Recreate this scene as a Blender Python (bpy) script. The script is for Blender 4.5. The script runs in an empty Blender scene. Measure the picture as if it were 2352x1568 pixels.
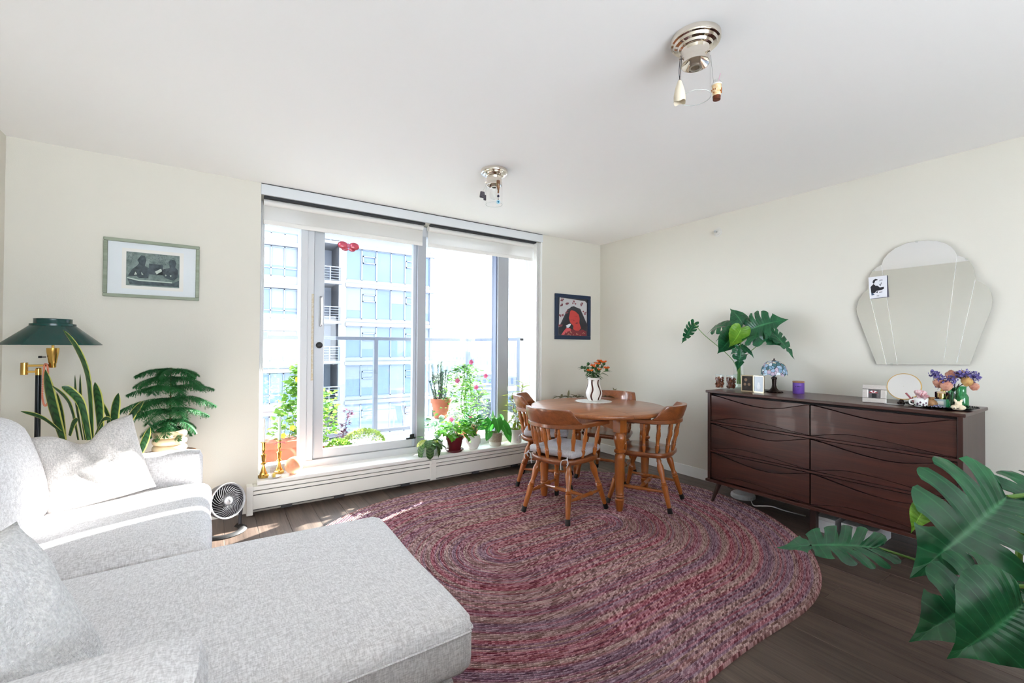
import bpy, bmesh, math, random
import numpy as np
from mathutils import Vector, Matrix, Euler, Quaternion
random.seed(7)
PI = math.pi
sc = bpy.context.scene
COL = sc.collection
# ------------------------------------------------------------------ camera
FPX, CX, CY, EYE = 1013.52, 1176.0, 784.0, Vector((0, 0, 1.24))
YAW, PITCH, ROLL = 0.591277, 0.010877, 0.0058834
_f = Vector((math.sin(YAW)*math.cos(PITCH), math.cos(YAW)*math.cos(PITCH), math.sin(PITCH)))
_r = Vector((math.cos(YAW), -math.sin(YAW), 0)); _u = _r.cross(_f)
_r, _u = math.cos(ROLL)*_r + math.sin(ROLL)*_u, math.cos(ROLL)*_u - math.sin(ROLL)*_r
cam = bpy.data.objects.new('camera', bpy.data.cameras.new('camera')); COL.objects.link(cam)
cam.data.sensor_width = 36.0; cam.data.lens = 36.0*FPX/2352.0; cam.data.clip_start = 0.05; cam.data.clip_end = 3000
cam.matrix_world = Matrix(((_r.x, _u.x, -_f.x, EYE.x), (_r.y, _u.y, -_f.y, EYE.y), (_r.z, _u.z, -_f.z, EYE.z), (0, 0, 0, 1)))
sc.camera = cam
# ------------------------------------------------------------------ sky, sun, exposure
w = bpy.data.worlds.new('sky'); sc.world = w; w.use_nodes = True
bg = w.node_tree.nodes['Background']; bg.inputs[0].default_value = (0.835, 0.905, 1.0, 1); bg.inputs[1].default_value = 1.0
sl = bpy.data.lights.new('sun', 'SUN'); sun = bpy.data.objects.new('sun', sl); COL.objects.link(sun)
sl.energy = 7.0; sl.angle = 0.012; sl.color = (1.0, 0.95, 0.86)
_sa, _se = math.radians(27), math.radians(25)       # sun travels towards -X, a little -Y, and down
_sd = Vector((-math.cos(_sa)*math.cos(_se), -math.sin(_sa)*math.cos(_se), -math.sin(_se)))
sun.rotation_euler = _sd.to_track_quat('-Z', 'Y').to_euler(); sun.location = (20, 12, 14)
vs = sc.view_settings; vs.view_transform = 'Standard'; vs.look = 'None'; vs.gamma = 1.0; vs.use_curve_mapping = False
vs.exposure = 4.1
cy = sc.cycles; cy.max_bounces = 12; cy.diffuse_bounces = 8; cy.glossy_bounces = 6; cy.transmission_bounces = 8
cy.transparent_max_bounces = 24; cy.sample_clamp_indirect = 6.0; cy.caustics_reflective = False; cy.caustics_refractive = False
cy.use_denoising = True

# ------------------------------------------------------------------ pixel helpers (photo pixels -> world points)
def ray(x, y): return _f + _r*((x-CX)/FPX) - _u*((y-CY)/FPX)
def onz(x, y, z): d = ray(x, y); return EYE + d*((z-EYE.z)/d.z)
def onx(x, y, X): d = ray(x, y); return EYE + d*(X/d.x)
def ony(x, y, Y): d = ray(x, y); return EYE + d*(Y/d.y)
XR, YB, XL, YF, HC = 3.811, 3.792, -1.033, -2.5, 2.455
V = Vector

# ------------------------------------------------------------------ materials
MATS = {}
def nodes_of(name):
    m = bpy.data.materials.new(name); m.use_nodes = True
    nt = m.node_tree; b = nt.nodes['Principled BSDF']
    return m, nt, b
def N(nt, t, **kw):
    n = nt.nodes.new(t)
    for k, v in kw.items():
        if k in n.inputs.keys(): n.inputs[k].default_value = v
        else: setattr(n, k, v)
    return n
def rgba(c): return (c[0], c[1], c[2], 1.0)
def srgb(r, g, b):
    f = lambda v: (v/255/12.92) if v/255 <= 0.04045 else ((v/255+0.055)/1.055)**2.4
    return (f(r), f(g), f(b))
def mat(name, col, rough=0.5, metal=0.0, var=0.0, vscale=8.0, vcol=None, bump=0.0, bscale=60.0, stretch=None, trans=0.0, ior=1.45,
        emit=None, estr=0.0, sheen=0.0, sub=0.0, coat=0.0, rnd=0.0, alpha=1.0, spec=None):
    if name in MATS: return MATS[name]
    m, nt, b = nodes_of(name)
    b.inputs['Base Color'].default_value = rgba(col); b.inputs['Roughness'].default_value = rough; b.inputs['Metallic'].default_value = metal
    b.inputs['Transmission Weight'].default_value = trans; b.inputs['IOR'].default_value = ior
    b.inputs['Sheen Weight'].default_value = sheen; b.inputs['Coat Weight'].default_value = coat
    if spec is not None: b.inputs['Specular IOR Level'].default_value = spec
    if sub: b.inputs['Subsurface Weight'].default_value = sub; b.inputs['Subsurface Radius'].default_value = (.02, .02, .02)
    b.inputs['Alpha'].default_value = alpha
    if emit: b.inputs['Emission Color'].default_value = rgba(emit); b.inputs['Emission Strength'].default_value = estr
    tc = N(nt, 'ShaderNodeTexCoord'); mp = N(nt, 'ShaderNodeMapping')
    if stretch: mp.inputs['Scale'].default_value = stretch
    nt.links.new(tc.outputs['Object'], mp.inputs['Vector'])
    src = None
    if var or vcol:
        nz = N(nt, 'ShaderNodeTexNoise', Scale=vscale, Detail=6.0, Roughness=0.6); nt.links.new(mp.outputs[0], nz.inputs['Vector'])
        rp = N(nt, 'ShaderNodeValToRGB'); c2 = vcol if vcol else tuple(x*(1-var) for x in col)
        rp.color_ramp.elements[0].position = 0.32; rp.color_ramp.elements[1].position = 0.68
        rp.color_ramp.elements[0].color = rgba(c2); rp.color_ramp.elements[1].color = rgba(col)
        nt.links.new(nz.outputs['Fac'], rp.inputs[0]); src = rp.outputs[0]
    if rnd:
        oi = N(nt, 'ShaderNodeObjectInfo'); mr = N(nt, 'ShaderNodeMapRange'); mr.inputs['To Min'].default_value = 1-rnd; mr.inputs['To Max'].default_value = 1+rnd
        nt.links.new(oi.outputs['Random'], mr.inputs['Value'])
        hs = N(nt, 'ShaderNodeHueSaturation'); nt.links.new(mr.outputs[0], hs.inputs['Value'])
        if src: nt.links.new(src, hs.inputs['Color'])
        else: hs.inputs['Color'].default_value = rgba(col)
        src = hs.outputs[0]
    if src: nt.links.new(src, b.inputs['Base Color'])
    if bump:
        nb = N(nt, 'ShaderNodeTexNoise', Scale=bscale, Detail=4.0); nt.links.new(mp.outputs[0], nb.inputs['Vector'])
        bp = N(nt, 'ShaderNodeBump'); bp.inputs['Strength'].default_value = bump; bp.inputs['Distance'].default_value = 0.01
        nt.links.new(nb.outputs['Fac'], bp.inputs['Height']); nt.links.new(bp.outputs[0], b.inputs['Normal'])
    MATS[name] = m
    return m
def mat_wood(name, c1, c2, rough=0.35, axis=0, scale=3.0, rnd=0.12, coat=0.0, ringy=9.0, contrast=(0.3, 0.72), bump=0.08):
    if name in MATS: return MATS[name]
    m, nt, b = nodes_of(name); b.inputs['Roughness'].default_value = rough; b.inputs['Coat Weight'].default_value = coat
    tc = N(nt, 'ShaderNodeTexCoord'); oi = N(nt, 'ShaderNodeObjectInfo')
    ad = N(nt, 'ShaderNodeVectorMath', operation='MULTIPLY_ADD'); ad.inputs[1].default_value = (1, 1, 1)
    cb = N(nt, 'ShaderNodeCombineXYZ'); mu = N(nt, 'ShaderNodeMath', operation='MULTIPLY'); mu.inputs[1].default_value = 37.0
    nt.links.new(oi.outputs['Random'], mu.inputs[0])
    for i in range(3): nt.links.new(mu.outputs[0], cb.inputs[i])
    nt.links.new(tc.outputs['Object'], ad.inputs[0]); nt.links.new(cb.outputs[0], ad.inputs[2])
    mp = N(nt, 'ShaderNodeMapping'); s = [scale*ringy]*3; s[axis] = scale*0.55; mp.inputs['Scale'].default_value = s
    nt.links.new(ad.outputs[0], mp.inputs['Vector'])
    n1 = N(nt, 'ShaderNodeTexNoise', Scale=1.0, Detail=5.0, Roughness=0.62, Distortion=0.6); nt.links.new(mp.outputs[0], n1.inputs['Vector'])
    mp2 = N(nt, 'ShaderNodeMapping'); s2 = [scale*70]*3; s2[axis] = scale*2.0; mp2.inputs['Scale'].default_value = s2; nt.links.new(ad.outputs[0], mp2.inputs['Vector'])
    n2 = N(nt, 'ShaderNodeTexNoise', Scale=1.0, Detail=2.0); nt.links.new(mp2.outputs[0], n2.inputs['Vector'])
    mx = N(nt, 'ShaderNodeMix'); mx.data_type = 'FLOAT'; mx.inputs[0].default_value = 0.32
    nt.links.new(n1.outputs['Fac'], mx.inputs[2]); nt.links.new(n2.outputs['Fac'], mx.inputs[3])
    rp = N(nt, 'ShaderNodeValToRGB'); rp.color_ramp.elements[0].position = contrast[0]; rp.color_ramp.elements[1].position = contrast[1]
    rp.color_ramp.elements[0].color = rgba(c2); rp.color_ramp.elements[1].color = rgba(c1); nt.links.new(mx.outputs[0], rp.inputs[0])
    mr = N(nt, 'ShaderNodeMapRange'); mr.inputs['To Min'].default_value = 1-rnd; mr.inputs['To Max'].default_value = 1+rnd; nt.links.new(oi.outputs['Random'], mr.inputs['Value'])
    hs = N(nt, 'ShaderNodeHueSaturation'); nt.links.new(mr.outputs[0], hs.inputs['Value']); nt.links.new(rp.outputs[0], hs.inputs['Color'])
    nt.links.new(hs.outputs[0], b.inputs['Base Color'])
    bp = N(nt, 'ShaderNodeBump'); bp.inputs['Strength'].default_value = bump; bp.inputs['Distance'].default_value = 0.004
    nt.links.new(n2.outputs['Fac'], bp.inputs['Height']); nt.links.new(bp.outputs[0], b.inputs['Normal'])
    MATS[name] = m
    return m
def mat_fabric(name, c1, c2, scale=220.0, bump=0.35, rough=0.9):
    """woven cloth: two crossed fine waves broken by noise, as colour and relief"""
    if name in MATS: return MATS[name]
    m, nt, b = nodes_of(name); b.inputs['Roughness'].default_value = rough; b.inputs['Sheen Weight'].default_value = 0.15
    tc = N(nt, 'ShaderNodeTexCoord')
    def noise(sc3, det=3.0):
        mp = N(nt, 'ShaderNodeMapping'); mp.inputs['Scale'].default_value = sc3; nt.links.new(tc.outputs['Object'], mp.inputs['Vector'])
        n = N(nt, 'ShaderNodeTexNoise', Scale=1.0, Detail=det, Roughness=0.6); nt.links.new(mp.outputs[0], n.inputs['Vector']); return n
    a = noise((scale, scale*.22, scale*.22)); c = noise((scale*.22, scale, scale))
    mx = N(nt, 'ShaderNodeMath', operation='ADD'); nt.links.new(a.outputs['Fac'], mx.inputs[0]); nt.links.new(c.outputs['Fac'], mx.inputs[1])
    hf = N(nt, 'ShaderNodeMath', operation='MULTIPLY'); hf.inputs[1].default_value = 0.5; nt.links.new(mx.outputs[0], hf.inputs[0])
    rp = N(nt, 'ShaderNodeValToRGB'); rp.color_ramp.elements[0].position = 0.40; rp.color_ramp.elements[1].position = 0.60
    rp.color_ramp.elements[0].color = rgba(c2); rp.color_ramp.elements[1].color = rgba(c1); nt.links.new(hf.outputs[0], rp.inputs[0])
    nt.links.new(rp.outputs[0], b.inputs['Base Color'])
    bp = N(nt, 'ShaderNodeBump'); bp.inputs['Strength'].default_value = bump; bp.inputs['Distance'].default_value = 0.004
    nt.links.new(hf.outputs[0], bp.inputs['Height']); nt.links.new(bp.outputs[0], b.inputs['Normal'])
    MATS[name] = m
    return m
def mat_glass(name, tint=(1, 1, 1), refl=0.06, rough=0.0):
    """thin clear pane: light goes straight through, a little is mirrored"""
    if name in MATS: return MATS[name]
    m = bpy.data.materials.new(name); m.use_nodes = True; nt = m.node_tree; nt.nodes.clear()
    o = N(nt, 'ShaderNodeOutputMaterial'); t = N(nt, 'ShaderNodeBsdfTransparent'); g = N(nt, 'ShaderNodeBsdfGlossy'); g.inputs['Roughness'].default_value = rough
    t.inputs[0].default_value = rgba(tint); lw = N(nt, 'ShaderNodeLayerWeight'); pw = N(nt, 'ShaderNodeMath', operation='POWER'); pw.inputs[1].default_value = 5.0; nt.links.new(lw.outputs['Facing'], pw.inputs[0])
    ml = N(nt, 'ShaderNodeMath', operation='MULTIPLY_ADD'); ml.inputs[1].default_value = 0.7; ml.inputs[2].default_value = refl; ml.use_clamp = True; nt.links.new(pw.outputs[0], ml.inputs[0])
    mx = N(nt, 'ShaderNodeMixShader'); nt.links.new(ml.outputs[0], mx.inputs[0]); nt.links.new(t.outputs[0], mx.inputs[1]); nt.links.new(g.outputs[0], mx.inputs[2])
    nt.links.new(mx.outputs[0], o.inputs[0]); MATS[name] = m
    return m
def mat_leaf(name, c1, c2, rough=0.35, transl=0.3, scale=6.0, stripe=None, edge=None, veins=0):
    """leaf blade: UV x runs across the leaf (0.5 on the midrib), UV y along it"""
    if name in MATS: return MATS[name]
    m, nt, b = nodes_of(name); b.inputs['Roughness'].default_value = rough
    uv = N(nt, 'ShaderNodeTexCoord'); nz = N(nt, 'ShaderNodeTexNoise', Scale=scale, Detail=3.0); nt.links.new(uv.outputs['Object'], nz.inputs['Vector'])
    rp = N(nt, 'ShaderNodeValToRGB'); rp.color_ramp.elements[0].position = .35; rp.color_ramp.elements[1].position = .7
    rp.color_ramp.elements[0].color = rgba(c2); rp.color_ramp.elements[1].color = rgba(c1)
    nt.links.new(nz.outputs['Fac'], rp.inputs[0]); src = rp.outputs[0]
    sx = N(nt, 'ShaderNodeSeparateXYZ'); nt.links.new(uv.outputs['UV'], sx.inputs[0])
    ab = N(nt, 'ShaderNodeMath', operation='SUBTRACT'); ab.inputs[1].default_value = 0.5; nt.links.new(sx.outputs[0], ab.inputs[0])
    aa = N(nt, 'ShaderNodeMath', operation='ABSOLUTE'); nt.links.new(ab.outputs[0], aa.inputs[0])
    def blend(src, fac, col):
        mx = N(nt, 'ShaderNodeMix'); mx.data_type = 'RGBA'; nt.links.new(fac, mx.inputs[0]); nt.links.new(src, mx.inputs[6]); mx.inputs[7].default_value = rgba(col)
        return mx.outputs[2]
    if stripe:
        col, freq, amt = stripe
        wv = N(nt, 'ShaderNodeMath', operation='MULTIPLY_ADD'); wv.inputs[1].default_value = freq; nt.links.new(sx.outputs[1], wv.inputs[0])
        nn = N(nt, 'ShaderNodeMath', operation='MULTIPLY'); nn.inputs[1].default_value = 5.0; nt.links.new(nz.outputs['Fac'], nn.inputs[0])
        a2 = N(nt, 'ShaderNodeMath', operation='MULTIPLY_ADD'); a2.inputs[1].default_value = 10.0; nt.links.new(aa.outputs[0], a2.inputs[0]); nt.links.new(nn.outputs[0], a2.inputs[2])
        nt.links.new(a2.outputs[0], wv.inputs[2])
        sn = N(nt, 'ShaderNodeMath', operation='SINE'); nt.links.new(wv.outputs[0], sn.inputs[0])
        mr = N(nt, 'ShaderNodeMapRange'); mr.inputs['From Min'].default_value = 0.0; mr.inputs['From Max'].default_value = 0.8; mr.inputs['To Max'].default_value = amt; nt.links.new(sn.outputs[0], mr.inputs['Value'])
        src = blend(src, mr.outputs[0], col)
    if veins:
        vm = N(nt, 'ShaderNodeMath', operation='MULTIPLY'); vm.inputs[1].default_value = veins; nt.links.new(sx.outputs[1], vm.inputs[0])
        vf = N(nt, 'ShaderNodeMath', operation='FRACT'); nt.links.new(vm.outputs[0], vf.inputs[0])
        v5 = N(nt, 'ShaderNodeMath', operation='SUBTRACT'); v5.inputs[1].default_value = .5; nt.links.new(vf.outputs[0], v5.inputs[0])
        va = N(nt, 'ShaderNodeMath', operation='ABSOLUTE'); nt.links.new(v5.outputs[0], va.inputs[0])
        vr = N(nt, 'ShaderNodeMapRange'); vr.inputs['From Min'].default_value = 0.0; vr.inputs['From Max'].default_value = .07; vr.inputs['To Min'].default_value = .35; vr.inputs['To Max'].default_value = 0.0; nt.links.new(va.outputs[0], vr.inputs['Value'])
        src = blend(src, vr.outputs[0], tuple(min(1, x*1.7+.02) for x in c1))
        bpv = N(nt, 'ShaderNodeBump'); bpv.inputs['Strength'].default_value = .5; bpv.inputs['Distance'].default_value = .004; nt.links.new(va.outputs[0], bpv.inputs['Height']); nt.links.new(bpv.outputs[0], b.inputs['Normal'])
    if edge:
        col, wdt = edge
        mr = N(nt, 'ShaderNodeMapRange'); mr.inputs['From Min'].default_value = 0.5-wdt-.05; mr.inputs['From Max'].default_value = 0.5-wdt; nt.links.new(aa.outputs[0], mr.inputs['Value'])
        src = blend(src, mr.outputs[0], col)
    else:
        mr = N(nt, 'ShaderNodeMapRange'); mr.inputs['From Min'].default_value = 0.0; mr.inputs['From Max'].default_value = 0.035; mr.inputs['To Min'].default_value = 0.7; mr.inputs['To Max'].default_value = 0.0; nt.links.new(aa.outputs[0], mr.inputs['Value'])
        src = blend(src, mr.outputs[0], tuple(min(1, x*1.9+0.03) for x in c1))
    nt.links.new(src, b.inputs['Base Color'])
    out = nt.nodes['Material Output']; tr = N(nt, 'ShaderNodeBsdfTranslucent'); nt.links.new(src, tr.inputs[0])
    mx = N(nt, 'ShaderNodeMixShader'); mx.inputs[0].default_value = transl; nt.links.new(b.outputs[0], mx.inputs[1]); nt.links.new(tr.outputs[0], mx.inputs[2]); nt.links.new(mx.outputs[0], out.inputs[0])
    MATS[name] = m
    return m

# ------------------------------------------------------------------ mesh builder
def rotm(rx=0, ry=0, rz=0): return Euler((rx, ry, rz)).to_matrix().to_4x4()
def frame_to(p0, p1, up=(0, 0, 1)):
    """matrix with local Z from p0 towards p1"""
    z = (V(p1)-V(p0)).normalized(); q = V((0, 0, 1)).rotation_difference(z)
    return Matrix.Translation(V(p0)) @ q.to_matrix().to_4x4()
class MB:
    def __init__(s): s.v = []; s.f = []; s.mi = []; s.uv = {}
    def add(s, vs, fs, M=None, mi=0, uvs=None):
        o = len(s.v)
        if M is not None: vs = [M @ V(p) for p in vs]
        s.v += [tuple(p) for p in vs]
        for f in fs: s.f.append(tuple(o+i for i in f)); s.mi.append(mi)
        if uvs is not None:
            for i, t in enumerate(uvs): s.uv[o+i] = t
        return s
    def box(s, lo, hi, M=None, mi=0):
        (x0, y0, z0), (x1, y1, z1) = lo, hi
        x0, x1 = min(x0, x1), max(x0, x1); y0, y1 = min(y0, y1), max(y0, y1); z0, z1 = min(z0, z1), max(z0, z1)
        vs = [(x0,y0,z0),(x1,y0,z0),(x1,y1,z0),(x0,y1,z0),(x0,y0,z1),(x1,y0,z1),(x1,y1,z1),(x0,y1,z1)]
        return s.add(vs, [(3,2,1,0),(4,5,6,7),(0,1,5,4),(1,2,6,5),(2,3,7,6),(3,0,4,7)], M, mi)
    def cbox(s, c, sz, M=None, mi=0):
        return s.box([c[i]-sz[i]/2 for i in range(3)], [c[i]+sz[i]/2 for i in range(3)], M, mi)
    def lathe(s, prof, seg=24, M=None, mi=0, cap=True, squash=(1, 1)):
        """prof: list of (r, z) from bottom to top"""
        vs, fs = [], []; n = len(prof)
        for r, z in prof:
            for k in range(seg):
                a = 2*PI*k/seg; vs.append((r*math.cos(a)*squash[0], r*math.sin(a)*squash[1], z))
        for i in range(n-1):
            for k in range(seg):
                k2 = (k+1) % seg; fs.append((i*seg+k, i*seg+k2, (i+1)*seg+k2, (i+1)*seg+k))
        if cap:
            if prof[0][0] > 1e-5: fs.append(tuple(reversed(range(seg))))
            if prof[-1][0] > 1e-5: fs.append(tuple(range((n-1)*seg, n*seg)))
        return s.add(vs, fs, M, mi)
    def turned(s, p0, p1, prof, seg=12, mi=0):
        """lathe between two points; prof: (t 0..1, r)"""
        L = (V(p1)-V(p0)).length
        return s.lathe([(r, t*L) for t, r in prof], seg, frame_to(p0, p1), mi)
    def tube(s, pts, rad, seg=8, mi=0, closed=False, cap=True):
        pts = [V(p) for p in pts]; n = len(pts); rr = rad if isinstance(rad, (list, tuple)) else [rad]*n
        vs, fs = [], []; prev = None
        for i, p in enumerate(pts):
            if closed: t = pts[(i+1) % n]-pts[i-1]
            else: t = pts[min(i+1, n-1)]-pts[max(i-1, 0)]
            t = t.normalized() if t.length > 1e-9 else V((0, 0, 1))
            if prev is None: a = t.orthogonal().normalized()
            else: a = (prev-t*prev.dot(t)); a = a.normalized() if a.length > 1e-6 else t.orthogonal().normalized()
            prev = a; b = t.cross(a)
            for k in range(seg):
                g = 2*PI*k/seg; vs.append(p+(a*math.cos(g)+b*math.sin(g))*rr[i])
        m = n if closed else n-1
        for i in range(m):
            j = (i+1) % n
            for k in range(seg):
                k2 = (k+1) % seg; fs.append((i*seg+k, i*seg+k2, j*seg+k2, j*seg+k))
        if cap and not closed: fs.append(tuple(reversed(range(seg)))); fs.append(tuple(range((n-1)*seg, n*seg)))
        return s.add(vs, fs, None, mi)
    def grid(s, fn, nu, nv, M=None, mi=0, cu=False, cv=False, uv=True):
        vs, uvs, fs = [], [], []
        for j in range(nv+(0 if cv else 1)):
            for i in range(nu+(0 if cu else 1)):
                vs.append(fn(i/nu, j/nv)); uvs.append((i/nu, j/nv))
        W = nu if cu else nu+1; Hh = nv if cv else nv+1
        for j in range(nv):
            for i in range(nu):
                a = i % W; b = (i+1) % W; c = j % Hh; d = (j+1) % Hh
                fs.append((c*W+a, c*W+b, d*W+b, d*W+a))
        return s.add(vs, fs, M, mi, uvs if uv else None)
    def prism(s, outline, z0, z1, M=None, mi=0, bev=0.0):
        """outline: ccw list of (x, y); bev rounds top and bottom rims"""
        n = len(outline); cx = sum(p[0] for p in outline)/n; cy_ = sum(p[1] for p in outline)/n
        def ins(d):
            o = []
            for x, y in outline:
                l = math.hypot(x-cx, y-cy_) or 1; o.append((cx+(x-cx)*(l-d)/l, cy_+(y-cy_)*(l-d)/l))
            return o
        rings = [(ins(0), z0), (ins(0), z1)] if not bev else [(ins(bev), z0), (ins(bev*.3), z0+bev*.3), (ins(0), z0+bev), (ins(0), z1-bev), (ins(bev*.3), z1-bev*.3), (ins(bev), z1)]
        vs, fs = [], []
        for o, z in rings: vs += [(x, y, z) for x, y in o]
        for i in range(len(rings)-1):
            for k in range(n):
                k2 = (k+1) % n; fs.append((i*n+k, i*n+k2, (i+1)*n+k2, (i+1)*n+k))
        fs.append(tuple(reversed(range(n)))); fs.append(tuple(range((len(rings)-1)*n, len(rings)*n)))
        return s.add(vs, fs, M, mi)
    def sphere(s, c, r, seg=12, rings=8, M=None, mi=0, scale=(1, 1, 1)):
        pr = [(max(1e-6, r*math.sin(PI*i/rings)), -r*math.cos(PI*i/rings)) for i in range(rings+1)]
        T = Matrix.Translation(V(c)) @ Matrix.Diagonal((*scale, 1))
        return s.lathe(pr, seg, (M @ T) if M is not None else T, mi, cap=False)
    def rbox(s, lo, hi, r, n=6, fn=None, M=None, mi=0):
        """rounded box; fn(p, q) bends the point p (q = position -1..1)"""
        bm = bmesh.new(); c = [(lo[i]+hi[i])/2 for i in range(3)]; h = [(hi[i]-lo[i])/2 for i in range(3)]
        ns = [n]*3 if isinstance(n, int) else n
        def face(ax, sg):
            a, b = (ax+1) % 3, (ax+2) % 3; gr = []
            for j in range(ns[b]+1):
                row = []
                for i in range(ns[a]+1):
                    q = [0, 0, 0]; q[ax] = sg; q[a] = math.sin((2*i/ns[a]-1)*PI/2*.999) if ns[a] > 2 else 2*i/ns[a]-1; q[b] = math.sin((2*j/ns[b]-1)*PI/2*.999) if ns[b] > 2 else 2*j/ns[b]-1
                    q[a] = .45*q[a]+.55*(2*i/ns[a]-1); q[b] = .45*q[b]+.55*(2*j/ns[b]-1)
                    p = V((q[0]*h[0], q[1]*h[1], q[2]*h[2]))
                    inn = V([max(-(h[k]-r), min(h[k]-r, p[k])) for k in range(3)]); d = p-inn
                    p2 = inn+(d.normalized()*r if d.length > 1e-9 else d)
                    if fn: p2 = V(fn(p2, q))
                    row.append(bm.verts.new(p2+V(c)))
                gr.append(row)
            for j in range(ns[b]):
                for i in range(ns[a]):
                    fs = [gr[j][i], gr[j][i+1], gr[j+1][i+1], gr[j+1][i]]
                    bm.faces.new(fs if sg > 0 else fs[::-1])
        for ax in range(3):
            for sg in (-1, 1): face(ax, sg)
        bmesh.ops.remove_doubles(bm, verts=bm.verts, dist=1e-5); bm.verts.index_update()
        vs = [v.co.copy() for v in bm.verts]; fs = [tuple(v.index for v in f.verts) for f in bm.faces]; bm.free()
        return s.add(vs, fs, M, mi)
    def build(s, name, m, parent=None, smooth=35, bevel=0.0, bseg=2, loc=None, shift=None, kind=None, label=None):
        off = V(shift) if shift is not None else None
        vs = s.v if off is None else [(p[0]-off.x, p[1]-off.y, p[2]-off.z) for p in s.v]
        me = bpy.data.meshes.new(name); me.from_pydata(vs, [], s.f); ms = m if isinstance(m, (list, tuple)) else [m]
        for x in ms: me.materials.append(x)
        if len(ms) > 1: me.polygons.foreach_set('material_index', s.mi)
        if s.uv:
            ul = me.uv_layers.new(name='UVMap'); arr = np.zeros(len(me.loops)*2, dtype=np.float32); li = np.zeros(len(me.loops), dtype=np.int32); me.loops.foreach_get('vertex_index', li)
            tab = np.zeros((len(vs), 2), dtype=np.float32)
            for i, t in s.uv.items(): tab[i] = t
            arr[:] = tab[li].ravel(); ul.data.foreach_set('uv', arr)
        if smooth:
            me.polygons.foreach_set('use_smooth', [True]*len(me.polygons)); me.update()
            if smooth < 180: me.set_sharp_from_angle(angle=math.radians(smooth))
        me.update(); o = bpy.data.objects.new(name, me); COL.objects.link(o)
        if parent is not None: o.parent = parent
        if loc is not None: o.location = loc
        if bevel:
            b = o.modifiers.new('bevel', 'BEVEL'); b.width = bevel; b.segments = bseg; b.limit_method = 'ANGLE'; b.angle_limit = math.radians(40); b.harden_normals = False
        if kind: o['kind'] = kind
        if label: o['label'] = label
        return o
def thing(name, label, cat, loc=(0, 0, 0), rz=0.0, group=None, rot=None):
    o = bpy.data.objects.new(name, None); COL.objects.link(o); o.empty_display_size = 0.05
    o.location = loc; o.rotation_euler = rot if rot else (0, 0, rz); o['label'] = label; o['category'] = cat
    if group: o['group'] = group
    return o
def tag(o, label, cat, group=None):
    o['label'] = label; o['category'] = cat
    if group: o['group'] = group
    return o
def struct(o): o['kind'] = 'structure'; return o
def copy_tree(o, parent=None):
    c = o.copy(); COL.objects.link(c); c.parent = parent
    for ch in list(o.children): copy_tree(ch, c)
    return c
def arc(c, r, a0, a1, n): return [(c[0]+r*math.cos(a0+(a1-a0)*i/n), c[1]+r*math.sin(a0+(a1-a0)*i/n)) for i in range(n+1)]
def lerp(a, b, t): return a+(b-a)*t
def interp(pts, t):
    for i in range(len(pts)-1):
        if t <= pts[i+1][0] or i == len(pts)-2:
            a, b = pts[i], pts[i+1]; k = (t-a[0])/((b[0]-a[0]) or 1)
            return tuple(lerp(a[j], b[j], k) for j in range(1, len(a)))
def smooth_path(pts, n=8):
    """Catmull-Rom through the points"""
    P = [V(p) for p in pts]; out = []
    for i in range(len(P)-1):
        p0 = P[max(i-1, 0)]; p1 = P[i]; p2 = P[i+1]; p3 = P[min(i+2, len(P)-1)]
        for k in range(n):
            t = k/n; out.append(0.5*((2*p1)+(-p0+p2)*t+(2*p0-5*p1+4*p2-p3)*t*t+(-p0+3*p1-3*p2+p3)*t**3))
    out.append(P[-1]); return out
# ================================================================== room shell
M_wall = mat('wall_paint', srgb(216, 212, 201), rough=0.75, bump=0.05, bscale=180)
M_ceil = mat('ceiling_paint', srgb(247, 245, 243), rough=0.85)
M_trim = mat('white_trim_paint', srgb(235, 235, 232), rough=0.45)
M_plank = mat_wood('dark_oak_plank', srgb(104, 88, 78), srgb(58, 47, 41), rough=0.42, axis=1, scale=2.2, rnd=0.22, ringy=11, contrast=(.34, .66), bump=0.15)
M_sub = mat('subfloor', (0.01, 0.009, 0.008), rough=0.9)
M_alu = mat('white_aluminium', srgb(205, 207, 210), rough=0.4, metal=0.0)
M_alu_in = mat('grey_aluminium', srgb(178, 181, 187), rough=0.35, metal=0.35)
M_pane = mat_glass('window_pane_glass', (0.80, 0.82, 0.84), refl=0.03); M_pane2 = mat_glass('fill_window_glass', (0.97, 0.98, 0.98), refl=0.03)
M_black = mat('black_plastic', (0.012, 0.012, 0.014), rough=0.45)
M_dark = mat('dark_gap', (0.02, 0.021, 0.024), rough=0.6)
M_chrome = mat('polished_chrome', (0.86, 0.85, 0.83), rough=0.08, metal=1.0)
M_steel = mat('brushed_steel', (0.62, 0.63, 0.65), rough=0.3, metal=1.0)
M_brass = mat('brass', srgb(214, 172, 92), rough=0.2, metal=1.0)
M_gold = mat('gold_metal', srgb(222, 186, 120), rough=0.18, metal=1.0)
M_white = mat('white_gloss', srgb(238, 238, 235), rough=0.25)

fl = struct(MB().box((XL-.1, YF-.1, -.06), (XR+.1, YB+.1, -.012)).build('floor', M_sub, smooth=0))
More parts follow.
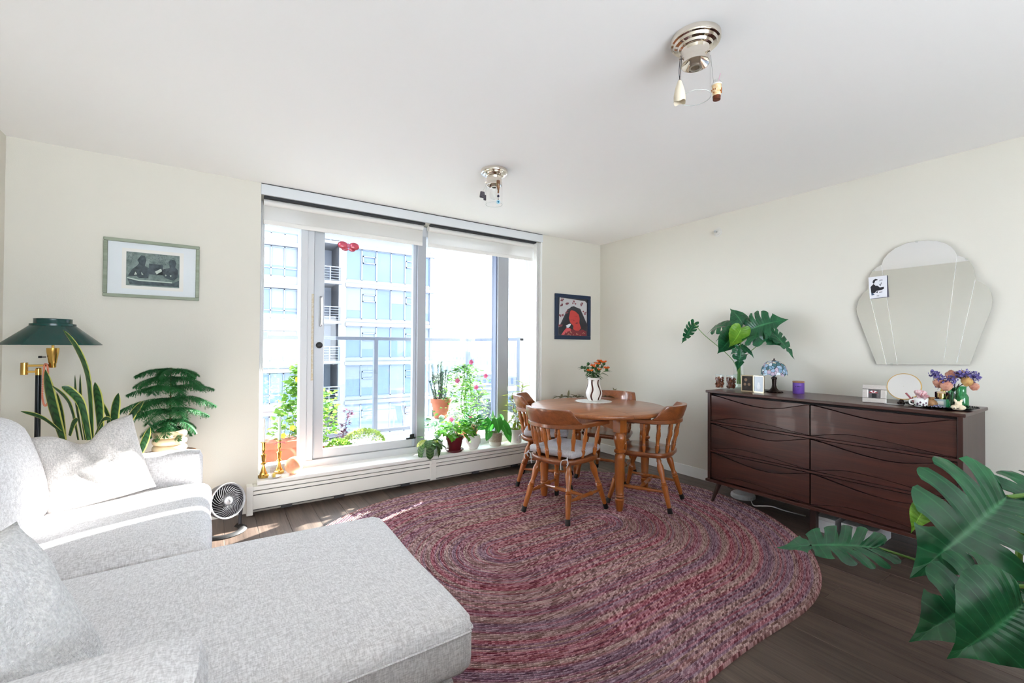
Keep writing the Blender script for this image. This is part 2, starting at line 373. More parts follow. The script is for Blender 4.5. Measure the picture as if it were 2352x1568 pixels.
# floor planks run away from the camera along Y
PW = 0.19; x = 2.53-PW*19
while x < XR:
    x0, x1 = max(x, XL), min(x+PW, XR)
    if x1-x0 > .01:
        i = round((x-2.53)/PW); rr = random.Random(i*13+5)
        ys = [YF]; y = YF+rr.uniform(.4, 1.7)
        if i == 0: y = 0.963-1.75
        if i == 2: y = 0.862-1.62
        while y < YB-.25: ys.append(y); y += (1.75 if i == 0 else 1.62 if i == 2 else rr.uniform(1.25, 1.95))
        ys.append(YB)
        for a, b in zip(ys[:-1], ys[1:]):
            cxp, cyp = (x0+x1)/2, (a+b)/2
            MB().box((x0-cxp+.0007, a-cyp+.0007, -.012), (x1-cxp-.0007, b-cyp-.0007, 0)).build('plank', M_plank, fl, smooth=0, bevel=.0012, bseg=1, loc=(cxp, cyp, 0))
    x += PW
struct(MB().box((XL-.1, YF-.1, HC), (XR+.1, YB+.26, HC+.1)).build('ceiling', M_ceil, smooth=0))
WX0, WX1, WZ0, WZ1 = 0.272, 2.932, 0.215, 2.372
bw = MB()
bw.box((XL-.1, YB, -.05), (WX0, YB+.26, HC)).box((WX1, YB, -.05), (XR+.1, YB+.26, HC)).box((WX0, YB, -.05), (WX1, YB+.26, WZ0)).box((WX0, YB+.02, WZ1), (WX1, YB+.26, HC))
struct(bw.build('wall_back', M_wall, smooth=0))
struct(MB().box((XR, YF-.1, -.05), (XR+.1, YB, HC)).build('wall_right', M_wall, smooth=0))
struct(MB().box((XL-.1, YF-.1, -.05), (XL, YB, HC)).build('wall_left', M_wall, smooth=0))
# wall behind the camera; its wide window is added to brighten the room
FW = (-.95, 2.3, 0.30, 1.95)
fw = MB().box((XL, YF-.1, -.05), (FW[0], YF, HC)).box((FW[1], YF-.1, -.05), (XR, YF, HC)).box((FW[0], YF-.1, -.05), (FW[1], YF, FW[2])).box((FW[0], YF-.1, FW[3]), (FW[1], YF, HC))
struct(fw.build('wall_front', M_wall, smooth=0))
wf = MB()
for xx in (FW[0], .55, FW[1]-.05): wf.box((xx, YF-.08, FW[2]), (xx+.05, YF-.02, FW[3]))
wf.box((FW[0], YF-.08, FW[2]), (FW[1], YF-.02, FW[2]+.05)).box((FW[0], YF-.08, FW[3]-.05), (FW[1], YF-.02, FW[3])); w2 = wf.build('added_fill_window', M_alu, smooth=0); struct(w2)
for a, b in ((FW[0]+.05, .55), (.60, FW[1]-.05)): MB().box((a, YF-.053, FW[2]+.05), (b, YF-.047, FW[3]-.05)).build('pane', M_pane2, w2, smooth=0)
def skirting(name, lo, hi): return struct(MB().box(lo, hi).build(name, M_trim, smooth=0, bevel=.002))
skirting('baseboard_right', (XR-.012, YF, 0), (XR, YB, .098))
skirting('baseboard_back', (XL, YB-.012, 0), (.205, YB, .098))
skirting('baseboard_back_corner', (2.9, YB-.012, 0), (XR-.012, YB, .098))
skirting('baseboard_left', (XL, YF, 0), (XL+.012, YB-.012, .098))
# fascia over the window; gap above it is a strip coloured dark for shade
struct(MB().box((.270, YB-.012, 2.369), (2.937, YB+.01, 2.447)).build('trim_1', mat('fascia_grey', srgb(214, 217, 219), rough=.4), smooth=0, bevel=.0015))
struct(MB().box((.272, YB-.004, 2.447), (2.935, YB+.02, HC)).build('gap_shade_strip', M_dark, smooth=0))
# sill board
struct(MB().box((.262, 3.708, .213), (2.93, 3.93, .243)).build('trim_3', mat('sill_paint', srgb(240, 239, 235), rough=.3), smooth=0, bevel=.006))

# ------------------------------------------------------------------ balcony window wall
win = bpy.data.objects.new('window_1', None); COL.objects.link(win); win['kind'] = 'structure'
F0, F1 = 3.92, 4.03
ztop = 2.36
def wpart(name, lo, hi, m=M_alu, bevel=.002, parent=win): return MB().box(lo, hi).build(name, m, parent, smooth=0, bevel=bevel)
wpart('bottom_rail', (WX0, F0, .235), (WX1, F1, .298))
wpart('top_rail', (WX0, F0, 2.27), (WX1, F1, ztop))
wpart('jamb', (WX0, F0, .298), (WX0+.035, F1, 2.27))
wpart('jamb', (2.862, F0, .298), (WX1, F1, 2.27))
for xx in (2.866, 2.880, 2.897, 2.912): wpart('jamb_track', (xx, 3.80, .245), (xx+.006, F0, 2.36), M_trim, .001)
wpart('jamb_liner', (2.918, YB-.002, .245), (2.934, F0, 2.37), M_trim, .001)
pA = wpart('mullion', (.566, F0-.004, .298), (.618, F1, 2.27)); wpart('mullion', (.618, F0+.004, .298), (.668, F1, 2.27))
wpart('mullion', (2.440, F0+.02, .298), (2.452, F1, 2.27), mat('dark_gasket', srgb(120, 128, 150), rough=.4)); wpart('mullion', (2.452, F0, .298), (2.586, F1, 2.27), M_alu_in)
wpart('worn_edge', (.650, F0-.0015, .95), (.6665, F0+.0045, 1.66), mat('worn_sealant', srgb(196, 178, 140), rough=.9, vcol=srgb(215, 212, 205), vscale=60), 0)
wpart('mullion', (1.560, F0-.012, .298), (1.640, F1-.02, 2.27), M_alu_in)
# sliding door leaf
S0, S1 = 3.945, 3.99
leaf = win
wpart('door_stile', (.672, S0, .30), (.752, S1, 2.27), mat('door_stile_grey', srgb(186, 189, 193), rough=.4, metal=.2))
wpart('door_stile', (1.530, S0, .30), (1.560, S1, 2.27), mat('door_stile_edge', srgb(196, 204, 214), rough=.4))
wpart('door_bottom_rail', (.752, S0, .302), (1.530, S1, .372))
wpart('door_top_rail', (.752, S0, 2.2), (1.530, S1, 2.27))
def pane(x0, x1, y, z0=.298, z1=2.27):
    return MB().box((x0, y, z0), (x1, y+.006, z1)).build('pane', M_pane, win, smooth=0)
pane(WX0+.035, .566, 3.97); pane(.752, 1.53, 3.965, .372, 2.2); pane(1.64, 2.44, 4.0); pane(2.586, 2.862, 3.97)
hd = MB(); hp = [V((.722, S0, 1.40)), V((.722, S0-.035, 1.405)), V((.722, S0-.042, 1.43)), V((.722, S0-.042, 1.61)), V((.722, S0-.035, 1.635)), V((.722, S0, 1.64))]
hd.tube(smooth_path(hp, 5), .0085, 10).build('handle', mat('handle_silver', (.75, .76, .78), rough=.25, metal=.8), win)
lk = MB(); lk.lathe([(.022, 0), (.026, .004), (.026, .012), (.02, .016)], 24, Matrix.Translation((.715, S0, 1.24)) @ rotm(PI/2)); lk.box((.703, S0-.02, 1.234), (.727, S0-.015, 1.246)); lk.build('lock', M_black, win)
st = MB().box((1.47, S0-.022, .374), (1.558, S0+.002, .388)).box((1.505, S0-.02, .388), (1.545, S0, .418)); st.build('door_stop', M_black, win, smooth=0, bevel=.003)

# ------------------------------------------------------------------ roller blinds
M_blind = bpy.data.materials.new('blind_screen_fabric'); M_blind.use_nodes = True; nt = M_blind.node_tree; nt.nodes.clear()
o_ = N(nt, 'ShaderNodeOutputMaterial'); d_ = N(nt, 'ShaderNodeBsdfDiffuse'); d_.inputs[0].default_value = rgba(srgb(240, 238, 234)); t_ = N(nt, 'ShaderNodeBsdfTranslucent'); t_.inputs[0].default_value = rgba(srgb(236, 233, 228))
tp_ = N(nt, 'ShaderNodeBsdfTransparent'); a_ = N(nt, 'ShaderNodeMixShader'); a_.inputs[0].default_value = .5; b_ = N(nt, 'ShaderNodeMixShader'); b_.inputs[0].default_value = .06
nt.links.new(d_.outputs[0], a_.inputs[1]); nt.links.new(t_.outputs[0], a_.inputs[2]); nt.links.new(a_.outputs[0], b_.inputs[1]); nt.links.new(tp_.outputs[0], b_.inputs[2]); nt.links.new(b_.outputs[0], o_.inputs[0])
M_hem = mat('blind_hem', srgb(230, 227, 222), rough=.8)
def blind(x0, x1, label, chain_x, zb):
    t = thing('roller_blind', label, 'blind', ((x0+x1)/2, 3.86, 2.30), group='roller blinds over the balcony window'); c = V(t.location)
    MB().box((x0, 3.862, zb+.035), (x1, 3.8635, 2.33)).build('fabric', M_blind, t, smooth=0, shift=c)
    MB().rbox((x0, 3.855, zb), (x1, 3.871, zb+.037), .007, 4).build('hem_bar', M_hem, t, shift=c)
    MB().turned((x0, 3.862, 2.335), (x1, 3.862, 2.335), [(0, .026), (1, .026)], 20).build('roller', M_hem, t, shift=c)
    MB().box((x0, 3.80, 2.352), (x1, 3.84, 2.368)).build('dark_slot_strip', M_dark, t, smooth=0, shift=c)  # near-black strip filling the dark slot under the fascia
    ch = MB(); z = 2.32
    pts = [V((chain_x, 3.835, 2.32)), V((chain_x, 3.835, .93)), V((chain_x+.006, 3.834, .91)), V((chain_x+.012, 3.833, .93)), V((chain_x+.012, 3.833, 2.32))]
    ch.tube(pts, .0013, 6)
    for k in range(70): ch.sphere((chain_x, 3.835, 2.3-k*.0195), .0026, 6, 4); ch.sphere((chain_x+.012, 3.833, 2.29-k*.0195), .0026, 6, 4)
    ch.build('bead_chain', mat('chain_plastic', srgb(225, 225, 222), rough=.4), t, shift=c)
    return t
blind(.292, 1.585, 'wide white roller blind, the one over the sliding door', .284, 2.165)
blind(1.64, 2.86, 'white roller blind over the right-hand panes, see-through at its end', 2.872, 2.165)

# ------------------------------------------------------------------ baseboard heater
t = thing('baseboard_heater', 'long white baseboard heater running under the window sill', 'heater', (1.5, 3.75, 0)); c = V(t.location)
M_heat = mat('heater_enamel', srgb(242, 241, 235), rough=.4)
MB().box((.225, 3.735, .03), (2.9, YB, .20)).build('back_body', mat('heater_inside', srgb(96, 98, 98), rough=.5), t, smooth=0, shift=c)
MB().box((.235, 3.715, .178), (2.9, 3.79, .206)).build('top_cover', M_heat, t, smooth=0, bevel=.003, shift=c)
for a, b in ((.235, 1.618), (1.668, 2.9)):
    MB().box((a, 3.718, .148), (b, 3.73, .172)).build('damper', M_heat, t, smooth=0, bevel=.002, shift=c)
    MB().box((a, 3.712, .043), (b, 3.724, .142)).build('front_panel', M_heat, t, smooth=0, bevel=.002, shift=c)
e = MB().box((.196, 3.706, .004), (.238, YB, .214)); e.build('end_cap', M_heat, t, smooth=0, bevel=.004, shift=c)
MB().box((1.615, 3.706, .03), (1.672, 3.735, .20)).box((1.622, 3.702, .175), (1.664, 3.715, .212)).build('joint_clip', M_heat, t, smooth=0, bevel=.003, shift=c)
for xx in (.42, .80, 1.35, 2.05, 2.5): MB().box((xx, 3.716, .018), (xx+.075, 3.735, .040)).build('bracket', mat('bracket_grey', srgb(70, 71, 74), rough=.5), t, smooth=0, shift=c)

# ------------------------------------------------------------------ balcony
BX0, BX1, BY1 = .30, 2.99, 5.50
deck = struct(MB().box((BX0-.1, YB+.26, -.02), (BX1+.12, BY1+.12, .08)).build('floor_balcony', mat('balcony_concrete', srgb(190, 188, 182), rough=.8, var=.15, vscale=5), smooth=0))
struct(MB().box((BX0-2.5, YB+.26, 2.50), (3.06, 5.54, 2.72)).build('ceiling_balcony', mat('soffit_paint', srgb(136, 136, 139), rough=.8), smooth=0))
rl = thing('balcony_railing', 'grey metal balcony railing with tall glass panels', 'railing', (1.7, BY1, .08)); c = V(rl.location)
M_rail = mat('railing_grey', srgb(104, 110, 124), rough=.4, metal=.3); M_rglass = mat_glass('railing_glass', (.93, .965, .97), refl=.05)
def rpost(x, y, w=.05): MB().box((x-w/2, y-.03, .08), (x+w/2, y+.03, 1.335)).build('post', M_rail, rl, smooth=0, bevel=.003, shift=c)
for xx in (.40, 1.65, 2.95): rpost(xx, BY1)
rpost(2.95, 4.22, .06)
MB().box((.37, BY1-.04, 1.325), (.47, BY1+.05, 1.385)).build('post_cap', M_rail, rl, smooth=0, bevel=.004, shift=c)
MB().box((.40, BY1-.025, 1.305), (2.98, BY1+.025, 1.345)).build('top_rail', M_rail, rl, smooth=0, bevel=.003, shift=c)
MB().box((2.925, 4.19, 1.305), (2.975, BY1-.025, 1.345)).build('top_rail', M_rail, rl, smooth=0, bevel=.003, shift=c)
MB().box((.40, BY1-.02, .16), (2.98, BY1+.02, .20)).build('bottom_rail', M_rail, rl, smooth=0, bevel=.003, shift=c)
for a, b in ((.43, 1.62), (1.68, 2.92)): MB().box((a, BY1-.005, .20), (b, BY1+.005, 1.305)).build('glass_panel', M_rglass, rl, smooth=0, shift=c)
MB().box((2.945, 4.25, .20), (2.955, BY1-.03, 1.305)).build('glass_panel', M_rglass, rl, smooth=0, shift=c)

# ------------------------------------------------------------------ tower across the street
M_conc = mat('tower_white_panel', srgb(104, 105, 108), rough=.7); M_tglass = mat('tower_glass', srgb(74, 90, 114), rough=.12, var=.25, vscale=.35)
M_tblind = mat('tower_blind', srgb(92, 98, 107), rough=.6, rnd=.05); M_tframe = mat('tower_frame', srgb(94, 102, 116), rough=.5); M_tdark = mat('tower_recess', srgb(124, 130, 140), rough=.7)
tw = thing('apartment_tower', 'pale apartment tower with glazed bays and small balconies across the street', 'building', (8, 34, -26)); c = V(tw.location)
TY, LY = 31.0, 27.0
ZB = [5.43-2.65*k for k in range(-2, 7)]
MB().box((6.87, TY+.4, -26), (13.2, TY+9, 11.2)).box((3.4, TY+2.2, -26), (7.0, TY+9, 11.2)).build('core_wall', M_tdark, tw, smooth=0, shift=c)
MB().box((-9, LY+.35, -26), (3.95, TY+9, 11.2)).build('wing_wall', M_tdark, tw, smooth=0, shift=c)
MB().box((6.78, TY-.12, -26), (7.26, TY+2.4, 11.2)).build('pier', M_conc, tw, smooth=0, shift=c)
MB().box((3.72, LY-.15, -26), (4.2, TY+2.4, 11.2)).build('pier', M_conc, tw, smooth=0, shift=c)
MB().box((13.3, TY-.1, -26), (13.55, TY+.3, 11.2)).build('pier', M_tframe, tw, smooth=0, shift=c)
rr = random.Random(3)
for k, zb in enumerate(ZB):
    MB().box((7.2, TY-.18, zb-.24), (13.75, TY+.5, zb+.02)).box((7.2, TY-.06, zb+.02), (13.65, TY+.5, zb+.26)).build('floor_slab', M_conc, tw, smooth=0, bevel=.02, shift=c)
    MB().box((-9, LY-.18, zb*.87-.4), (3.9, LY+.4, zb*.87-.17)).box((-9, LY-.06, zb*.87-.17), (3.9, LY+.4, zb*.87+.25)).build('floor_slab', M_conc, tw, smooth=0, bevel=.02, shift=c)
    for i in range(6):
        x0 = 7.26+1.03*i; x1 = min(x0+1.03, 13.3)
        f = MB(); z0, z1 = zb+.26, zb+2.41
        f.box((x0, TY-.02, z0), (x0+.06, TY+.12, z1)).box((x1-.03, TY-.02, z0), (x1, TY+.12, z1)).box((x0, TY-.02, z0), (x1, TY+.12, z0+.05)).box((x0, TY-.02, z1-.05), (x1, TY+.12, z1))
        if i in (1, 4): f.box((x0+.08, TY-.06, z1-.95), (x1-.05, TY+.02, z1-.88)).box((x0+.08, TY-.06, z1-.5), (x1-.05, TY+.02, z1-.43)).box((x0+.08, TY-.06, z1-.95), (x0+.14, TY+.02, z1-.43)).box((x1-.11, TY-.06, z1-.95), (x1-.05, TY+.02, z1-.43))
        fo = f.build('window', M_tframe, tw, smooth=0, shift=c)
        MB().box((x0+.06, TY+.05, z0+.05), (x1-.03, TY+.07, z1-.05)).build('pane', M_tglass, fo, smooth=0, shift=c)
        drop = {2: .12, 3: .12, 0: 1.1, 4: .2}.get(i) if k == 1 else {3: 1.9, 0: 1.9}.get(i) if k == 2 else rr.choice([None, None, .3, .6, 1.2])
        if drop is not None and k != 2: MB().box((x0+.07, TY+.03, z0+drop), (x1-.04, TY+.045, z1-.05)).build('window_blind', M_tblind, fo, smooth=0, shift=c)
    for i in range(10):
        x1 = 3.72-.66*i; x0 = x1-.66; z0, z1 = zb*.87+.25, zb*.87+1.88; f = MB()
        f.box((x0, LY-.02, z0), (x0+.06, LY+.12, z1)).box((x0, LY-.02, z0), (x1, LY+.1, z0+.05)).box((x0, LY-.02, z1-.05), (x1, LY+.1, z1)).box((x0, LY-.02, z0+.42), (x1, LY+.1, z0+.48))
        fo = f.build('window', M_tframe, tw, smooth=0, shift=c)
        MB().box((x0+.06, LY+.05, z0+.05), (x1, LY+.07, z1-.05)).build('pane', M_tglass, fo, smooth=0, shift=c)
        if k in (0, 1, 2) or rr.random() < .4: MB().box((x0+.07, LY+.03, z0+(.2 if k < 2 else .6)), (x1-.01, LY+.045, z1-.05)).build('window_blind', M_tblind, fo, smooth=0, shift=c)
    # balcony in the recess
    b = MB().box((3.9, TY-.2, zb-.12), (6.98, TY+2.3, zb+.1)).build('balcony_slab', M_conc, tw, smooth=0, bevel=.02, shift=c)
    g = MB()
    for q in range(5): g.box((4.2, TY-.15, zb+.15+q*.17), (6.9, TY-.13, zb+.17+q*.17)); g.box((6.88, TY-.15, zb+.15+q*.17), (6.9, TY+.9, zb+.17+q*.17))
    for xx in (4.2, 4.9, 5.55, 6.2, 6.88): g.box((xx, TY-.17, zb+.1), (xx+.05, TY-.12, zb+1.0))
    g.box((4.2, TY-.18, zb+.98), (6.93, TY-.1, zb+1.04)); g.box((6.86, TY-.1, zb+.98), (6.93, TY+.9, zb+1.04))
    g.build('balcony_railing', mat('tower_railing', srgb(116, 120, 126), rough=.5), b, smooth=0, shift=c)
    d = MB().box((4.9, TY+2.1, zb+.1), (6.0, TY+2.2, zb+2.2)).build('balcony_door', M_conc, tw, smooth=0, shift=c)
    MB().box((5.0, TY+2.06, zb+.2), (5.9, TY+2.1, zb+2.1)).build('pane', M_tglass, d, smooth=0, shift=c)

# ------------------------------------------------------------------ the town beyond
struct(MB().box((-200, 14, -24.2), (900, 1500, -24)).build('ground', mat('town_ground', srgb(78, 82, 88), rough=.9, var=.2, vscale=.02), smooth=0))
hl = MB()
def hfn(u, v):
    xx = lerp(120, 1500, u); h = 34+10*math.sin(u*9)+6*math.sin(u*23+1)
    return (xx, 700+v*500+xx*.1, -24+h*math.sin(min(1, v*1.6)*PI/2)+(3*math.sin(u*140)+2*math.sin(u*61+v*30))*v)
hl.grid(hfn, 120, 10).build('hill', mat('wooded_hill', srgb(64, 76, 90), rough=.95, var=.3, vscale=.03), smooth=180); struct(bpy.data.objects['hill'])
for k in range(4):
    struct(MB().add([V((40, 150+k*9, -23.9+k*.01)), V((40, 153.5+k*9, -23.9+k*.01)), V((420, 213.5+k*9, -23.9+k*.01)), V((420, 210+k*9, -23.9+k*.01))], [(0, 3, 2, 1)]).build('track_%d' % k if False else 'road', mat('railway_bed', srgb(58, 62, 68), rough=.9), smooth=0))
M_tree = [mat_leaf('far_tree_green', srgb(52, 68, 50), srgb(36, 50, 40), rough=.8, transl=.2, scale=.5), mat_leaf('far_tree_dark', srgb(46, 60, 50), srgb(32, 44, 38), rough=.8, transl=.2, scale=.5)]
M_bark = mat('bark', srgb(80, 66, 54), rough=.9)
def far_tree(x, y, h, i, lab):
    t = thing('street_tree', lab, 'tree', (x, y, -24), group='trees down in the street'); rr = random.Random(i)
    cr = MB()
    for q in range(46):
        a = rr.uniform(0, 2*PI); rad = h*.34*math.sqrt(rr.random()); zz = h*rr.uniform(.3, 1.0); k = math.sqrt(max(0.05, 1-((zz/h-.6)/.45)**2))
        cr.sphere((rad*k*math.cos(a), rad*k*math.sin(a), zz), h*rr.uniform(.06, .12), 6, 4, scale=(1, 1, .8))
    cr.build('crown', M_tree[i % 2], t); MB().turned((0, 0, 0), (0, 0, h*.5), [(0, h*.03), (1, h*.015)], 6).build('trunk', M_bark, t)
def low_building(px, dist, wdt, dep, h, lab, col):
    d = ray(px, 797); p = EYE+d*dist
    t = thing('low_building', lab, 'building', (p.x, p.y, -24), rz=.15); m = mat('far_wall_%d%d%d' % tuple(int(x*99) for x in col), col, rough=.8)
    MB().box((-wdt/2, -dep/2, 0), (wdt/2, dep/2, h)).build('wall', m, t, smooth=0); MB().box((-wdt/2-.3, -dep/2-.3, h), (wdt/2+.3, dep/2+.3, h+.5)).build('roof', mat('far_roof', srgb(92, 95, 100), rough=.8), t, smooth=0)
    wn = max(2, int(wdt/4))
    for i in range(wn): MB().box((-wdt/2+(i+.3)*wdt/wn, -dep/2-.08, h*.35), (-wdt/2+(i+.75)*wdt/wn, -dep/2+.05, h*.75)).build('window', M_tglass, t, smooth=0)
low_building(1040, 210, 40, 16, 6, 'long pale warehouse beyond the railway tracks', srgb(117, 117, 116))
low_building(1120, 260, 50, 20, 9, 'wide low block beyond the warehouse roofs', srgb(108, 105, 102))
low_building(1010, 330, 36, 20, 14, 'grey mid-rise block beside the tower edge in the distance', srgb(99, 101, 105))
low_building(1195, 190, 30, 14, 7, 'pale shed seen past the balcony corner post', srgb(116, 113, 109))
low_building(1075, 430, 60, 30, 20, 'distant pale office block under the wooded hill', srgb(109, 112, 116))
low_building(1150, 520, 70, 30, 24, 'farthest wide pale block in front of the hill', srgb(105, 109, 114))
tr = random.Random(21)
spots = [(o.location.copy(), max(o.dimensions.x if o.type == 'MESH' else 0, 34)) for o in bpy.data.objects if o.name.startswith('low_building')]
kinds = ['beside the tower edge', 'near the railway tracks', 'in front of the pale warehouse', 'by the balcony corner post', 'in the middle distance', 'among the low roofs']
done = []; tries = 0
while len(done) < 14 and tries < 4000:
    tries += 1; px = tr.uniform(990, 1215); dist = tr.uniform(120, 300); p = EYE+ray(px, 797)*dist; h = tr.uniform(6, 10)
    if any((V((p.x, p.y, 0))-V((q.x, q.y, 0))).length < r*.75+6 for q, r in spots) or any((p-q).length < 14 for q in done): continue
    done.append(p)
done.sort(key=lambda p: p.x/p.y)
for i, p in enumerate(done):
    far_tree(p.x, p.y, tr.uniform(6, 10), i, '%s small street tree far below, counting from the tower edge' % ['first', 'second', 'third', 'fourth', 'fifth', 'sixth', 'seventh', 'eighth', 'ninth', 'tenth', 'eleventh', 'twelfth', 'thirteenth', 'fourteenth'][i])
# ================================================================== braided rug
M_rug = None
def make_rug():
    cx, cyy, seg, R0 = 1.86, 2.24, .40, 1.275
    m, nt, b = nodes_of('braided_rug_wool'); b.inputs['Roughness'].default_value = .95; b.inputs['Specular IOR Level'].default_value = .1
    at = N(nt, 'ShaderNodeVertexColor'); at.layer_name = 'braid'
    uv = N(nt, 'ShaderNodeUVMap'); sx = N(nt, 'ShaderNodeSeparateXYZ'); nt.links.new(uv.outputs[0], sx.inputs[0])
    # strands of the braid: slanted waves, mirrored about the middle of each coil (u metres along, v = coil number)
    fr = N(nt, 'ShaderNodeMath', operation='FRACT'); nt.links.new(sx.outputs[1], fr.inputs[0])
    c0 = N(nt, 'ShaderNodeMath', operation='SUBTRACT'); c0.inputs[1].default_value = .5; nt.links.new(fr.outputs[0], c0.inputs[0])
    ab = N(nt, 'ShaderNodeMath', operation='ABSOLUTE'); nt.links.new(c0.outputs[0], ab.inputs[0])
    k1 = N(nt, 'ShaderNodeMath', operation='MULTIPLY'); k1.inputs[1].default_value = 2*PI/.0145; nt.links.new(sx.outputs[0], k1.inputs[0])
    k2 = N(nt, 'ShaderNodeMath', operation='MULTIPLY_ADD'); k2.inputs[1].default_value = 5.0; nt.links.new(ab.outputs[0], k2.inputs[0]); nt.links.new(k1.outputs[0], k2.inputs[2])
    fl_ = N(nt, 'ShaderNodeMath', operation='FLOOR'); nt.links.new(sx.outputs[1], fl_.inputs[0])
    k3 = N(nt, 'ShaderNodeMath', operation='MULTIPLY_ADD'); k3.inputs[1].default_value = 2.4; nt.links.new(fl_.outputs[0], k3.inputs[0]); nt.links.new(k2.outputs[0], k3.inputs[2])
    sn = N(nt, 'ShaderNodeMath', operation='SINE'); nt.links.new(k3.outputs[0], sn.inputs[0])
    # each stitch gets its own shade
    st = N(nt, 'ShaderNodeMath', operation='DIVIDE'); st.inputs[1].default_value = 2*PI; nt.links.new(k3.outputs[0], st.inputs[0])
    sf = N(nt, 'ShaderNodeMath', operation='FLOOR'); nt.links.new(st.outputs[0], sf.inputs[0])
    cb = N(nt, 'ShaderNodeCombineXYZ'); nt.links.new(sf.outputs[0], cb.inputs[0]); nt.links.new(fl_.outputs[0], cb.inputs[1])
    sg = N(nt, 'ShaderNodeMath', operation='SIGN'); nt.links.new(c0.outputs[0], sg.inputs[0]); nt.links.new(sg.outputs[0], cb.inputs[2])
    wn = N(nt, 'ShaderNodeTexWhiteNoise'); nt.links.new(cb.outputs[0], wn.inputs['Vector'])
    hs = N(nt, 'ShaderNodeHueSaturation'); nt.links.new(at.outputs[0], hs.inputs['Color'])
    mr = N(nt, 'ShaderNodeMapRange'); mr.inputs['To Min'].default_value = .4; mr.inputs['To Max'].default_value = 1.6; nt.links.new(wn.outputs['Value'], mr.inputs['Value']); nt.links.new(mr.outputs[0], hs.inputs['Value'])
    mr2 = N(nt, 'ShaderNodeMapRange'); mr2.inputs['To Min'].default_value = 1.25; mr2.inputs['To Max'].default_value = .75; nt.links.new(wn.outputs['Value'], mr2.inputs['Value']); nt.links.new(mr2.outputs[0], hs.inputs['Saturation'])
    nt.links.new(hs.outputs[0], b.inputs['Base Color'])
    bp = N(nt, 'ShaderNodeBump'); bp.inputs['Strength'].default_value = .7; bp.inputs['Distance'].default_value = .004; nt.links.new(sn.outputs[0], bp.inputs['Height']); nt.links.new(bp.outputs[0], b.inputs['Normal'])
    rows = 112; pitch = R0/rows; per = 4
    pal = [tuple((x*.72+m*.28)*1.65 for x, m in zip(srgb(*c), srgb(134, 98, 106))) for c in ((136, 74, 86), (116, 96, 112), (142, 118, 112), (130, 86, 98), (112, 92, 108), (144, 120, 112), (142, 76, 84), (120, 100, 112), (132, 80, 92), (146, 124, 114), (122, 96, 108), (140, 82, 90))]
    rr = random.Random(5); seq = []
    while len(seq) < rows+8:
        c = rr.randrange(len(pal)); seq += [c]*rr.randrange(2, 6)
    NS, NC = 44, 92; NA = 2*NS+2*NC; vs = []; fs = []; cols = []; uvs = []
    def pt(r, j, rm):
        # stadium at distance r from the centre line; j walks it in step for every coil; length is taken on the coil's own middle
        if j <= NS: f = j/NS; return (-seg+2*seg*f, -r, 2*seg*f)
        if j <= NS+NC: f = (j-NS)/NC; a = f*PI-PI/2; return (seg+r*math.cos(a), r*math.sin(a), 2*seg+PI*rm*f)
        if j <= 2*NS+NC: f = (j-NS-NC)/NS; return (seg-2*seg*f, r, 2*seg+PI*rm+2*seg*f)
        f = (j-2*NS-NC)/NC; a = f*PI+PI/2; return (-seg+r*math.cos(a), r*math.sin(a), 4*seg+PI*rm+PI*rm*f)
    prof = [(.0, .005), (.22, .0105), (.5, .0125), (.78, .0105)]
    ringz = []
    for k in range(rows):
        for q, z in prof: ringz.append(((k+q)*pitch, z, k+q, k))
    ringz.append((rows*pitch, .003, rows-.02, rows-1)); ringz.append((rows*pitch+.001, 0, rows-.01, rows-1))
    for (r, z, v, k) in ringz:
        for j in range(NA+1):
            x, y, s = pt(r, j, (k+.5)*pitch); wob = 1+.004*math.sin(j*.13+2)*(r/R0)
            vs.append((x*wob, y*wob, z)); uvs.append((s, v))
            ph = k % 5; ci = seq[k]
            c1 = pal[ci]; c2 = pal[(ci+3+ph) % len(pal)]; f = .5+.35*math.sin(j/NA*2*PI*3+k*.7)
            tone = 1+.05*math.sin(k*.9)
            cols.append(tuple((c1[i]*(1-f)+c2[i]*f)*tone for i in range(3)))
    W = NA+1
    for i in range(len(ringz)-1):
        for j in range(NA): fs.append((i*W+j, i*W+j+1, (i+1)*W+j+1, (i+1)*W+j))
    me = bpy.data.meshes.new('braided_rug'); me.from_pydata(vs, [], fs); me.materials.append(m)
    ul = me.uv_layers.new(name='UVMap'); li = np.zeros(len(me.loops), dtype=np.int32); me.loops.foreach_get('vertex_index', li); ul.data.foreach_set('uv', np.array(uvs, dtype=np.float32)[li].ravel())
    ca = me.color_attributes.new('braid', 'FLOAT_COLOR', 'POINT'); ca.data.foreach_set('color', np.concatenate([np.array(cols, dtype=np.float32), np.ones((len(cols), 1), dtype=np.float32)], 1).ravel())
    me.polygons.foreach_set('use_smooth', [True]*len(me.polygons)); me.update()
    o = bpy.data.objects.new('braided_rug', me); COL.objects.link(o); o.location = (cx, cyy, 0.0005); o.rotation_euler = (0, 0, 0)
    tag(o, 'large oval braided rug in burgundy, blue-grey and tan coils', 'rug')
make_rug()

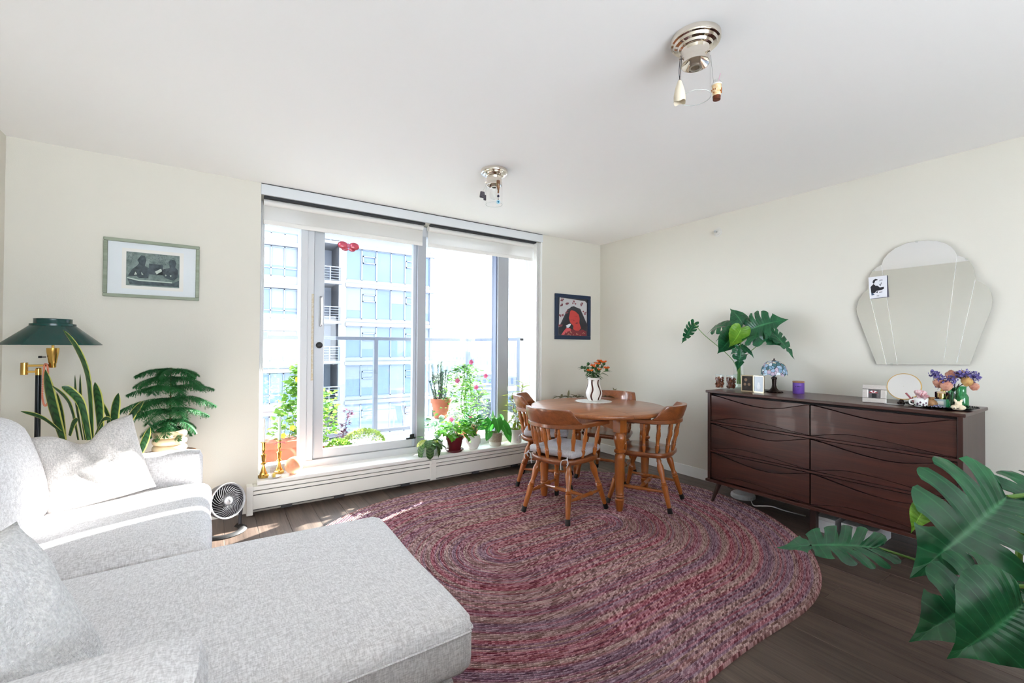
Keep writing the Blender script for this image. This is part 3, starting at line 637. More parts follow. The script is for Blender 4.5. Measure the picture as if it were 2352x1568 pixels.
# ================================================================== sofa
M_sofa = mat_fabric('sofa_weave', srgb(231, 229, 230), srgb(192, 189, 190), scale=260, bump=.35)
M_sofa2 = mat_fabric('grey_pillow_weave', srgb(222, 217, 213), srgb(178, 174, 172), scale=340, bump=.3)
M_boucle = mat('boucle', srgb(242, 241, 240), rough=.95, var=.3, vscale=120, bump=.9, bscale=150)
sf = thing('chaise_sofa', 'pale grey woven corner sofa with a deep chaise', 'sofa', (-.4, 2.0, 0)); c = V(sf.location)
def soft(lo, hi, r, puff, n=(14, 14, 6), wav=.004, seed=1):
    h = [(hi[i]-lo[i])/2 for i in range(3)]
    def fn(p, q):
        k = (1-(p[0]/h[0])**4)*(1-(p[1]/h[1])**4); s = 1 if p[2] > 0 else -.3
        z = p[2]+s*puff*k*abs(p[2])/h[2]
        e = 1+.012*math.sin(3*p[0]+2.2*p[1]+seed)
        return (p[0]*e+wav*math.sin(9*p[1]+seed), p[1]+wav*math.sin(8*p[0]+seed*2), z+wav*math.sin(7*p[0]+5*p[1]+seed))
    return MB().rbox(lo, hi, r, n, fn)
MB().rbox((-1.0, .96, .07), (-.06, 3.20, .275), .03, 4).rbox((-.5, 1.16, .07), (.60, 2.07, .275), .03, 4).build('base', M_sofa, sf, shift=c)
MB().rbox((-1.01, .93, .10), (-.80, 3.22, .80), .05, 5).build('backrest', M_sofa, sf, shift=c)
ar = MB().rbox((-.96, 3.065, .08), (-.055, 3.215, .635), .045, (8, 6, 8)); ar.build('arm', M_sofa, sf, shift=c)
ar = MB().rbox((-.96, .935, .08), (-.005, 1.130, .665), .05, (8, 6, 8), lambda p, q: (p[0], p[1], p[2]+.006*math.sin(6*p[0]))); ar.build('arm', M_sofa, sf, shift=c)
cc = soft((-.80, 2.10, .27), (-.005, 3.06, .462), .06, .03, seed=3).build('seat_cushion', M_sofa, sf, smooth=180, shift=c)
ch = soft((-.80, 1.135, .275), (.645, 2.095, .452), .045, .016, n=(20, 14, 6), seed=5).build('chaise_cushion', M_sofa, sf, smooth=180, shift=c)
def welt(pts, par, r=.0035): MB().tube(smooth_path(pts, 6), r, 6).build('welt', M_sofa, par, shift=c)
welt([(-.3, 1.134, .412), (.2, 1.131, .413), (.58, 1.132, .413), (.625, 1.145, .413), (.642, 1.2, .413), (.645, 1.6, .413), (.642, 2.0, .413)], ch)
def backcush(lo, hi, tilt, seed, parent, name='back_cushion'):
    h = [(hi[i]-lo[i])/2 for i in range(3)]; ct = [(hi[i]+lo[i])/2 for i in range(3)]
    def fn(p, q):
        k = (1-abs(p[1]/h[1])**3)*(1-abs(p[2]/h[2])**3)
        x = p[0]*(1+.30*k)+.012*math.sin(11*p[2]+4*p[1]+seed)*k+.008*math.sin(17*p[1]+seed*3)*k
        x -= tilt*p[2]; return (x, p[1]*(1-.06*(p[2]/h[2])**2), p[2]*(1-.05*(p[1]/h[1])**2)+.006*math.sin(9*p[1]))
    return MB().rbox(lo, hi, .085, (8, 14, 12), fn).build(name, M_sofa, parent, smooth=180, shift=c)
backcush((-.90, 2.08, .43), (-.66, 2.90, .935), .20, 1, sf)
backcush((-.86, 1.16, .44), (-.62, 2.02, .86), .25, 4, sf)
def throw_pillow(name, label, m, c0, size, thick, M, chop=.0, seed=1, n=26):
    w_, h_ = size
    def surf(sgn):
        def fn(u, v):
            x, y = 2*u-1, 2*v-1
            k = max(0, (1-abs(x)**2.6))*max(0, (1-abs(y)**2.6)); k = k**.55
            X = x*w_/2*(1-.07*(1-y*y)*0-.05*(1-abs(y)**2)*abs(x)); Y = y*h_/2*(1-.05*(1-abs(x)**2)*abs(y))
            dip = chop*math.exp(-(x/.34)**2)*max(0, (y+.5)/1.5)**1.5
            Y -= dip*h_
            z = sgn*thick/2*k*(1-1.6*dip)+.004*math.sin(14*x+5*y+seed)*k+.006*math.sin(9*(x-abs(y))+seed)*k
            z += -.05*math.exp(-(x/.22)**2)*max(0, y)*k*(chop*3) if sgn > 0 else 0
            return (X, Y, z)
        return fn
    b = MB(); b.grid(surf(1), n, n); b.grid(lambda u, v: surf(-1)(1-u, v), n, n)
    o = b.build(name, m, None, smooth=180); o.matrix_world = M
    bm = bmesh.new(); bm.from_mesh(o.data); bmesh.ops.remove_doubles(bm, verts=bm.verts, dist=1e-4); bm.to_mesh(o.data); bm.free()
    return tag(o, label, 'pillow')
# corner pillow leans on the far arm and the back
Mx = Matrix.Translation((-.490, 2.90, .655)) @ Matrix.Rotation(math.radians(24), 4, 'Z') @ Matrix.Rotation(math.radians(90-20), 4, 'X') @ Matrix.Rotation(math.radians(9), 4, 'Z')
throw_pillow('throw_pillow', 'square grey throw pillow with a chopped top in the far sofa corner', M_sofa2, None, (.42, .40), .16, Mx, chop=.20, seed=2)
Mx = Matrix.Translation((-.385, 1.29, .615)) @ Matrix.Rotation(math.radians(62), 4, 'Z') @ Matrix.Rotation(math.radians(66), 4, 'X') @ Matrix.Rotation(math.radians(6), 4, 'Z')
throw_pillow('throw_pillow', 'fuzzy white looped-wool pillow beside the near sofa arm', M_boucle, None, (.42, .42), .2, Mx, seed=5)

# ================================================================== dining table
M_oak = mat_wood('honey_oak', srgb(184, 118, 72), srgb(116, 64, 34), rough=.3, axis=0, scale=2.0, rnd=.05, coat=.25, ringy=7)
M_leg = mat_wood('turned_maple', srgb(178, 104, 46), srgb(138, 72, 28), rough=.28, axis=2, scale=2.5, rnd=.06, coat=.3, ringy=5)
M_chair = mat_wood('chair_stain', srgb(150, 86, 46), srgb(100, 52, 26), rough=.28, axis=0, scale=3.0, rnd=.06, coat=.35, ringy=7)
M_tip = mat('rubber_tip', (.012, .012, .012), rough=.6)
TX, TYc, TZ, TR = 2.70, 2.715, .742, .565
tb = thing('dining_table', 'round oak dining table with thick turned legs', 'table', (TX, TYc, 0))
ang = math.radians(25)
for sgn in (1, -1):   # two half rounds meeting at the seam
    h2 = MB(); n = 40; vs, fs = [], []
    rings = [(TR-.02, TZ-.036), (TR-.006, TZ-.033), (TR, TZ-.024), (TR, TZ-.012), (TR-.004, TZ-.004), (TR-.012, TZ), (.0, TZ)]
    for r_, z_ in rings:
        for i in range(n+1): a_ = (0 if sgn > 0 else PI)+PI*i/n; vs.append((r_*math.cos(a_), r_*math.sin(a_)+sgn*.0011, z_))
    for j in range(len(rings)-1):
        for i in range(n): fs.append((j*(n+1)+i, j*(n+1)+i+1, (j+1)*(n+1)+i+1, (j+1)*(n+1)+i))
    fs.append(tuple(reversed(range(n+1)))); fs.append(tuple([j*(n+1) for j in range(len(rings))]+[j*(n+1)+n for j in reversed(range(len(rings)-1))]))
    h2.add(vs, fs, Matrix.Rotation(math.radians(73), 4, 'Z')).build('tabletop', M_oak, tb, smooth=50)
leg_w = [(2.529, 2.306), (2.263, 2.881), (3.109, 2.547), (2.843, 3.122)]
prof = [(0, .021), (.02, .026), (.10, .033), (.125, .036), (.14, .028), (.155, .036), (.17, .03), (.185, .034), (.20, .030), (.42, .037), (.56, .0375), (.60, .036), (.615, .028), (.63, .042), (.65, .043), (.665, .030), (.70, .034), (.76, .046), (.80, .044), (.84, .030), (.86, .036), (.875, .030), (.885, .036), (.90, .034)]
for (lx, ly) in leg_w:
    b = MB(); x, y = lx-TX, ly-TYc; b.turned((x, y, .013), (x, y, TZ-.034), [(t, r) for t, r in prof]+[(.9, .034)], 18)
    b.cbox((x, y, TZ-.034-.05), (.072, .072, .115), None); b2 = MB(); b2.v, b2.f, b2.mi = b.v, b.f, b.mi; b.build('leg', M_leg, tb, smooth=40)
q = [V((lx-TX, ly-TYc, 0)) for lx, ly in (leg_w[0], leg_w[2], leg_w[3], leg_w[1])]
for i in range(4):
    a, b2 = q[i], q[(i+1) % 4]; d = (b2-a).normalized(); nrm = V((-d.y, d.x, 0)); L = (b2-a).length
    M = Matrix.Translation(a) @ Matrix(((d.x, -d.y, 0, 0), (d.y, d.x, 0, 0), (0, 0, 1, 0), (0, 0, 0, 1)))
    n = 24; ap = MB(); vs = []; fs = []
    for k in range(n+1):
        x = .03+(L-.06)*k/n; dz = .075+.028*min(1, (abs(k/n-.5)*2)**6)+(.012*math.cos(k/n*PI*4) if .2 < k/n < .8 else 0)
        for yy in (-.009, .009): vs += [(x, yy, TZ-.034), (x, yy, TZ-.034-dz)]
    for k in range(n):
        o1, o2 = k*4, k*4+4
        fs += [(o1, o2, o2+1, o1+1), (o1+2, o1+3, o2+3, o2+2), (o1+1, o2+1, o2+3, o1+3), (o1, o1+2, o2+2, o2)]
    ap.add(vs, fs, M).build('apron', M_oak, tb, smooth=0)

# ================================================================== captain's chairs
def make_chair(loc, rz, label):
    """local +X is the way the sitter faces; seat centre at the origin"""
    t = thing('captains_chair', label, 'chair', loc, rz, group="captain's chairs around the round table")
    SZ = .435
    out = []
    for i in range(48):
        a = 2*PI*i/48; cx_, sn_ = math.cos(a), math.sin(a)
        r = .225 if cx_ < 0 else .225
        x = r*math.copysign(abs(cx_)**.75, cx_)*(.98 if cx_ < 0 else .92); y = .235*math.copysign(abs(sn_)**.7, sn_)*(1 if cx_ > -.2 else .93)
        y *= 1-.10*math.exp(-((x+.03)/.06)**2)
        if cx_ > .5: x -= .012*math.cos(sn_*PI*1.5)
        out.append((x, y))
    s = MB(); n = len(out); vs, fs = [], []
    def zt(x, y): return SZ-.014*math.exp(-((abs(y)-.09)/.07)**2)*math.exp(-((x+.02)/.13)**2)
    rings = [(.80, -.042), (.95, -.038), (1.0, -.026), (1.0, -.008), (.985, -.002), (.95, 0), (.75, 0), (.5, 0), (.25, 0), (.02, 0)]
    for sc_, dz in rings:
        for x, y in out: vs.append((x*sc_, y*sc_, (zt(x*sc_, y*sc_) if sc_ < .99 and dz > -.01 else SZ)+dz))
    for i in range(len(rings)-1):
        for k in range(n): k2 = (k+1) % n; fs.append((i*n+k, i*n+k2, (i+1)*n+k2, (i+1)*n+k))
    fs.append(tuple(reversed(range(n)))); fs.append(tuple(range((len(rings)-1)*n, len(rings)*n)))
    s.add(vs, fs).build('seat', M_chair, t, smooth=50)
    lp = [(0, .0135), (.05, .0165), (.36, .022), (.42, .0245), (.435, .018), (.45, .023), (.465, .018), (.48, .0225), (.50, .017), (.56, .0165), (.74, .025), (.80, .0235), (.87, .0155), (.90, .0195), (.92, .0165), (1, .017)]
    feet = [(-.225, .19), (-.225, -.19), (.225, .222), (.225, -.222)]; tops = [(-.125, .13), (-.125, -.13), (.125, .15), (.125, -.15)]
    legs = []
    for (fx, fy), (tx, ty) in zip(feet, tops):
        p0, p1 = V((fx, fy, .045)), V((tx, ty, SZ-.03)); legs.append((p0, p1))
        MB().turned(p0, p1, lp, 14).build('leg', M_leg, t, smooth=50)
        d = (p1-p0).normalized(); MB().turned(p0-d*.036, p0+d*.004, [(0, .0165), (.1, .018), (1, .0175)], 12).build('rubber_foot', M_tip, t, smooth=50)
    sp = [(0, .008), (.06, .009), (.28, .0125), (.30, .017), (.33, .017), (.35, .0125), (.5, .015), (.65, .0125), (.67, .017), (.70, .017), (.72, .0125), (.94, .009), (1, .008)]
    at = lambda l, z: l[0]+(l[1]-l[0])*((z-l[0].z)/(l[1].z-l[0].z))
    mids = []
    for a, b in ((0, 2), (1, 3)):
        p0, p1 = at(legs[a], .155), at(legs[b], .155); MB().turned(p0, p1, sp, 12).build('stretcher', M_leg, t, smooth=50); mids.append((p0+p1)/2)
    MB().turned(mids[0], mids[1], sp, 12).build('stretcher', M_leg, t, smooth=50)
    # horseshoe arm rail
    def U(tt):   # tt -1..1 : right arm end, back, left arm end
        a = tt*PI*.5*1.0
        if abs(tt) < .62: b = tt/.62*PI/2; return V((-.045-.205*math.cos(b), .225*math.sin(b), 0))
        k = (abs(tt)-.62)/.38; return V((-.045+k*.235, math.copysign(.225+.018*math.sin(k*PI*.5), tt), 0))
    AZ = .655
    def rail(t0, t1, zlo, zhi, wfn, n, m, name, zfn=None, lean=0.0):
        vs, fs = [], []; prof8 = [(-1, -.7), (-.75, -1), (.75, -1), (1, -.7), (1, .7), (.75, 1), (-.75, 1), (-1, .7)]
        for i in range(n+1):
            tt_ = lerp(t0, t1, i/n); p = U(tt_); d = (U(min(1, tt_+.01))-U(max(-1, tt_-.01))).normalized(); nn = V((-d.y, d.x, 0))
            w_ = wfn(tt_); zl, zh = (zlo, zhi) if zfn is None else zfn(tt_)
            for a, b in prof8:
                zz = (zl+zh)/2+b*(zh-zl)/2; vs.append(p+nn*(a*w_/2)-V((1, 0, 0))*lean*(zz-zlo)*(1 if abs(tt_) < .62 else 0)+V((0, 0, zz)))
        for i in range(n):
            for k in range(8): k2 = (k+1) % 8; fs.append((i*8+k, i*8+k2, i*8+8+k2, i*8+8+k))
        fs.append(tuple(reversed(range(8)))); fs.append(tuple(range(n*8, n*8+8)))
        MB().add(vs, fs).build(name, m, t, smooth=50)
    rail(-1, 1, AZ, AZ+.032, lambda a: .046+.022*max(0, (abs(a)-.75)/.25), 44, M_chair, 'arm_rail')
    def cz(a):
        k = min(1, max(0, (.50-abs(a))/.14)); k = k*k*(3-2*k); return (AZ+.030, AZ+.036+.100*k)
    rail(-.50, .50, AZ+.03, AZ+.136, lambda a: .034+.010*math.cos(a*2), 44, M_chair, 'crest_rail', cz, lean=.35)
    k = [(0, .010), (.08, .0125), (.22, .0165), (.27, .012), (.29, .0155), (.32, .012), (.45, .0125), (.60, .0175), (.70, .0155), (.78, .0105), (.81, .0135), (.84, .0105), (1, .0095)]
    for tt_ in (-.86, -.62, -.40, -.20, 0, .20, .40, .62, .86):
        p = U(tt_); q = V((p.x*.80+(.02 if abs(tt_) > .7 else 0), p.y*.82, SZ-.006)); MB().turned(q, V((p.x, p.y, AZ+.004)), k, 10).build('spindle', M_leg, t, smooth=50)
    return t
ROTA, ROTB = math.radians(15), math.radians(113)
make_chair((2.175, 2.535, .012), ROTA, "captain's chair with its back to the sofa, grey cushion tied on")
make_chair((2.86, 2.33, .012), ROTB, "bare-seated captain's chair nearest the long dresser")
make_chair((2.50, 3.165, .012), math.radians(-42), "captain's chair by the window sill, grey cushion on its seat")
make_chair((3.09, 2.965, .012), math.radians(205), "bare-seated captain's chair in the room corner behind the table")
M_cush = mat_fabric('grey_cotton', srgb(196, 194, 196), srgb(168, 166, 170), scale=420, bump=.12)
def seat_cushion(loc, rz, label, tilt=0.0):
    t = thing('seat_cushion', label, 'cushion', loc, rz, group='tufted grey seat cushions')
    tf = [(-.10, -.10), (-.10, .10), (.10, -.10), (.10, .10), (0, 0)]
    def fn(p, q):
        k = (1-abs(q[0])**6)*(1-abs(q[1])**6); z = p[2]
        for a, b in tf:
            d2 = ((p[0]-a)**2+(p[1]-b)**2); z -= math.copysign(.020, p[2])*math.exp(-d2/.0011)
        z += math.copysign(1, p[2])*(.006*math.cos(p[1]*PI/.1)+.004*math.cos(p[0]*PI/.1))*k
        return (p[0], p[1], z+.010*(p[0]/.2)**2)
    MB().rbox((-.19, -.195, .003), (.20, .195, .055), .024, (16, 16, 5), fn).build('pad', M_cush, t, smooth=180)
    for a, b in tf: MB().sphere((a, b, .040), .008, 8, 6, scale=(1, 1, .5)).build('tuft_button', M_cush, t)
    for s in (-1, 1):
        w = MB(); x, y = -.185, s*.15
        w.tube(smooth_path([(x+.01, y, .02), (x-.03, y+s*.02, .025), (x-.04, y+s*.03, .0), (x-.035, y+s*.02, -.02)], 5), .0035, 6)
        w.tube(smooth_path([(x-.03, y+s*.02, .012), (x-.055, y+s*.045, -.005), (x-.06, y+s*.03, -.035)], 5), .003, 6)
        w.tube(smooth_path([(x-.03, y+s*.02, .012), (x-.05, y-s*.015, .0), (x-.05, y-s*.02, -.06)], 5), .003, 6)
        w.sphere((x-.035, y+s*.02, .014), .008, 8, 6); w.build('tie', M_cush, t)
    return t
seat_cushion((2.185, 2.538, .447), ROTA, 'tufted grey cushion tied to the chair nearest the sofa')
seat_cushion((2.505, 3.160, .447), math.radians(-42), 'tufted grey cushion on the chair beside the window sill')

# ================================================================== dresser
M_wal = mat_wood('dark_walnut', srgb(84, 47, 38), srgb(46, 25, 21), rough=.3, axis=1, scale=1.6, rnd=.06, coat=.1, ringy=9)
M_wal2 = mat_wood('dark_walnut_upright', srgb(66, 37, 31), srgb(38, 21, 18), rough=.35, axis=2, scale=1.6, rnd=.06, ringy=9)
M_gap = mat('drawer_shadow_gap', (.008, .006, .006), rough=.8)
DX0, DX1, DY0, DY1, DZ0, DZ1 = 3.285, 3.79, .610, 2.070, .172, .898
dr = thing('dresser', 'long dark walnut dresser with six curved drawer fronts', 'dresser', (3.54, 1.34, 0)); c = V(dr.location)
MB().box((DX0-.010, DY0-.012, DZ1-.020), (DX1, DY1+.012, DZ1)).build('top', M_wal, dr, smooth=0, bevel=.004, shift=c)
for y0, y1 in ((DY0, DY0+.022), (DY1-.022, DY1)): MB().box((DX0, y0, DZ0+.02), (DX1-.003, y1, DZ1-.02)).build('side_panel', M_wal2, dr, smooth=0, bevel=.002, shift=c)
MB().box((DX0-.012, DY0-.012, DZ0), (DX1, DY1+.012, DZ0+.022)).build('bottom_board', M_wal, dr, smooth=0, bevel=.004, shift=c)
MB().box((DX0+.03, DY0+.02, DZ0+.02), (DX1-.01, DY1-.02, DZ1-.02)).build('carcass', M_gap, dr, smooth=0, shift=c)
ym = 1.338; rowh = (DZ1-.02-DZ0-.022)/3
for k in (1, 2): MB().box((DX0+.004, DY0+.022, DZ0+.022+rowh*k-.011), (DX0+.05, DY1-.022, DZ0+.022+rowh*k+.003)).build('rail', M_wal, dr, smooth=0, bevel=.002, shift=c)
for k in range(3):
    z0 = DZ0+.022+rowh*k+.006; z1 = DZ0+.022+rowh*(k+1)-.016
    for (ya, yb) in ((DY1-.026, ym+.004), (ym-.004, DY0+.026)):
        b = MB().box((DX0+.030, min(ya, yb), z0), (DX0+.042, max(ya, yb), z1)).build('drawer', M_wal, dr, smooth=0, bevel=.0015, shift=c)
        n = 48; h = z1-z0
        def bump(u, pk): w_ = u/pk if u < pk else (1-u)/(1-pk); return math.sin(max(0, w_)*PI/2)**1.35
        top = lambda u: z1-.003-h*.27*bump(u, .60); bot = lambda u: z0+.003+h*.20*bump(u, .33)
        vs, fs = [], []
        for i in range(n+1):
            u = i/n; y = lerp(ya, yb, u); zt, zb_ = top(u), bot(u); xf = DX0+.010-.004*math.sin(u*PI)
            vs += [(DX0+.031, y, zb_), (xf+.0015, y, zb_), (xf, y, zb_+.0015), (xf, y, (zb_+zt)/2), (xf, y, zt-.0015), (xf+.0015, y, zt), (DX0+.031, y, zt)]
        for i in range(n):
            for q in range(6): a = i*7+q; fs.append((a, a+1, a+8, a+7))
        fs += [tuple(range(7)), tuple(reversed(range(n*7, n*7+7)))]
        MB().add(vs, fs).build('curved_panel', M_wal, b, smooth=20, shift=c)
        for (lo_, hi_) in ((lambda u: top(u)+.0028+.004*(1-u), lambda u: z1), (lambda u: z0, lambda u: bot(u)-.0032)):
            vs, fs = [], []
            for i in range(n+1):
                u = i/n; y = lerp(ya, yb, u); l_, h_ = lo_(u), hi_(u)
                if h_ < l_: h_ = l_ = (l_+h_)/2
                vs += [(DX0+.031, y, l_), (DX0+.013, y, l_), (DX0+.013, y, h_), (DX0+.031, y, h_)]
            for i in range(n):
                for q in range(3): a = i*4+q; fs.append((a, a+1, a+5, a+4))
            MB().add(vs, fs).build('lens_panel', M_wal, b, smooth=0, shift=c)
for (x, y, sx, sy) in ((DX0+.06, DY1-.07, -1, 1), (DX0+.06, DY0+.07, -1, -1), (DX1-.06, DY1-.07, 1, 1), (DX1-.06, DY0+.07, 1, -1)):
    MB().turned((x+sx*.035, y+sy*.045, .013 if sx < 0 and sy > 0 else 0), (x, y, DZ0), [(0, .011), (1, .02)], 14).build('leg', M_wal2, dr, shift=c)
MB().box((DX0+.05, ym-.018, 0), (DX0+.09, ym+.018, DZ0)).build('centre_leg', M_wal2, dr, smooth=0, shift=c)
# unseen counter added behind the camera to keep light off the chaise
blk = thing('blocker_counter', 'added unseen light blocker shaped as a long brown counter with pale worktop', 'light blocker', (.7, -.48, 0))
MB().box((-1.6, -.3, .08), (1.6, .3, .86)).build('cabinet', mat_wood('blocker_wood', srgb(140, 96, 64), srgb(96, 62, 40), axis=2), blk, smooth=0)
MB().box((-1.55, -.25, 0), (1.55, .25, .08)).build('plinth', M_black, blk, smooth=0)
MB().box((-1.64, -.33, .86), (1.64, .33, .90)).build('worktop', mat('worktop_stone', srgb(200, 190, 176), rough=.3), blk, smooth=0, bevel=.004)

# ================================================================== leaves
def leaf_mesh(name, m, L=1.0, W=.4, shape='lance', fold=.15, droop=.25, nu=4, nv=8, ruffle=0.0, point=1.0, twist=0.0):
    """blade along +Y from the origin, face towards +Z"""
    b = MB()
    def wv(v):
        if shape == 'lance': return math.sin(PI*min(1, v**.8))**.8*(1-.25*v)
        if shape == 'oval': return math.sqrt(max(0, 1-(2*v-1)**2))**.9
        if shape == 'obovate': return math.sin(PI*v**1.5)**.8
        if shape == 'sword': return min(1, .55+1.2*v)*max(0, 1-max(0, (v-.55)/.45)**1.8)
        if shape == 'heart': return (math.sin(PI*min(1, (v*.86+.14))**.62)**.75)
        return 1
    def fn(u, v):
        x = (2*u-1)*W/2*max(wv(v), .012); y = L*v
        if shape == 'heart': y -= L*.16*(abs(2*u-1)**1.3)*(1-v)**2
        z = fold*abs(x)-droop*L*v*v+ruffle*math.sin(v*17+u*3)*abs(2*u-1)
        a = twist*v; return (x*math.cos(a), y*(1-.12*droop*v), z+x*math.sin(a))
    b.grid(fn, nu, nv); me = bpy.data.meshes.new(name); o = b.build(name, m, None, smooth=180); me = o.data
    bpy.data.objects.remove(o); return me
def leaf_matrix(base, d, up=(0, 0, 1), s=1.0, roll=0.0):
    y = V(d).normalized(); upv = V(up)
    if abs(y.dot(upv.normalized())) > .985: upv = V((0.3, -1, .2))
    x = y.cross(upv).normalized(); z = x.cross(y)
    M = Matrix(((x.x, y.x, z.x), (x.y, y.y, z.y), (x.z, y.z, z.z))).to_4x4()
    sv = s if isinstance(s, (tuple, list)) else (s, s, s)
    return Matrix.Translation(V(base)) @ M @ Matrix.Rotation(roll, 4, 'Y') @ Matrix.Diagonal((*sv, 1))
def put(me, parent, M, name='leaf'):
    o = bpy.data.objects.new(name, me); COL.objects.link(o); o.parent = parent; o.matrix_local = M
    return o
def monstera_mesh(name, m, lobes=5, cut=.55, W=1.0, droop=.3, fold=.25, seed=1, holes=True):
    """heart blade, length 1 along +Y, margins slit between the side veins"""
    rr = random.Random(seed); b = MB()
    marg = [(0, .02, .02), (.06, .10, -.10), (.14, .24, -.16), (.24, .38, -.11), (.36, .475, .03), (.5, .50, .22), (.63, .455, .43), (.72, .36, .60), (.80, .245, .75), (.88, .125, .87), (.94, .05, .96), (1, 0, 1.08)]
    for sgn in (-1, 1):
        K = lobes; q = max(5, 22//K); R = 8
        edges = [0]+[(.22+.78*(i+1)/K)*1.0 for i in range(K-1)]+[1.0]
        if K > 1: edges = [0, .30]+[.30+.62*(i+1)/(K-1) for i in range(K-2)]+[1.0]
        edges = sorted(set(round(e, 4) for e in edges))
        for li in range(len(edges)-1):
            t0, t1 = edges[li], edges[li+1]; tm = (t0+t1)/2; vs, uvs, fs = [], [], []
            c0 = cut*rr.uniform(.85, 1.15)
            for j in range(R+1):
                s = j/R
                for i in range(q+1):
                    f = i/q; t = lerp(t0, t1, f)
                    gap = 0
                    if s > 1-c0 and len(edges) > 2:
                        g = (s-(1-c0))/c0; gap = .24*math.sin(g*PI*.62)**.8
                    lo = gap if li > 0 else 0; hi = gap if li < len(edges)-2 else 0
                    t = lerp(t0+(t1-t0)*lo*.62, t1-(t1-t0)*hi*.38, f)
                    mx_, my_ = interp(marg, t); r0 = (0, max(0, t)**1.25*.93)
                    # lobe tips rounded a little
                    tipc = 1-.10*abs(2*f-1)**3*(1 if len(edges) > 2 and li < len(edges)-2 else 0)
                    ss = s*tipc
                    cx_ = lerp(r0[0], mx_, ss)*W; cy_ = lerp(r0[1], my_, ss**.9)
                    z = fold*abs(cx_)*(1-.9*abs(cx_))-droop*max(0, cy_)**2-.45*droop*(abs(cx_)*1.7)**3*1.5+.012*math.sin(t*40+s*4)*s+.018*math.sin((t*(len(edges)-1)*1.0+.2)*2*PI)*s*(1-s*.4)
                    vs.append((sgn*cx_, cy_, z)); uvs.append((.5+sgn*.5*s, t))
            for j in range(R):
                for i in range(q):
                    a = j*(q+1)+i; fc = (a, a+1, a+q+2, a+q+1); fs.append(fc if sgn < 0 else fc[::-1])
            b.add(vs, fs, None, 0, uvs)
    o = b.build(name, m, None, smooth=180)
    bm = bmesh.new(); bm.from_mesh(o.data); bmesh.ops.remove_doubles(bm, verts=bm.verts, dist=4e-4)
    bmesh.ops.recalc_face_normals(bm, faces=bm.faces); bm.to_mesh(o.data); bm.free(); me = o.data
    me.polygons.foreach_set('use_smooth', [True]*len(me.polygons)); bpy.data.objects.remove(o)
    return me
M_mon = mat_leaf('monstera_green', srgb(36, 104, 62), srgb(22, 72, 46), rough=.26, transl=.12, scale=4, veins=13)
M_monl = mat_leaf('monstera_new_leaf', srgb(132, 182, 62), srgb(100, 156, 48), rough=.3, transl=.3, scale=4, veins=11)
M_stem = mat('green_stem', srgb(98, 138, 62), rough=.45)
MON = [monstera_mesh('monstera_leaf_a', M_mon, 5, .58, 1.0, .35, .25, 1), monstera_mesh('monstera_leaf_b', M_mon, 4, .5, .95, .5, .3, 2), monstera_mesh('monstera_leaf_c', M_mon, 1, 0, .95, .35, .3, 3), monstera_mesh('monstera_leaf_d', M_mon, 6, .62, .85, .2, .2, 4), monstera_mesh('monstera_leaf_new', M_monl, 1, 0, .8, .6, .5, 5)]

def at(x, y, d): return EYE+ray(x, y)*d
# ------------------------------------------------------------------ big monstera, right foreground
mp_ = thing('monstera_plant', 'large monstera with dark split leaves in the right foreground', 'plant', (2.28, .02, 0)); c = V(mp_.location)
pot = MB().lathe([(.0, .0), (.12, .0), (.125, .01), (.155, .27), (.165, .30), (.15, .30), (.14, .27), (.0, .265)], 28); pot.build('pot', mat('grey_planter', srgb(120, 118, 114), rough=.6), mp_)
MB().lathe([(.141, .262), (.10, .27), (0, .275)], 20).build('soil', mat('potting_soil', srgb(48, 36, 28), rough=.95, bump=.5, bscale=80), mp_)
def mon_leaf(par, me, bpx, tpx, d0, d1, up, scale, stem_from=None, mid=None, r=.004, wid=1.0):
    p0, p1 = at(*bpx, d0), at(*tpx, d1); o = V(par.location)
    put(me, par, Matrix.Translation(-o) @ leaf_matrix(p0, p1-p0, up, (scale*wid, scale, scale)))
    if stem_from is not None:
        pts = [stem_from]+([mid] if mid is not None else [])+[p0]; MB().tube(smooth_path([V(q)-o for q in pts], 8), [r*1.3]*1+[r*1.15]*(len(smooth_path(pts, 8))-2)+[r], 8).build('petiole', M_stem, par)
root = V((2.26, .04, .3))
tc_ = lambda k: (-_f*k + V((0, 0, 1)))   # a normal leaning back to the viewer
mon_leaf(mp_, MON[0], (2312, 1140), (2150, 1300), 1.42, 1.30, tc_(1.0), .36, root, V((2.3, .18, .72)), .006, wid=1.12)
mon_leaf(mp_, MON[1], (2300, 1345), (2120, 1465), 1.28, 1.20, tc_(.9), .25, root, V((2.2, .12, .5)), .005, wid=1.1)
mon_leaf(mp_, MON[2], (2352, 1385), (2245, 1500), 1.12, 1.06, tc_(1.3), .21, root, V((2.1, .05, .55)), .005, wid=1.15)
mon_leaf(mp_, MON[3], (2018, 1258), (1858, 1238), 1.58, 1.62, V((0, 0, 1))-_f*.55, .30, at(2172, 1307, 1.5), None, .004, wid=.72)
MB().tube(smooth_path([root-c, at(2300, 1420, 1.45)-c, at(2172, 1307, 1.5)-c], 8), .005, 8).build('petiole', M_stem, mp_)
mon_leaf(mp_, MON[4], (2130, 1160), (2090, 1210), 1.46, 1.44, tc_(.4), .085, at(2250, 1290, 1.5), None, .003)
mon_leaf(mp_, MON[1], (2330, 1135), (2460, 1120), 1.45, 1.4, tc_(.8), .22, root, None, .005)
mon_leaf(mp_, MON[2], (2340, 1330), (2430, 1350), 1.34, 1.3, tc_(.5), .13, root, None, .004)
MB().tube(smooth_path([at(2335, 1130, 1.5)-c, at(2345, 1200, 1.45)-c, at(2340, 1290, 1.4)-c, at(2350, 1330, 1.38)-c, root-c], 8), .009, 8).build('stem', M_monl, mp_)

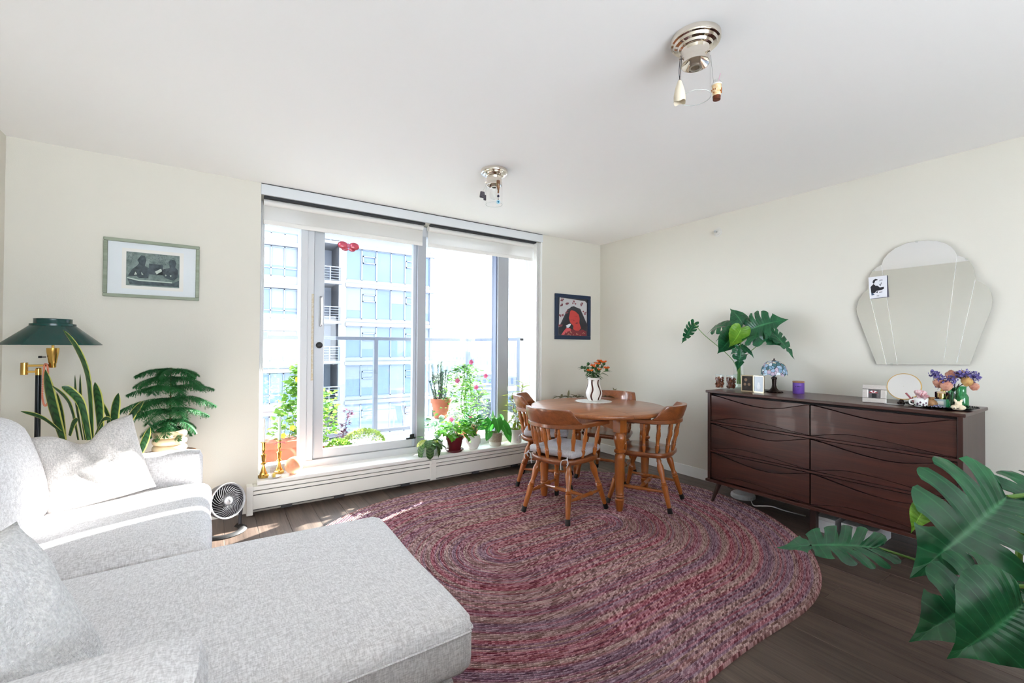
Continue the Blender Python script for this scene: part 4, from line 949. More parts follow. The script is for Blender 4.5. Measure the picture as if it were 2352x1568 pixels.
# ------------------------------------------------------------------ monstera cuttings in a glass vase on the dresser
DT = DZ1
def dpos(px, py): return onz(px, py, DT)
def dat(px, X, dz=0.0): return V((X, onx(px, 897, X).y, DT+dz))
M_glaze = mat_glass('picture_glazing', (.985, .99, .99), refl=.008); M_clear = mat_glass('clear_glass', (.97, .985, .98), refl=.06); M_water = mat_glass('water', (.90, .96, .93), refl=.03); M_glassrim = mat('glass_rim', (.75, .82, .82), rough=.1, metal=.2)
def glass_vessel(t, prof, m=M_clear, seg=28, name='glass'):
    return MB().lathe(prof, seg, cap=False).build(name, m, t)
p = dpos(1697, 892)+V((-.0, 0, 0)); vz = thing('glass_vase', 'tall clear glass vase half full of water with monstera cuttings', 'vase', p)
vz.location = dat(1697, 3.64)
glass_vessel(vz, [(.001, .002), (.047, .002), (.05, .01), (.036, .20), (.040, .235)])
MB().lathe([(.046, .006), (.048, .012), (.0425, .12), (.0, .121)], 24).build('water', M_water, vz)
MB().lathe([(.039, .233), (.041, .235), (.041, .238), (.039, .238)], 28, cap=False).build('rim', M_glassrim, vz)
vo = V(vz.location)
def cut_leaf(me, bpx, tpx, dx0, dx1, up, s, wid=1.0):
    p0, p1 = onx(*bpx, 3.62+dx0)-vo, onx(*tpx, 3.62+dx1)-vo
    put(me, vz, leaf_matrix(p0, p1-p0, up, (s*wid, s, s)))
    a = V((random.uniform(-.02, .02), random.uniform(-.02, .02), .04)); b2 = V((a.x*.3+p0.x*.12, p0.y*.12, .235))
    MB().tube(smooth_path([a, b2, p0*.75+V((0, 0, .03)), p0], 7), .0028, 6).build('stem', M_stem, vz)
vw = -_f
cut_leaf(MON[0], (1722, 757), (1768, 735), .0, -.03, vw+V((0, 0, .5)), .25, 1.25)
cut_leaf(MON[2], (1688, 762), (1660, 806), -.05, -.08, vw+V((0, 0, .25)), .22, .9)
cut_leaf(MON[4], (1703, 752), (1688, 796), -.10, -.13, vw+V((0, 0, .2)), .165, 1.25)
cut_leaf(MON[1], (1668, 748), (1625, 745), .0, .0, vw+V((0, 0, .7)), .20, 1.15)
cut_leaf(MON[2], (1706, 745), (1690, 714), .04, .02, vw+V((0, 0, .2)), .16, 1.1)
cut_leaf(MON[3], (1594, 742), (1566, 790), -.02, -.03, vw+V((.0, .3, .1)), .22, .55)
cut_leaf(MON[3], (1768, 758), (1820, 802), .02, .02, vw+V((0, 0, .9)), .26, .6)
cut_leaf(MON[1], (1722, 768), (1762, 768), -.02, -.03, vw+V((0, 0, .6)), .23, 1.1)
cut_leaf(MON[2], (1704, 796), (1668, 810), -.04, -.06, vw+V((0, 0, .9)), .12, .6)
cut_leaf(MON[1], (1700, 798), (1704, 836), -.06, -.08, vw+V((0, 0, .2)), .17, .8)
cut_leaf(MON[2], (1708, 796), (1732, 812), -.04, -.05, vw+V((0, 0, .8)), .11, .5)
cut_leaf(MON[2], (1690, 745), (1655, 735), .04, .03, vw+V((0, 0, .8)), .17, .8)
cut_leaf(MON[1], (1672, 768), (1640, 770), .02, .02, vw+V((0, 0, 1.2)), .13, .7)

# ------------------------------------------------------------------ tumblers of potpourri
M_petal = mat('potpourri', srgb(168, 96, 62), rough=.8, vcol=srgb(96, 52, 34), vscale=50)
for i, (px, lab) in enumerate(((1653, 'clear tumbler of orange potpourri at the dresser corner'), (1679, 'clear tumbler of brown potpourri beside the photo frames'))):
    p = dpos(px, 893); p = dat(px, 3.50); t = thing('tumbler', lab, 'glass', p, group='potpourri tumblers')
    glass_vessel(t, [(.001, .004), (.019, .004), (.020, .0), (.024, .0), (.029, .03), (.030, .06), (.0285, .092)])
    t.scale = (1.18, 1.18, 1.25)
    MB().lathe([(.0278, .090), (.0287, .0905), (.0287, .092), (.0278, .092)], 28, cap=False).build('rim', M_glassrim, t)
    b = MB(); rr = random.Random(i)
    for k in range(230):
        a, r = rr.uniform(0, 6.3), .0245*math.sqrt(rr.random()); z = .012+.062*rr.random()
        b.add([(-.008, -.005, 0), (.008, -.004, .002), (.007, .006, .004), (-.006, .005, 0)], [(0, 1, 2, 3)], Matrix.Translation((r*math.cos(a), r*math.sin(a), z)) @ rotm(rr.uniform(0, 6), rr.uniform(0, 6), rr.uniform(0, 6)))
    b.build('potpourri', M_petal if i == 0 else mat('potpourri_dark', srgb(150, 84, 56), rough=.8, vcol=srgb(70, 42, 30), vscale=50), t, smooth=0, kind='stuff')

# ------------------------------------------------------------------ hinged double photo frame
t = thing('double_photo_frame', 'hinged brass double photo frame with two portraits', 'photo frame', dat(1731, 3.46))
M_photo_d = mat('dark_photo', srgb(52, 44, 40), rough=.4, vcol=srgb(20, 17, 16), vscale=40); M_photo_l = mat('pale_photo', srgb(205, 212, 220), rough=.35)
for s, ang_, m in ((1, 14, M_photo_d), (-1, -10, M_photo_l)):
    M = Matrix.Rotation(math.radians(ang_), 4, 'Z'); w_, h_ = .072*s, .105; f = MB()
    for lo, hi in (((-.004, 0, 0), (.004, w_, .006)), ((-.004, 0, h_-.006), (.004, w_, h_)), ((-.004, 0, 0), (.004, .005*s, h_)), ((-.004, w_-.005*s, 0), (.004, w_, h_))): f.box(lo, hi, M)
    fo = f.build('frame', mat('pale_brass', srgb(206, 190, 158), rough=.3, metal=.8), t, smooth=0); MB().box((-.001, .005*s, .006), (.003, w_-.005*s, h_-.006), M).build('photo', m, fo, smooth=0)
    fig = MB()
    if s > 0:
        for y, z, r in ((.045, .075, .009), (.026, .046, .008), (.050, .046, .008)): fig.sphere((-.0015, y, z), r, 12, 8, M, scale=(.08, 1, 1.15))
        fig.build('portrait', mat('sepia_skin', srgb(124, 100, 80), rough=.4), fo)
    else:
        fig.sphere((-.0015, -.036, .035), .016, 12, 8, M, scale=(.06, .8, 1.2)); fig.sphere((-.0015, -.036, .055), .008, 12, 8, M, scale=(.1, 1, 1)); fig.build('portrait', mat('white_dress', srgb(236, 238, 240), rough=.5), fo)

t.scale = (1.22, 1.22, 1.22)
# ------------------------------------------------------------------ stained-glass lamp
t = thing('stained_glass_lamp', 'small stained-glass mushroom lamp on a bronze foot', 'lamp', dat(1778, 3.58))
M_bronze = mat('dark_bronze', srgb(46, 34, 30), rough=.4, metal=.6)
MB().lathe([(.045, 0), (.046, .006), (.03, .012), (.016, .03), (.012, .05), (.014, .085), (.018, .09), (.016, .1), (.006, .105), (.006, .20)], 20).build('stem', M_bronze, t)
b = MB()
for k in range(10): a = k*2*PI/10; b.sphere((.04*math.cos(a), .04*math.sin(a), .004), .014, 10, 6, scale=(1, 1, .35))
b.build('petal_foot', M_bronze, t)
sm, nt, bs = nodes_of('stained_glass'); bs.inputs['Roughness'].default_value = .2
tcn = N(nt, 'ShaderNodeTexCoord'); vo1 = N(nt, 'ShaderNodeTexVoronoi', Scale=46.0); vo1.feature = 'DISTANCE_TO_EDGE'; nt.links.new(tcn.outputs['Object'], vo1.inputs['Vector'])
vo2 = N(nt, 'ShaderNodeTexVoronoi', Scale=46.0); nt.links.new(tcn.outputs['Object'], vo2.inputs['Vector'])
rp = N(nt, 'ShaderNodeValToRGB'); rp.color_ramp.interpolation = 'CONSTANT'
for i, cl in enumerate([(150, 178, 205), (196, 206, 214), (70, 110, 118), (186, 170, 190), (120, 156, 180), (210, 206, 190)]):
    e_ = rp.color_ramp.elements[i] if i < 2 else rp.color_ramp.elements.new(i/6)
    e_.position = i/6; e_.color = rgba(srgb(*cl))
sx_ = N(nt, 'ShaderNodeSeparateXYZ'); nt.links.new(vo2.outputs['Color'], sx_.inputs[0]); nt.links.new(sx_.outputs[0], rp.inputs[0])
gt = N(nt, 'ShaderNodeMath', operation='GREATER_THAN'); gt.inputs[1].default_value = .045; nt.links.new(vo1.outputs['Distance'], gt.inputs[0])
mxn = N(nt, 'ShaderNodeMix'); mxn.data_type = 'RGBA'; mxn.inputs[6].default_value = (.01, .012, .015, 1); nt.links.new(gt.outputs[0], mxn.inputs[0]); nt.links.new(rp.outputs[0], mxn.inputs[7]); nt.links.new(mxn.outputs[2], bs.inputs['Base Color'])
b = MB()
def dome(u, v):
    a = u*2*PI; k = v; r = .078*math.sin(min(1, k*.95+.12)*PI/2)**.9; z = .21-.095*(1-math.cos(k*PI/2)); z += .006*math.cos(a*8)*max(0, k-.8)*5
    return (r*math.cos(a), r*math.sin(a), z)
b.grid(dome, 48, 14, cu=True).build('shade', sm, t, smooth=180)
MB().lathe([(.016, .205), (.018, .209), (.012, .213), (.004, .216), (.005, .222), (.001, .228)], 14).build('finial', M_bronze, t)
b = MB(); b.tube([(.0, .06, .165), (.0, 0, .13), (0, -.06, .165)], .003, 6); b.tube([(.06, 0, .165), (0, 0, .13), (-.06, 0, .165)], .003, 6); b.build('shade_support', M_bronze, t)

t.scale = (1.15, 1.15, 1.15)
# ------------------------------------------------------------------ purple candle
t = thing('candle_jar', 'purple candle jar with a wooden lid', 'candle', dat(1834, 3.64))
MB().lathe([(.036, 0), (.038, .003), (.038, .080), (.036, .082)], 32).build('jar', mat('purple_glaze', srgb(118, 82, 176), rough=.3), t)
MB().lathe([(.038, .082), (.039, .084), (.039, .092), (.037, .094)], 32).build('lid', mat_wood('candle_lid_wood', srgb(196, 150, 110), srgb(160, 112, 76), axis=0), t)
M_print = mat('dark_purple_print', srgb(52, 34, 96), rough=.5); b = MB()
def onjar(a, z, w_, h_):
    b.grid(lambda u, v: (.0384*math.cos(a+(u-.5)*w_/.038), .0384*math.sin(a+(u-.5)*w_/.038), z+(v-.5)*h_), 4, 1)
a0 = math.atan2(-1.40, -3.60)
for da, w_, h_ in ((-.42, .006, .006), (-.20, .003, .010), (-.10, .002, .009), (0, .006, .006), (.12, .002, .010), (.20, .004, .007), (.42, .006, .006)): onjar(a0+da, .054, w_, h_)
for k in range(3): onjar(a0, .040-.006*k, .022-.005*k, .0015)
b.build('printed_label', M_print, t)

# ------------------------------------------------------------------ silver photo frame
fr_ = thing('silver_photo_frame', 'square pewter photo frame with a red and white parasol picture', 'photo frame', dat(2008, 3.44), rot=(0, 0, math.radians(14)))
Mt = Matrix.Rotation(math.radians(12), 4, 'Y'); b = MB(); S = .105
for lo, hi in (((-.005, -S/2, 0), (.005, S/2, .026)), ((-.005, -S/2, S*.96-.026), (.005, S/2, S*.96)), ((-.005, -S/2, .026), (.005, -S/2+.026, S*.96-.026)), ((-.005, S/2-.026, .026), (.005, S/2, S*.96-.026))): b.box(lo, hi, Mt)
b.build('frame', mat('pewter', srgb(196, 190, 186), rough=.35, metal=.7, bump=.2, bscale=120), fr_, smooth=0, bevel=.003)
MB().box((-.002, -S/2+.026, .026), (.002, S/2-.026, S*.96-.026), Mt).build('photo', mat('parasol_photo', srgb(110, 104, 104), rough=.4, vcol=srgb(70, 64, 66), vscale=70), fr_, smooth=0)
b = MB()
for k in range(5): a = PI*k/5; b.add([(0, 0, 0), (0, .02*math.cos(a), .014*math.sin(a)), (0, .02*math.cos(a+PI/5), .014*math.sin(a+PI/5))], [(0, 1, 2)], Mt @ Matrix.Translation((-.003, .004, .055)), k % 2)
b.build('parasol_print', [mat('parasol_red', srgb(150, 50, 62), rough=.5), mat('parasol_white', srgb(232, 226, 226), rough=.5)], fr_, smooth=0)
MB().box((.02, -.012, 0), (.045, .012, .003)).box((.004, -.01, .05), (.045, .01, .0)).build('easel_back', M_black, fr_, smooth=0)

fr_.scale = (1.12, 1.12, 1.12)
# ------------------------------------------------------------------ vanity mirror
M_mirror = mat('mirror_silver', (.92, .94, .94), rough=.01, metal=1.0)
t = thing('vanity_mirror', 'small round brass hand mirror lying against its bronze bear foot', 'mirror', dat(2070, 3.46))
Mv = Matrix.Translation((.012, -.01, .112)) @ rotm(0, math.radians(104), 0) @ rotm(0, 0, 0)
MB().lathe([(.077, -.004), (.081, -.003), (.081, .003), (.077, .004)], 40, Mv, squash=(1, 1.02)).build('rim', M_gold, t)
MB().lathe([(.001, -.0045), (.0765, -.0045)], 40, Mv, cap=False, squash=(1, 1.02)).build('mirror_glass', M_mirror, t)
b = MB(); b.sphere((.004, 0, .020), .012, 10, 8, scale=(.8, 1, 1.4)); b.sphere((-.004, .012, .012), .008, 8, 6); b.sphere((-.004, -.012, .012), .008, 8, 6); b.sphere((0, .004, .007), .009, 8, 6); b.build('figure_foot', M_bronze, t)
MB().lathe([(.001, 0), (.03, 0), (.032, .002), (.028, .004), (.001, .005)], 24, Matrix.Translation((-.02, .03, 0)), squash=(1, 1.5)).build('base_plate', M_steel, t)

# ------------------------------------------------------------------ tray and what stands on it
TRX = 3.49; TRY = dat(2160, TRX).y
t = thing('silver_tray', 'oval dark silver tray with a scalloped beaded rim', 'tray', (TRX, TRY, DT))
b = MB(); b.grid(lambda u, v: ((.155*v*(1+.02*math.cos(u*2*PI*20)*(v > .9)))*math.cos(u*2*PI)*.78, (.155*v*(1+.02*math.cos(u*2*PI*20)*(v > .9)))*math.sin(u*2*PI), .003+max(0, v-.82)*.06), 80, 10, cu=True)
M_tray = mat('tarnished_silver', srgb(58, 56, 60), rough=.25, metal=.8); b.build('dish', M_tray, t, smooth=180)
b = MB()
for k in range(60): a = k*2*PI/60; b.sphere((.121*math.cos(a), .155*math.sin(a), .0155), .0035, 6, 4)
b.build('beaded_rim', M_tray, t)
MB().lathe([(.07, 0), (.075, .003)], 30, squash=(.78, 1)).build('foot_ring', M_tray, t)
Z0 = DT+.005
mg = thing('mug', 'white painted mug stuffed with sweets on the tray', 'mug', dat(2115, 3.42, .005))
MB().lathe([(.001, .001), (.027, .0), (.030, .004), (.033, .05), (.031, .05), (.028, .006), (.001, .004)], 28, cap=False).build('cup', M_white, mg)
MB().tube(smooth_path([(-.02, .024, .04), (-.034, .040, .036), (-.034, .040, .016), (-.02, .026, .010)], 6), .0035, 8).build('handle', M_white, mg)
b = MB()
for a, z in ((2.9, .018), (3.3, .026), (3.7, .015), (4.1, .024)): b.sphere((.0315*math.cos(a), .0315*math.sin(a), z), .005, 8, 6, scale=(.4, 1, 1.2))
b.build('painted_motif', mat('painted_berry', srgb(96, 62, 84), rough=.5), mg)
sw = thing('sweet_bundle', 'pink cellophane-wrapped sweets poking out of the mug', 'sweets', dat(2116, 3.42, .05)); rr = random.Random(9)
M_cell = mat('pink_wrapper', srgb(206, 130, 138), rough=.25, vcol=srgb(236, 222, 224), vscale=60)
for k in range(9):
    b = MB(); h = rr.uniform(.02, .05); M = Matrix.Translation((rr.uniform(-.018, .018), rr.uniform(-.02, .02), 0)) @ rotm(rr.uniform(-.5, .5), rr.uniform(-.5, .5), rr.uniform(0, 6))
    b.grid(lambda u, v: ((.012+.005*math.sin(u*12+k))*math.cos(u*2*PI)*(.5+v), (.010+.004*math.cos(u*9))*math.sin(u*2*PI)*(.5+v), h*v), 10, 4, M, cu=True); b.build('wrapper', M_cell, sw, smooth=0)
MB().turned((-.01, .03, -.02), (-.03, .062, .03), [(0, .005), (1, .005)], 8).build('candy_stick', mat('rose_stick', srgb(160, 86, 92), rough=.4), sw)
gp = thing('gift_pouch', 'small gold cloth pouch behind the mug on the tray', 'pouch', dat(2139, 3.47, .005))
MB().lathe([(.001, 0), (.022, .002), (.026, .02), (.02, .035), (.010, .042), (.018, .055), (.001, .05)], 16, squash=(1, 1.1)).build('cloth', mat('gold_cloth', srgb(176, 132, 92), rough=.5, metal=.2), gp); MB().lathe([(.0115, .039), (.013, .042), (.0115, .045)], 14).build('tie', M_gold, gp)
pf = thing('perfume_bottle', 'dark plum perfume bottle with a tall flared gold stopper', 'perfume', dat(2166, 3.575, .005))
MB().box((-.014, -.034, 0), (.014, .034, .082)).build('bottle', mat('plum_glass', srgb(52, 22, 40), rough=.1), pf, smooth=0, bevel=.003)
MB().lathe([(.012, .082), (.012, .092), (.010, .095), (.010, .104), (.022, .109), (.022, .113), (.012, .117), (.006, .119)], 20).build('stopper', M_gold, pf)
pf = thing('perfume_bottle', 'clear square perfume bottle with a ribbed gold cap', 'perfume', dat(2162, 3.50, .005))
MB().box((-.014, -.030, 0), (.014, .030, .046)).build('bottle', mat('pale_glass_block', srgb(176, 192, 204), rough=.08, spec=.8), pf, smooth=0, bevel=.003)
MB().box((-.0155, -.014, .012), (-.0138, .014, .034)).build('paper_label', M_white, pf, smooth=0)
MB().lathe([(.010, .046), (.010, .052), (.0175, .054), (.0175, .078), (.014, .082)], 24).build('cap', M_gold, pf)
MB().lathe([(.016, .08), (.012, .088), (.004, .091)], 14, squash=(1, 1.3)).build('bow', mat('cream_ribbon', srgb(226, 196, 164), rough=.5), pf)
jw = thing('jewellery_heap', 'small heap of silver and lilac jewellery on the tray', 'jewellery', dat(2152, 3.41, .005)); rr = random.Random(4)
b = MB()
for k in range(46):
    a, r = rr.uniform(0, 6.3), .034*math.sqrt(rr.random()); b.sphere((r*math.cos(a)*.8, r*math.sin(a), .004+.014*(1-r/.034)*rr.random()), rr.uniform(.003, .006), 6, 4)
b.build('beads', mat('lilac_beads', srgb(170, 168, 190), rough=.2, metal=.3, vcol=srgb(96, 96, 130), vscale=90), jw, kind='stuff')
fg = thing('animal_figurine', 'cream china rabbit figurine curled up on the tray', 'figurine', dat(2201, 3.41, .005)); M_china = mat('cream_china', srgb(232, 216, 188), rough=.3)
b = MB(); b.sphere((0, 0, .014), .026, 18, 12, scale=(.8, 1.2, .62)); b.sphere((.002, 0, .034), .015, 16, 10, scale=(.9, 1, .95)); b.sphere((-.016, .014, .012), .011, 10, 8); b.sphere((-.016, -.014, .012), .011, 10, 8); b.build('body', M_china, fg, smooth=180)
for s in (-1, 1): MB().turned((0, s*.008, .042), (.002, s*.016, .060), [(0, .005), (.5, .006), (1, .001)], 10).build('ear', M_china, fg)
gv = thing('green_bottle', 'green glass bottle holding the dried bouquet', 'bottle', dat(2189, 3.50, .005))
M_green = mat_glass('green_bottle_glass', (.25, .66, .40), refl=.06)
for dx, dy, s in ((0, .0, 1.0),): MB().lathe([(.001, .001), (.029, .001), (.031, .006), (.031, .055), (.026, .066), (.021, .074), (.021, .108), (.0225, .112), (.021, .114)], 28, cap=False).build('glass', M_green, gv)
gv = thing('green_bottle', 'second green bottle standing behind the first, mostly hidden', 'bottle', dat(2209, 3.56, .005))
MB().lathe([(.001, .001), (.027, .001), (.029, .006), (.029, .062), (.024, .074), (.019, .082), (.019, .116), (.0205, .12), (.019, .122)], 28, cap=False).build('glass', M_green, gv)
# dried bouquet
bq = thing('dried_bouquet', 'dried bouquet of peach roses and violet statice', 'bouquet', dat(2191, 3.50, .105)); rr = random.Random(12)
M_rose = mat('dried_rose', srgb(222, 170, 146), rough=.8, vcol=srgb(176, 112, 92), vscale=40); M_rose2 = mat('yellow_dried_rose', srgb(222, 186, 120), rough=.8, vcol=srgb(170, 120, 70), vscale=40)
M_stat = mat('violet_statice', srgb(132, 122, 184), rough=.8, vcol=srgb(78, 68, 132), vscale=60); M_dstem = mat('dry_stem', srgb(52, 48, 34), rough=.8)
def rose(par, c0, r, m, seed):
    q = random.Random(seed); b = MB()
    b.sphere(c0, r*.55, 10, 8, scale=(1, 1, 1.1))
    for k in range(18):
        a = k*2.4; R = r*(.35+.65*k/18); h = r*(1.75-.6*k/18); M = Matrix.Translation(V(c0)) @ rotm(q.uniform(-.15, .15), q.uniform(-.15, .15), a)
        b.grid(lambda u, v: (R*math.sin(.35+v*(2.0-.5*k/18))*math.cos((u-.5)*1.7), R*math.sin(.35+v*(2.0-.5*k/18))*math.sin((u-.5)*1.7), -r*.8+h*v+.15*r*math.sin(u*PI+k)), 5, 5, M)
    b.build('rose', m, par, smooth=180)
for k, (x, y, z, r, m) in enumerate(((-.035, .055, .04, .030, M_rose), (-.055, .02, .028, .032, M_rose), (-.035, -.06, .055, .028, M_rose2), (.0, .01, .085, .03, M_rose), (-.02, -.085, .03, .024, M_rose), (.02, -.03, .09, .026, M_rose2))): rose(bq, (x, y, z), r, m, k)
for k in range(11):
    b = MB(); cx_, cy_, cz_ = rr.uniform(-.06, .03), -.09+.018*k, rr.uniform(.03, .105)
    for q in range(60):
        d = V((rr.gauss(0, 1), rr.gauss(0, 1), rr.gauss(0, .8))).normalized()*.027*rr.random()**.4; s = rr.uniform(.003, .006)
        b.add([(-s, -s, 0), (s, -s, s*.5), (s, s, 0), (-s, s, s*.5)], [(0, 1, 2, 3)], Matrix.Translation((cx_+d.x, cy_+d.y, cz_+d.z)) @ rotm(rr.uniform(0, 6), rr.uniform(0, 6), 0))
    b.build('statice', M_stat, bq, smooth=0, kind='stuff')
for k in range(9): MB().tube(smooth_path([(rr.uniform(-.012, .012), rr.uniform(-.012, .012), -.085), (rr.uniform(-.01, .01), rr.uniform(-.01, .01), 0), (rr.uniform(-.04, .02), rr.uniform(-.05, .05), .04)], 5), .0018, 5).build('stem', M_dstem, bq)

# ------------------------------------------------------------------ wall mirror
outl = [(413,1117),(330,905),(268,745),(252,700),(245,650),(262,580),(300,525),(338,490),(345,440),(350,385),(380,335),(415,305),(455,285),(470,240),(510,190),(570,145),(660,105),(750,88),(840,80),(920,85),(990,105),(1040,135),(1070,170),(1088,205),(1140,220),(1190,255),(1225,305),(1236,360),(1243,405),(1290,430),(1340,465),(1372,515),(1384,570),(1377,640),(1355,705),(1290,870),(1195,1120)]
wp = [onx(1900+x/3.646, 530+y/3.646, XR-.022) for x, y in outl]; cyw = sum(p.y for p in wp)/len(wp)
wm = thing('wall_mirror', 'frameless scalloped shell-shaped mirror hanging above the dresser', 'mirror', (XR, .93, 1.13))
b = MB(); ol = [(p.y-.93, p.z-1.13) for p in wp]; n = len(ol); vs = [(-.022, y, z) for y, z in ol]+[(-.012, y, z) for y, z in ol]; fs = [tuple(range(n)), tuple(reversed(range(n, 2*n)))]
for k in range(n): k2 = (k+1) % n; fs.append((k, n+k, n+k2, k2))
b.add(vs, fs).build('mirror_glass', M_mirror, wm, smooth=0)
MB().add([(-.012, y*.95, (z-.4)*.95+.4) for y, z in ol]+[(-.0, y*.95, (z-.4)*.95+.4) for y, z in ol], fs).build('backing', mat('mirror_backing', srgb(60, 60, 66), rough=.6), wm, smooth=0)
M_etch = mat('bevel_cut', (.98, .99, 1.0), rough=.25, metal=.6)
for (xa, ya), (xb, yb) in (((350, 520), (495, 1115)), ((455, 290), (586, 1115)), ((1088, 205), (975, 1100)), ((1240, 410), (1085, 1105))):
    pa, pb = onx(1900+xa/3.646, 530+ya/3.646, XR-.0225), onx(1900+xb/3.646, 530+yb/3.646, XR-.0225)
    o_ = V((XR, .93, 1.13)); d = (pb-pa).normalized(); s_ = V((0, -d.z, d.y))*.0013
    MB().add([pa-s_-o_, pb-s_-o_, pb+s_-o_, pa+s_-o_], [(0, 1, 2, 3)]).build('etched_line', M_etch, wm, smooth=0)
for x, y in ((748, 90), (1165, 236), (388, 332), (540, 1115)):
    p = onx(1900+x/3.646, 530+y/3.646, XR-.024)-V((XR, .93, 1.13)); MB().lathe([(.001, -.003), (.007, -.002), (.008, .004)], 12, Matrix.Translation(p) @ rotm(0, PI/2, 0)).build('clip', M_clear, wm)
# folded card stuck on the mirror
cd = thing('folded_card', 'folded white card with a black and white couple stuck to the mirror', 'card', onx(2017, 660, XR-.026)); o_ = V(cd.location)
q4 = [onx(1998, 686, XR-.026), onx(2037.2, 681, XR-.034), onx(2037, 632, XR-.034), onx(1994.4, 637, XR-.026)]
b = MB(); b.add([p-o_ for p in q4]+[p-o_+V((.0008, 0, 0)) for p in q4], [(0, 1, 2, 3), (7, 6, 5, 4), (0, 4, 5, 1), (1, 5, 6, 2), (2, 6, 7, 3), (3, 7, 4, 0)]); b.build('front_leaf', mat('card_white', srgb(226, 226, 232), rough=.6), cd, smooth=0)
q5 = [onx(1999, 687, XR-.0235), onx(2042, 682, XR-.0235), onx(2038, 632, XR-.0235), onx(1994.6, 637, XR-.0235)]; MB().add([p-o_ for p in q5], [(0, 1, 2, 3)]).build('back_leaf', mat('card_inside', srgb(120, 118, 130), rough=.7), cd, smooth=0)
def on_card(px, py):
    u = (px-425)/740; v = (py-430)/850
    p = (q4[3].lerp(q4[2], u)).lerp(q4[0].lerp(q4[1], u), v); return p-o_-V((.0006, 0, 0))
def flat(par, polys, m, name, fn): 
    b = MB()
    for pl in polys: b.add([fn(*p) for p in pl], [tuple(range(len(pl)))])
    return b.build(name, m, par, smooth=0)
M_ink = mat('black_ink', srgb(24, 22, 30), rough=.6); M_inkb = mat('blue_grey_ink', srgb(70, 90, 118), rough=.6)
flat(cd, [[(490,820),(620,710),(700,790),(780,800),(880,880),(1045,870),(1040,950),(940,990),(720,1000),(680,1060),(590,1080),(510,1150)], [(580,640),(620,560),(700,520),(790,540),(800,570),(700,600),(650,690),(620,700)], [(840,640),(900,580),(990,580),(995,610),(920,600)], [(830,720),(900,830),(960,700),(940,690),(900,780)], [(845,1065),(975,1060),(975,1080),(845,1085)], [(700,1050),(790,1010),(770,1090)]], M_ink, 'couple_print', on_card)
flat(cd, [[(510,1160),(515,1040),(650,1140)]], M_inkb, 'couple_shade', on_card)
def text(par, s, size, M, m, name='lettering', ext=.0004):
    cu = bpy.data.curves.new(name, 'FONT'); cu.body = s; cu.size = size; cu.extrude = ext; cu.align_x = 'CENTER'; o = bpy.data.objects.new(name, cu); COL.objects.link(o); cu.materials.append(m)
    bpy.context.view_layer.update(); me = bpy.data.meshes.new_from_object(o.evaluated_get(bpy.context.evaluated_depsgraph_get())); bpy.data.objects.remove(o)
    o = bpy.data.objects.new(name, me); COL.objects.link(o); o.parent = par; o.matrix_local = M; return o
pT = on_card(790, 1225); text(cd, 'MV', .010, Matrix.Translation(pT+V((-.001, 0, 0))) @ Matrix(((0, 0, -1, 0), (-1, 0, 0, 0), (0, 1, 0, 0), (0, 0, 0, 1))), M_ink)
# ------------------------------------------------------------------ sprinkler on the right wall
sp_ = thing('wall_sprinkler', 'white round sidewall sprinkler head high on the right wall', 'sprinkler', onx(1649, 533, XR))
MB().lathe([(.042, 0), (.041, .004), (.03, .007), (.028, .02), (.016, .024), (.016, .028), (.001, .028)], 28, rotm(0, -PI/2, 0)).build('escutcheon', mat('escutcheon_white', srgb(214, 212, 206), rough=.35), sp_)
b = MB(); b.lathe([(.008, .024), (.006, .045), (.012, .048), (.012, .050)], 14, rotm(0, -PI/2, 0)); b.tube([(-.025, .012, 0), (-.045, .010, 0), (-.05, 0, 0), (-.045, -.010, 0), (-.025, -.012, 0)], .002, 6); b.build('sprinkler_head', M_steel, sp_)
# ================================================================== pictures
def framed(name, label, px_tl, px_br, fw_, depth, m_frame):
    a, b2 = ony(*px_tl, YB-.012), ony(*px_br, YB-.012); w_, h_ = abs(b2.x-a.x), abs(a.z-b2.z)
    t = thing(name, label, 'picture', ((a.x+b2.x)/2, YB-.0005, (a.z+b2.z)/2))
    for lo, hi in (((-w_/2, -depth, h_/2-fw_), (w_/2, 0, h_/2)), ((-w_/2, -depth, -h_/2), (w_/2, 0, -h_/2+fw_)), ((-w_/2, -depth, -h_/2+fw_), (-w_/2+fw_, 0, h_/2-fw_)), ((w_/2-fw_, -depth, -h_/2+fw_), (w_/2, 0, h_/2-fw_))):
        MB().box(lo, hi).build('frame_bar', m_frame, t, smooth=0, bevel=.004)
    return t, w_, h_
t, w_, h_ = framed('framed_etching', 'etching of two figures in a wide white mount and sage green frame', (238, 543), (457, 691), .021, .024, mat_wood('sage_frame', srgb(150, 158, 140), srgb(118, 128, 108), rough=.5, axis=0))
MB().box((-w_/2+.02, -.010, -h_/2+.02), (w_/2-.02, -.004, h_/2-.02)).build('mount', mat('mount_board', srgb(226, 229, 232), rough=.7), t, smooth=0)
iw, ih = w_*.555, h_*.58
MB().box((-iw/2-.022, -.0108, -ih/2-.022), (iw/2+.022, -.010, ih/2+.022)).build('mount_bevel', mat('mount_cream', srgb(232, 228, 222), rough=.7), t, smooth=0)
MB().box((-iw/2, -.0116, -ih/2), (iw/2, -.0108, ih/2)).build('print', mat('etching_ground', srgb(138, 152, 146), rough=.7, vcol=srgb(84, 100, 98), vscale=28), t, smooth=0)
def onp(x, y): return ((x-1125)/1215*iw, -.0122, -((y-840)/750)*ih)       # pixels of the etching, levelled
M_e1 = mat('etching_dark', srgb(34, 42, 50), rough=.7, vcol=srgb(74, 88, 92), vscale=55); M_e2 = mat('etching_light', srgb(190, 200, 190), rough=.7); M_e3 = mat('etching_mid', srgb(84, 98, 102), rough=.7, vcol=srgb(50, 60, 66), vscale=60)
flat(t, [[(1020,700),(1340,700),(1340,940),(1020,940)]], M_e1, 'print_curtain', onp)
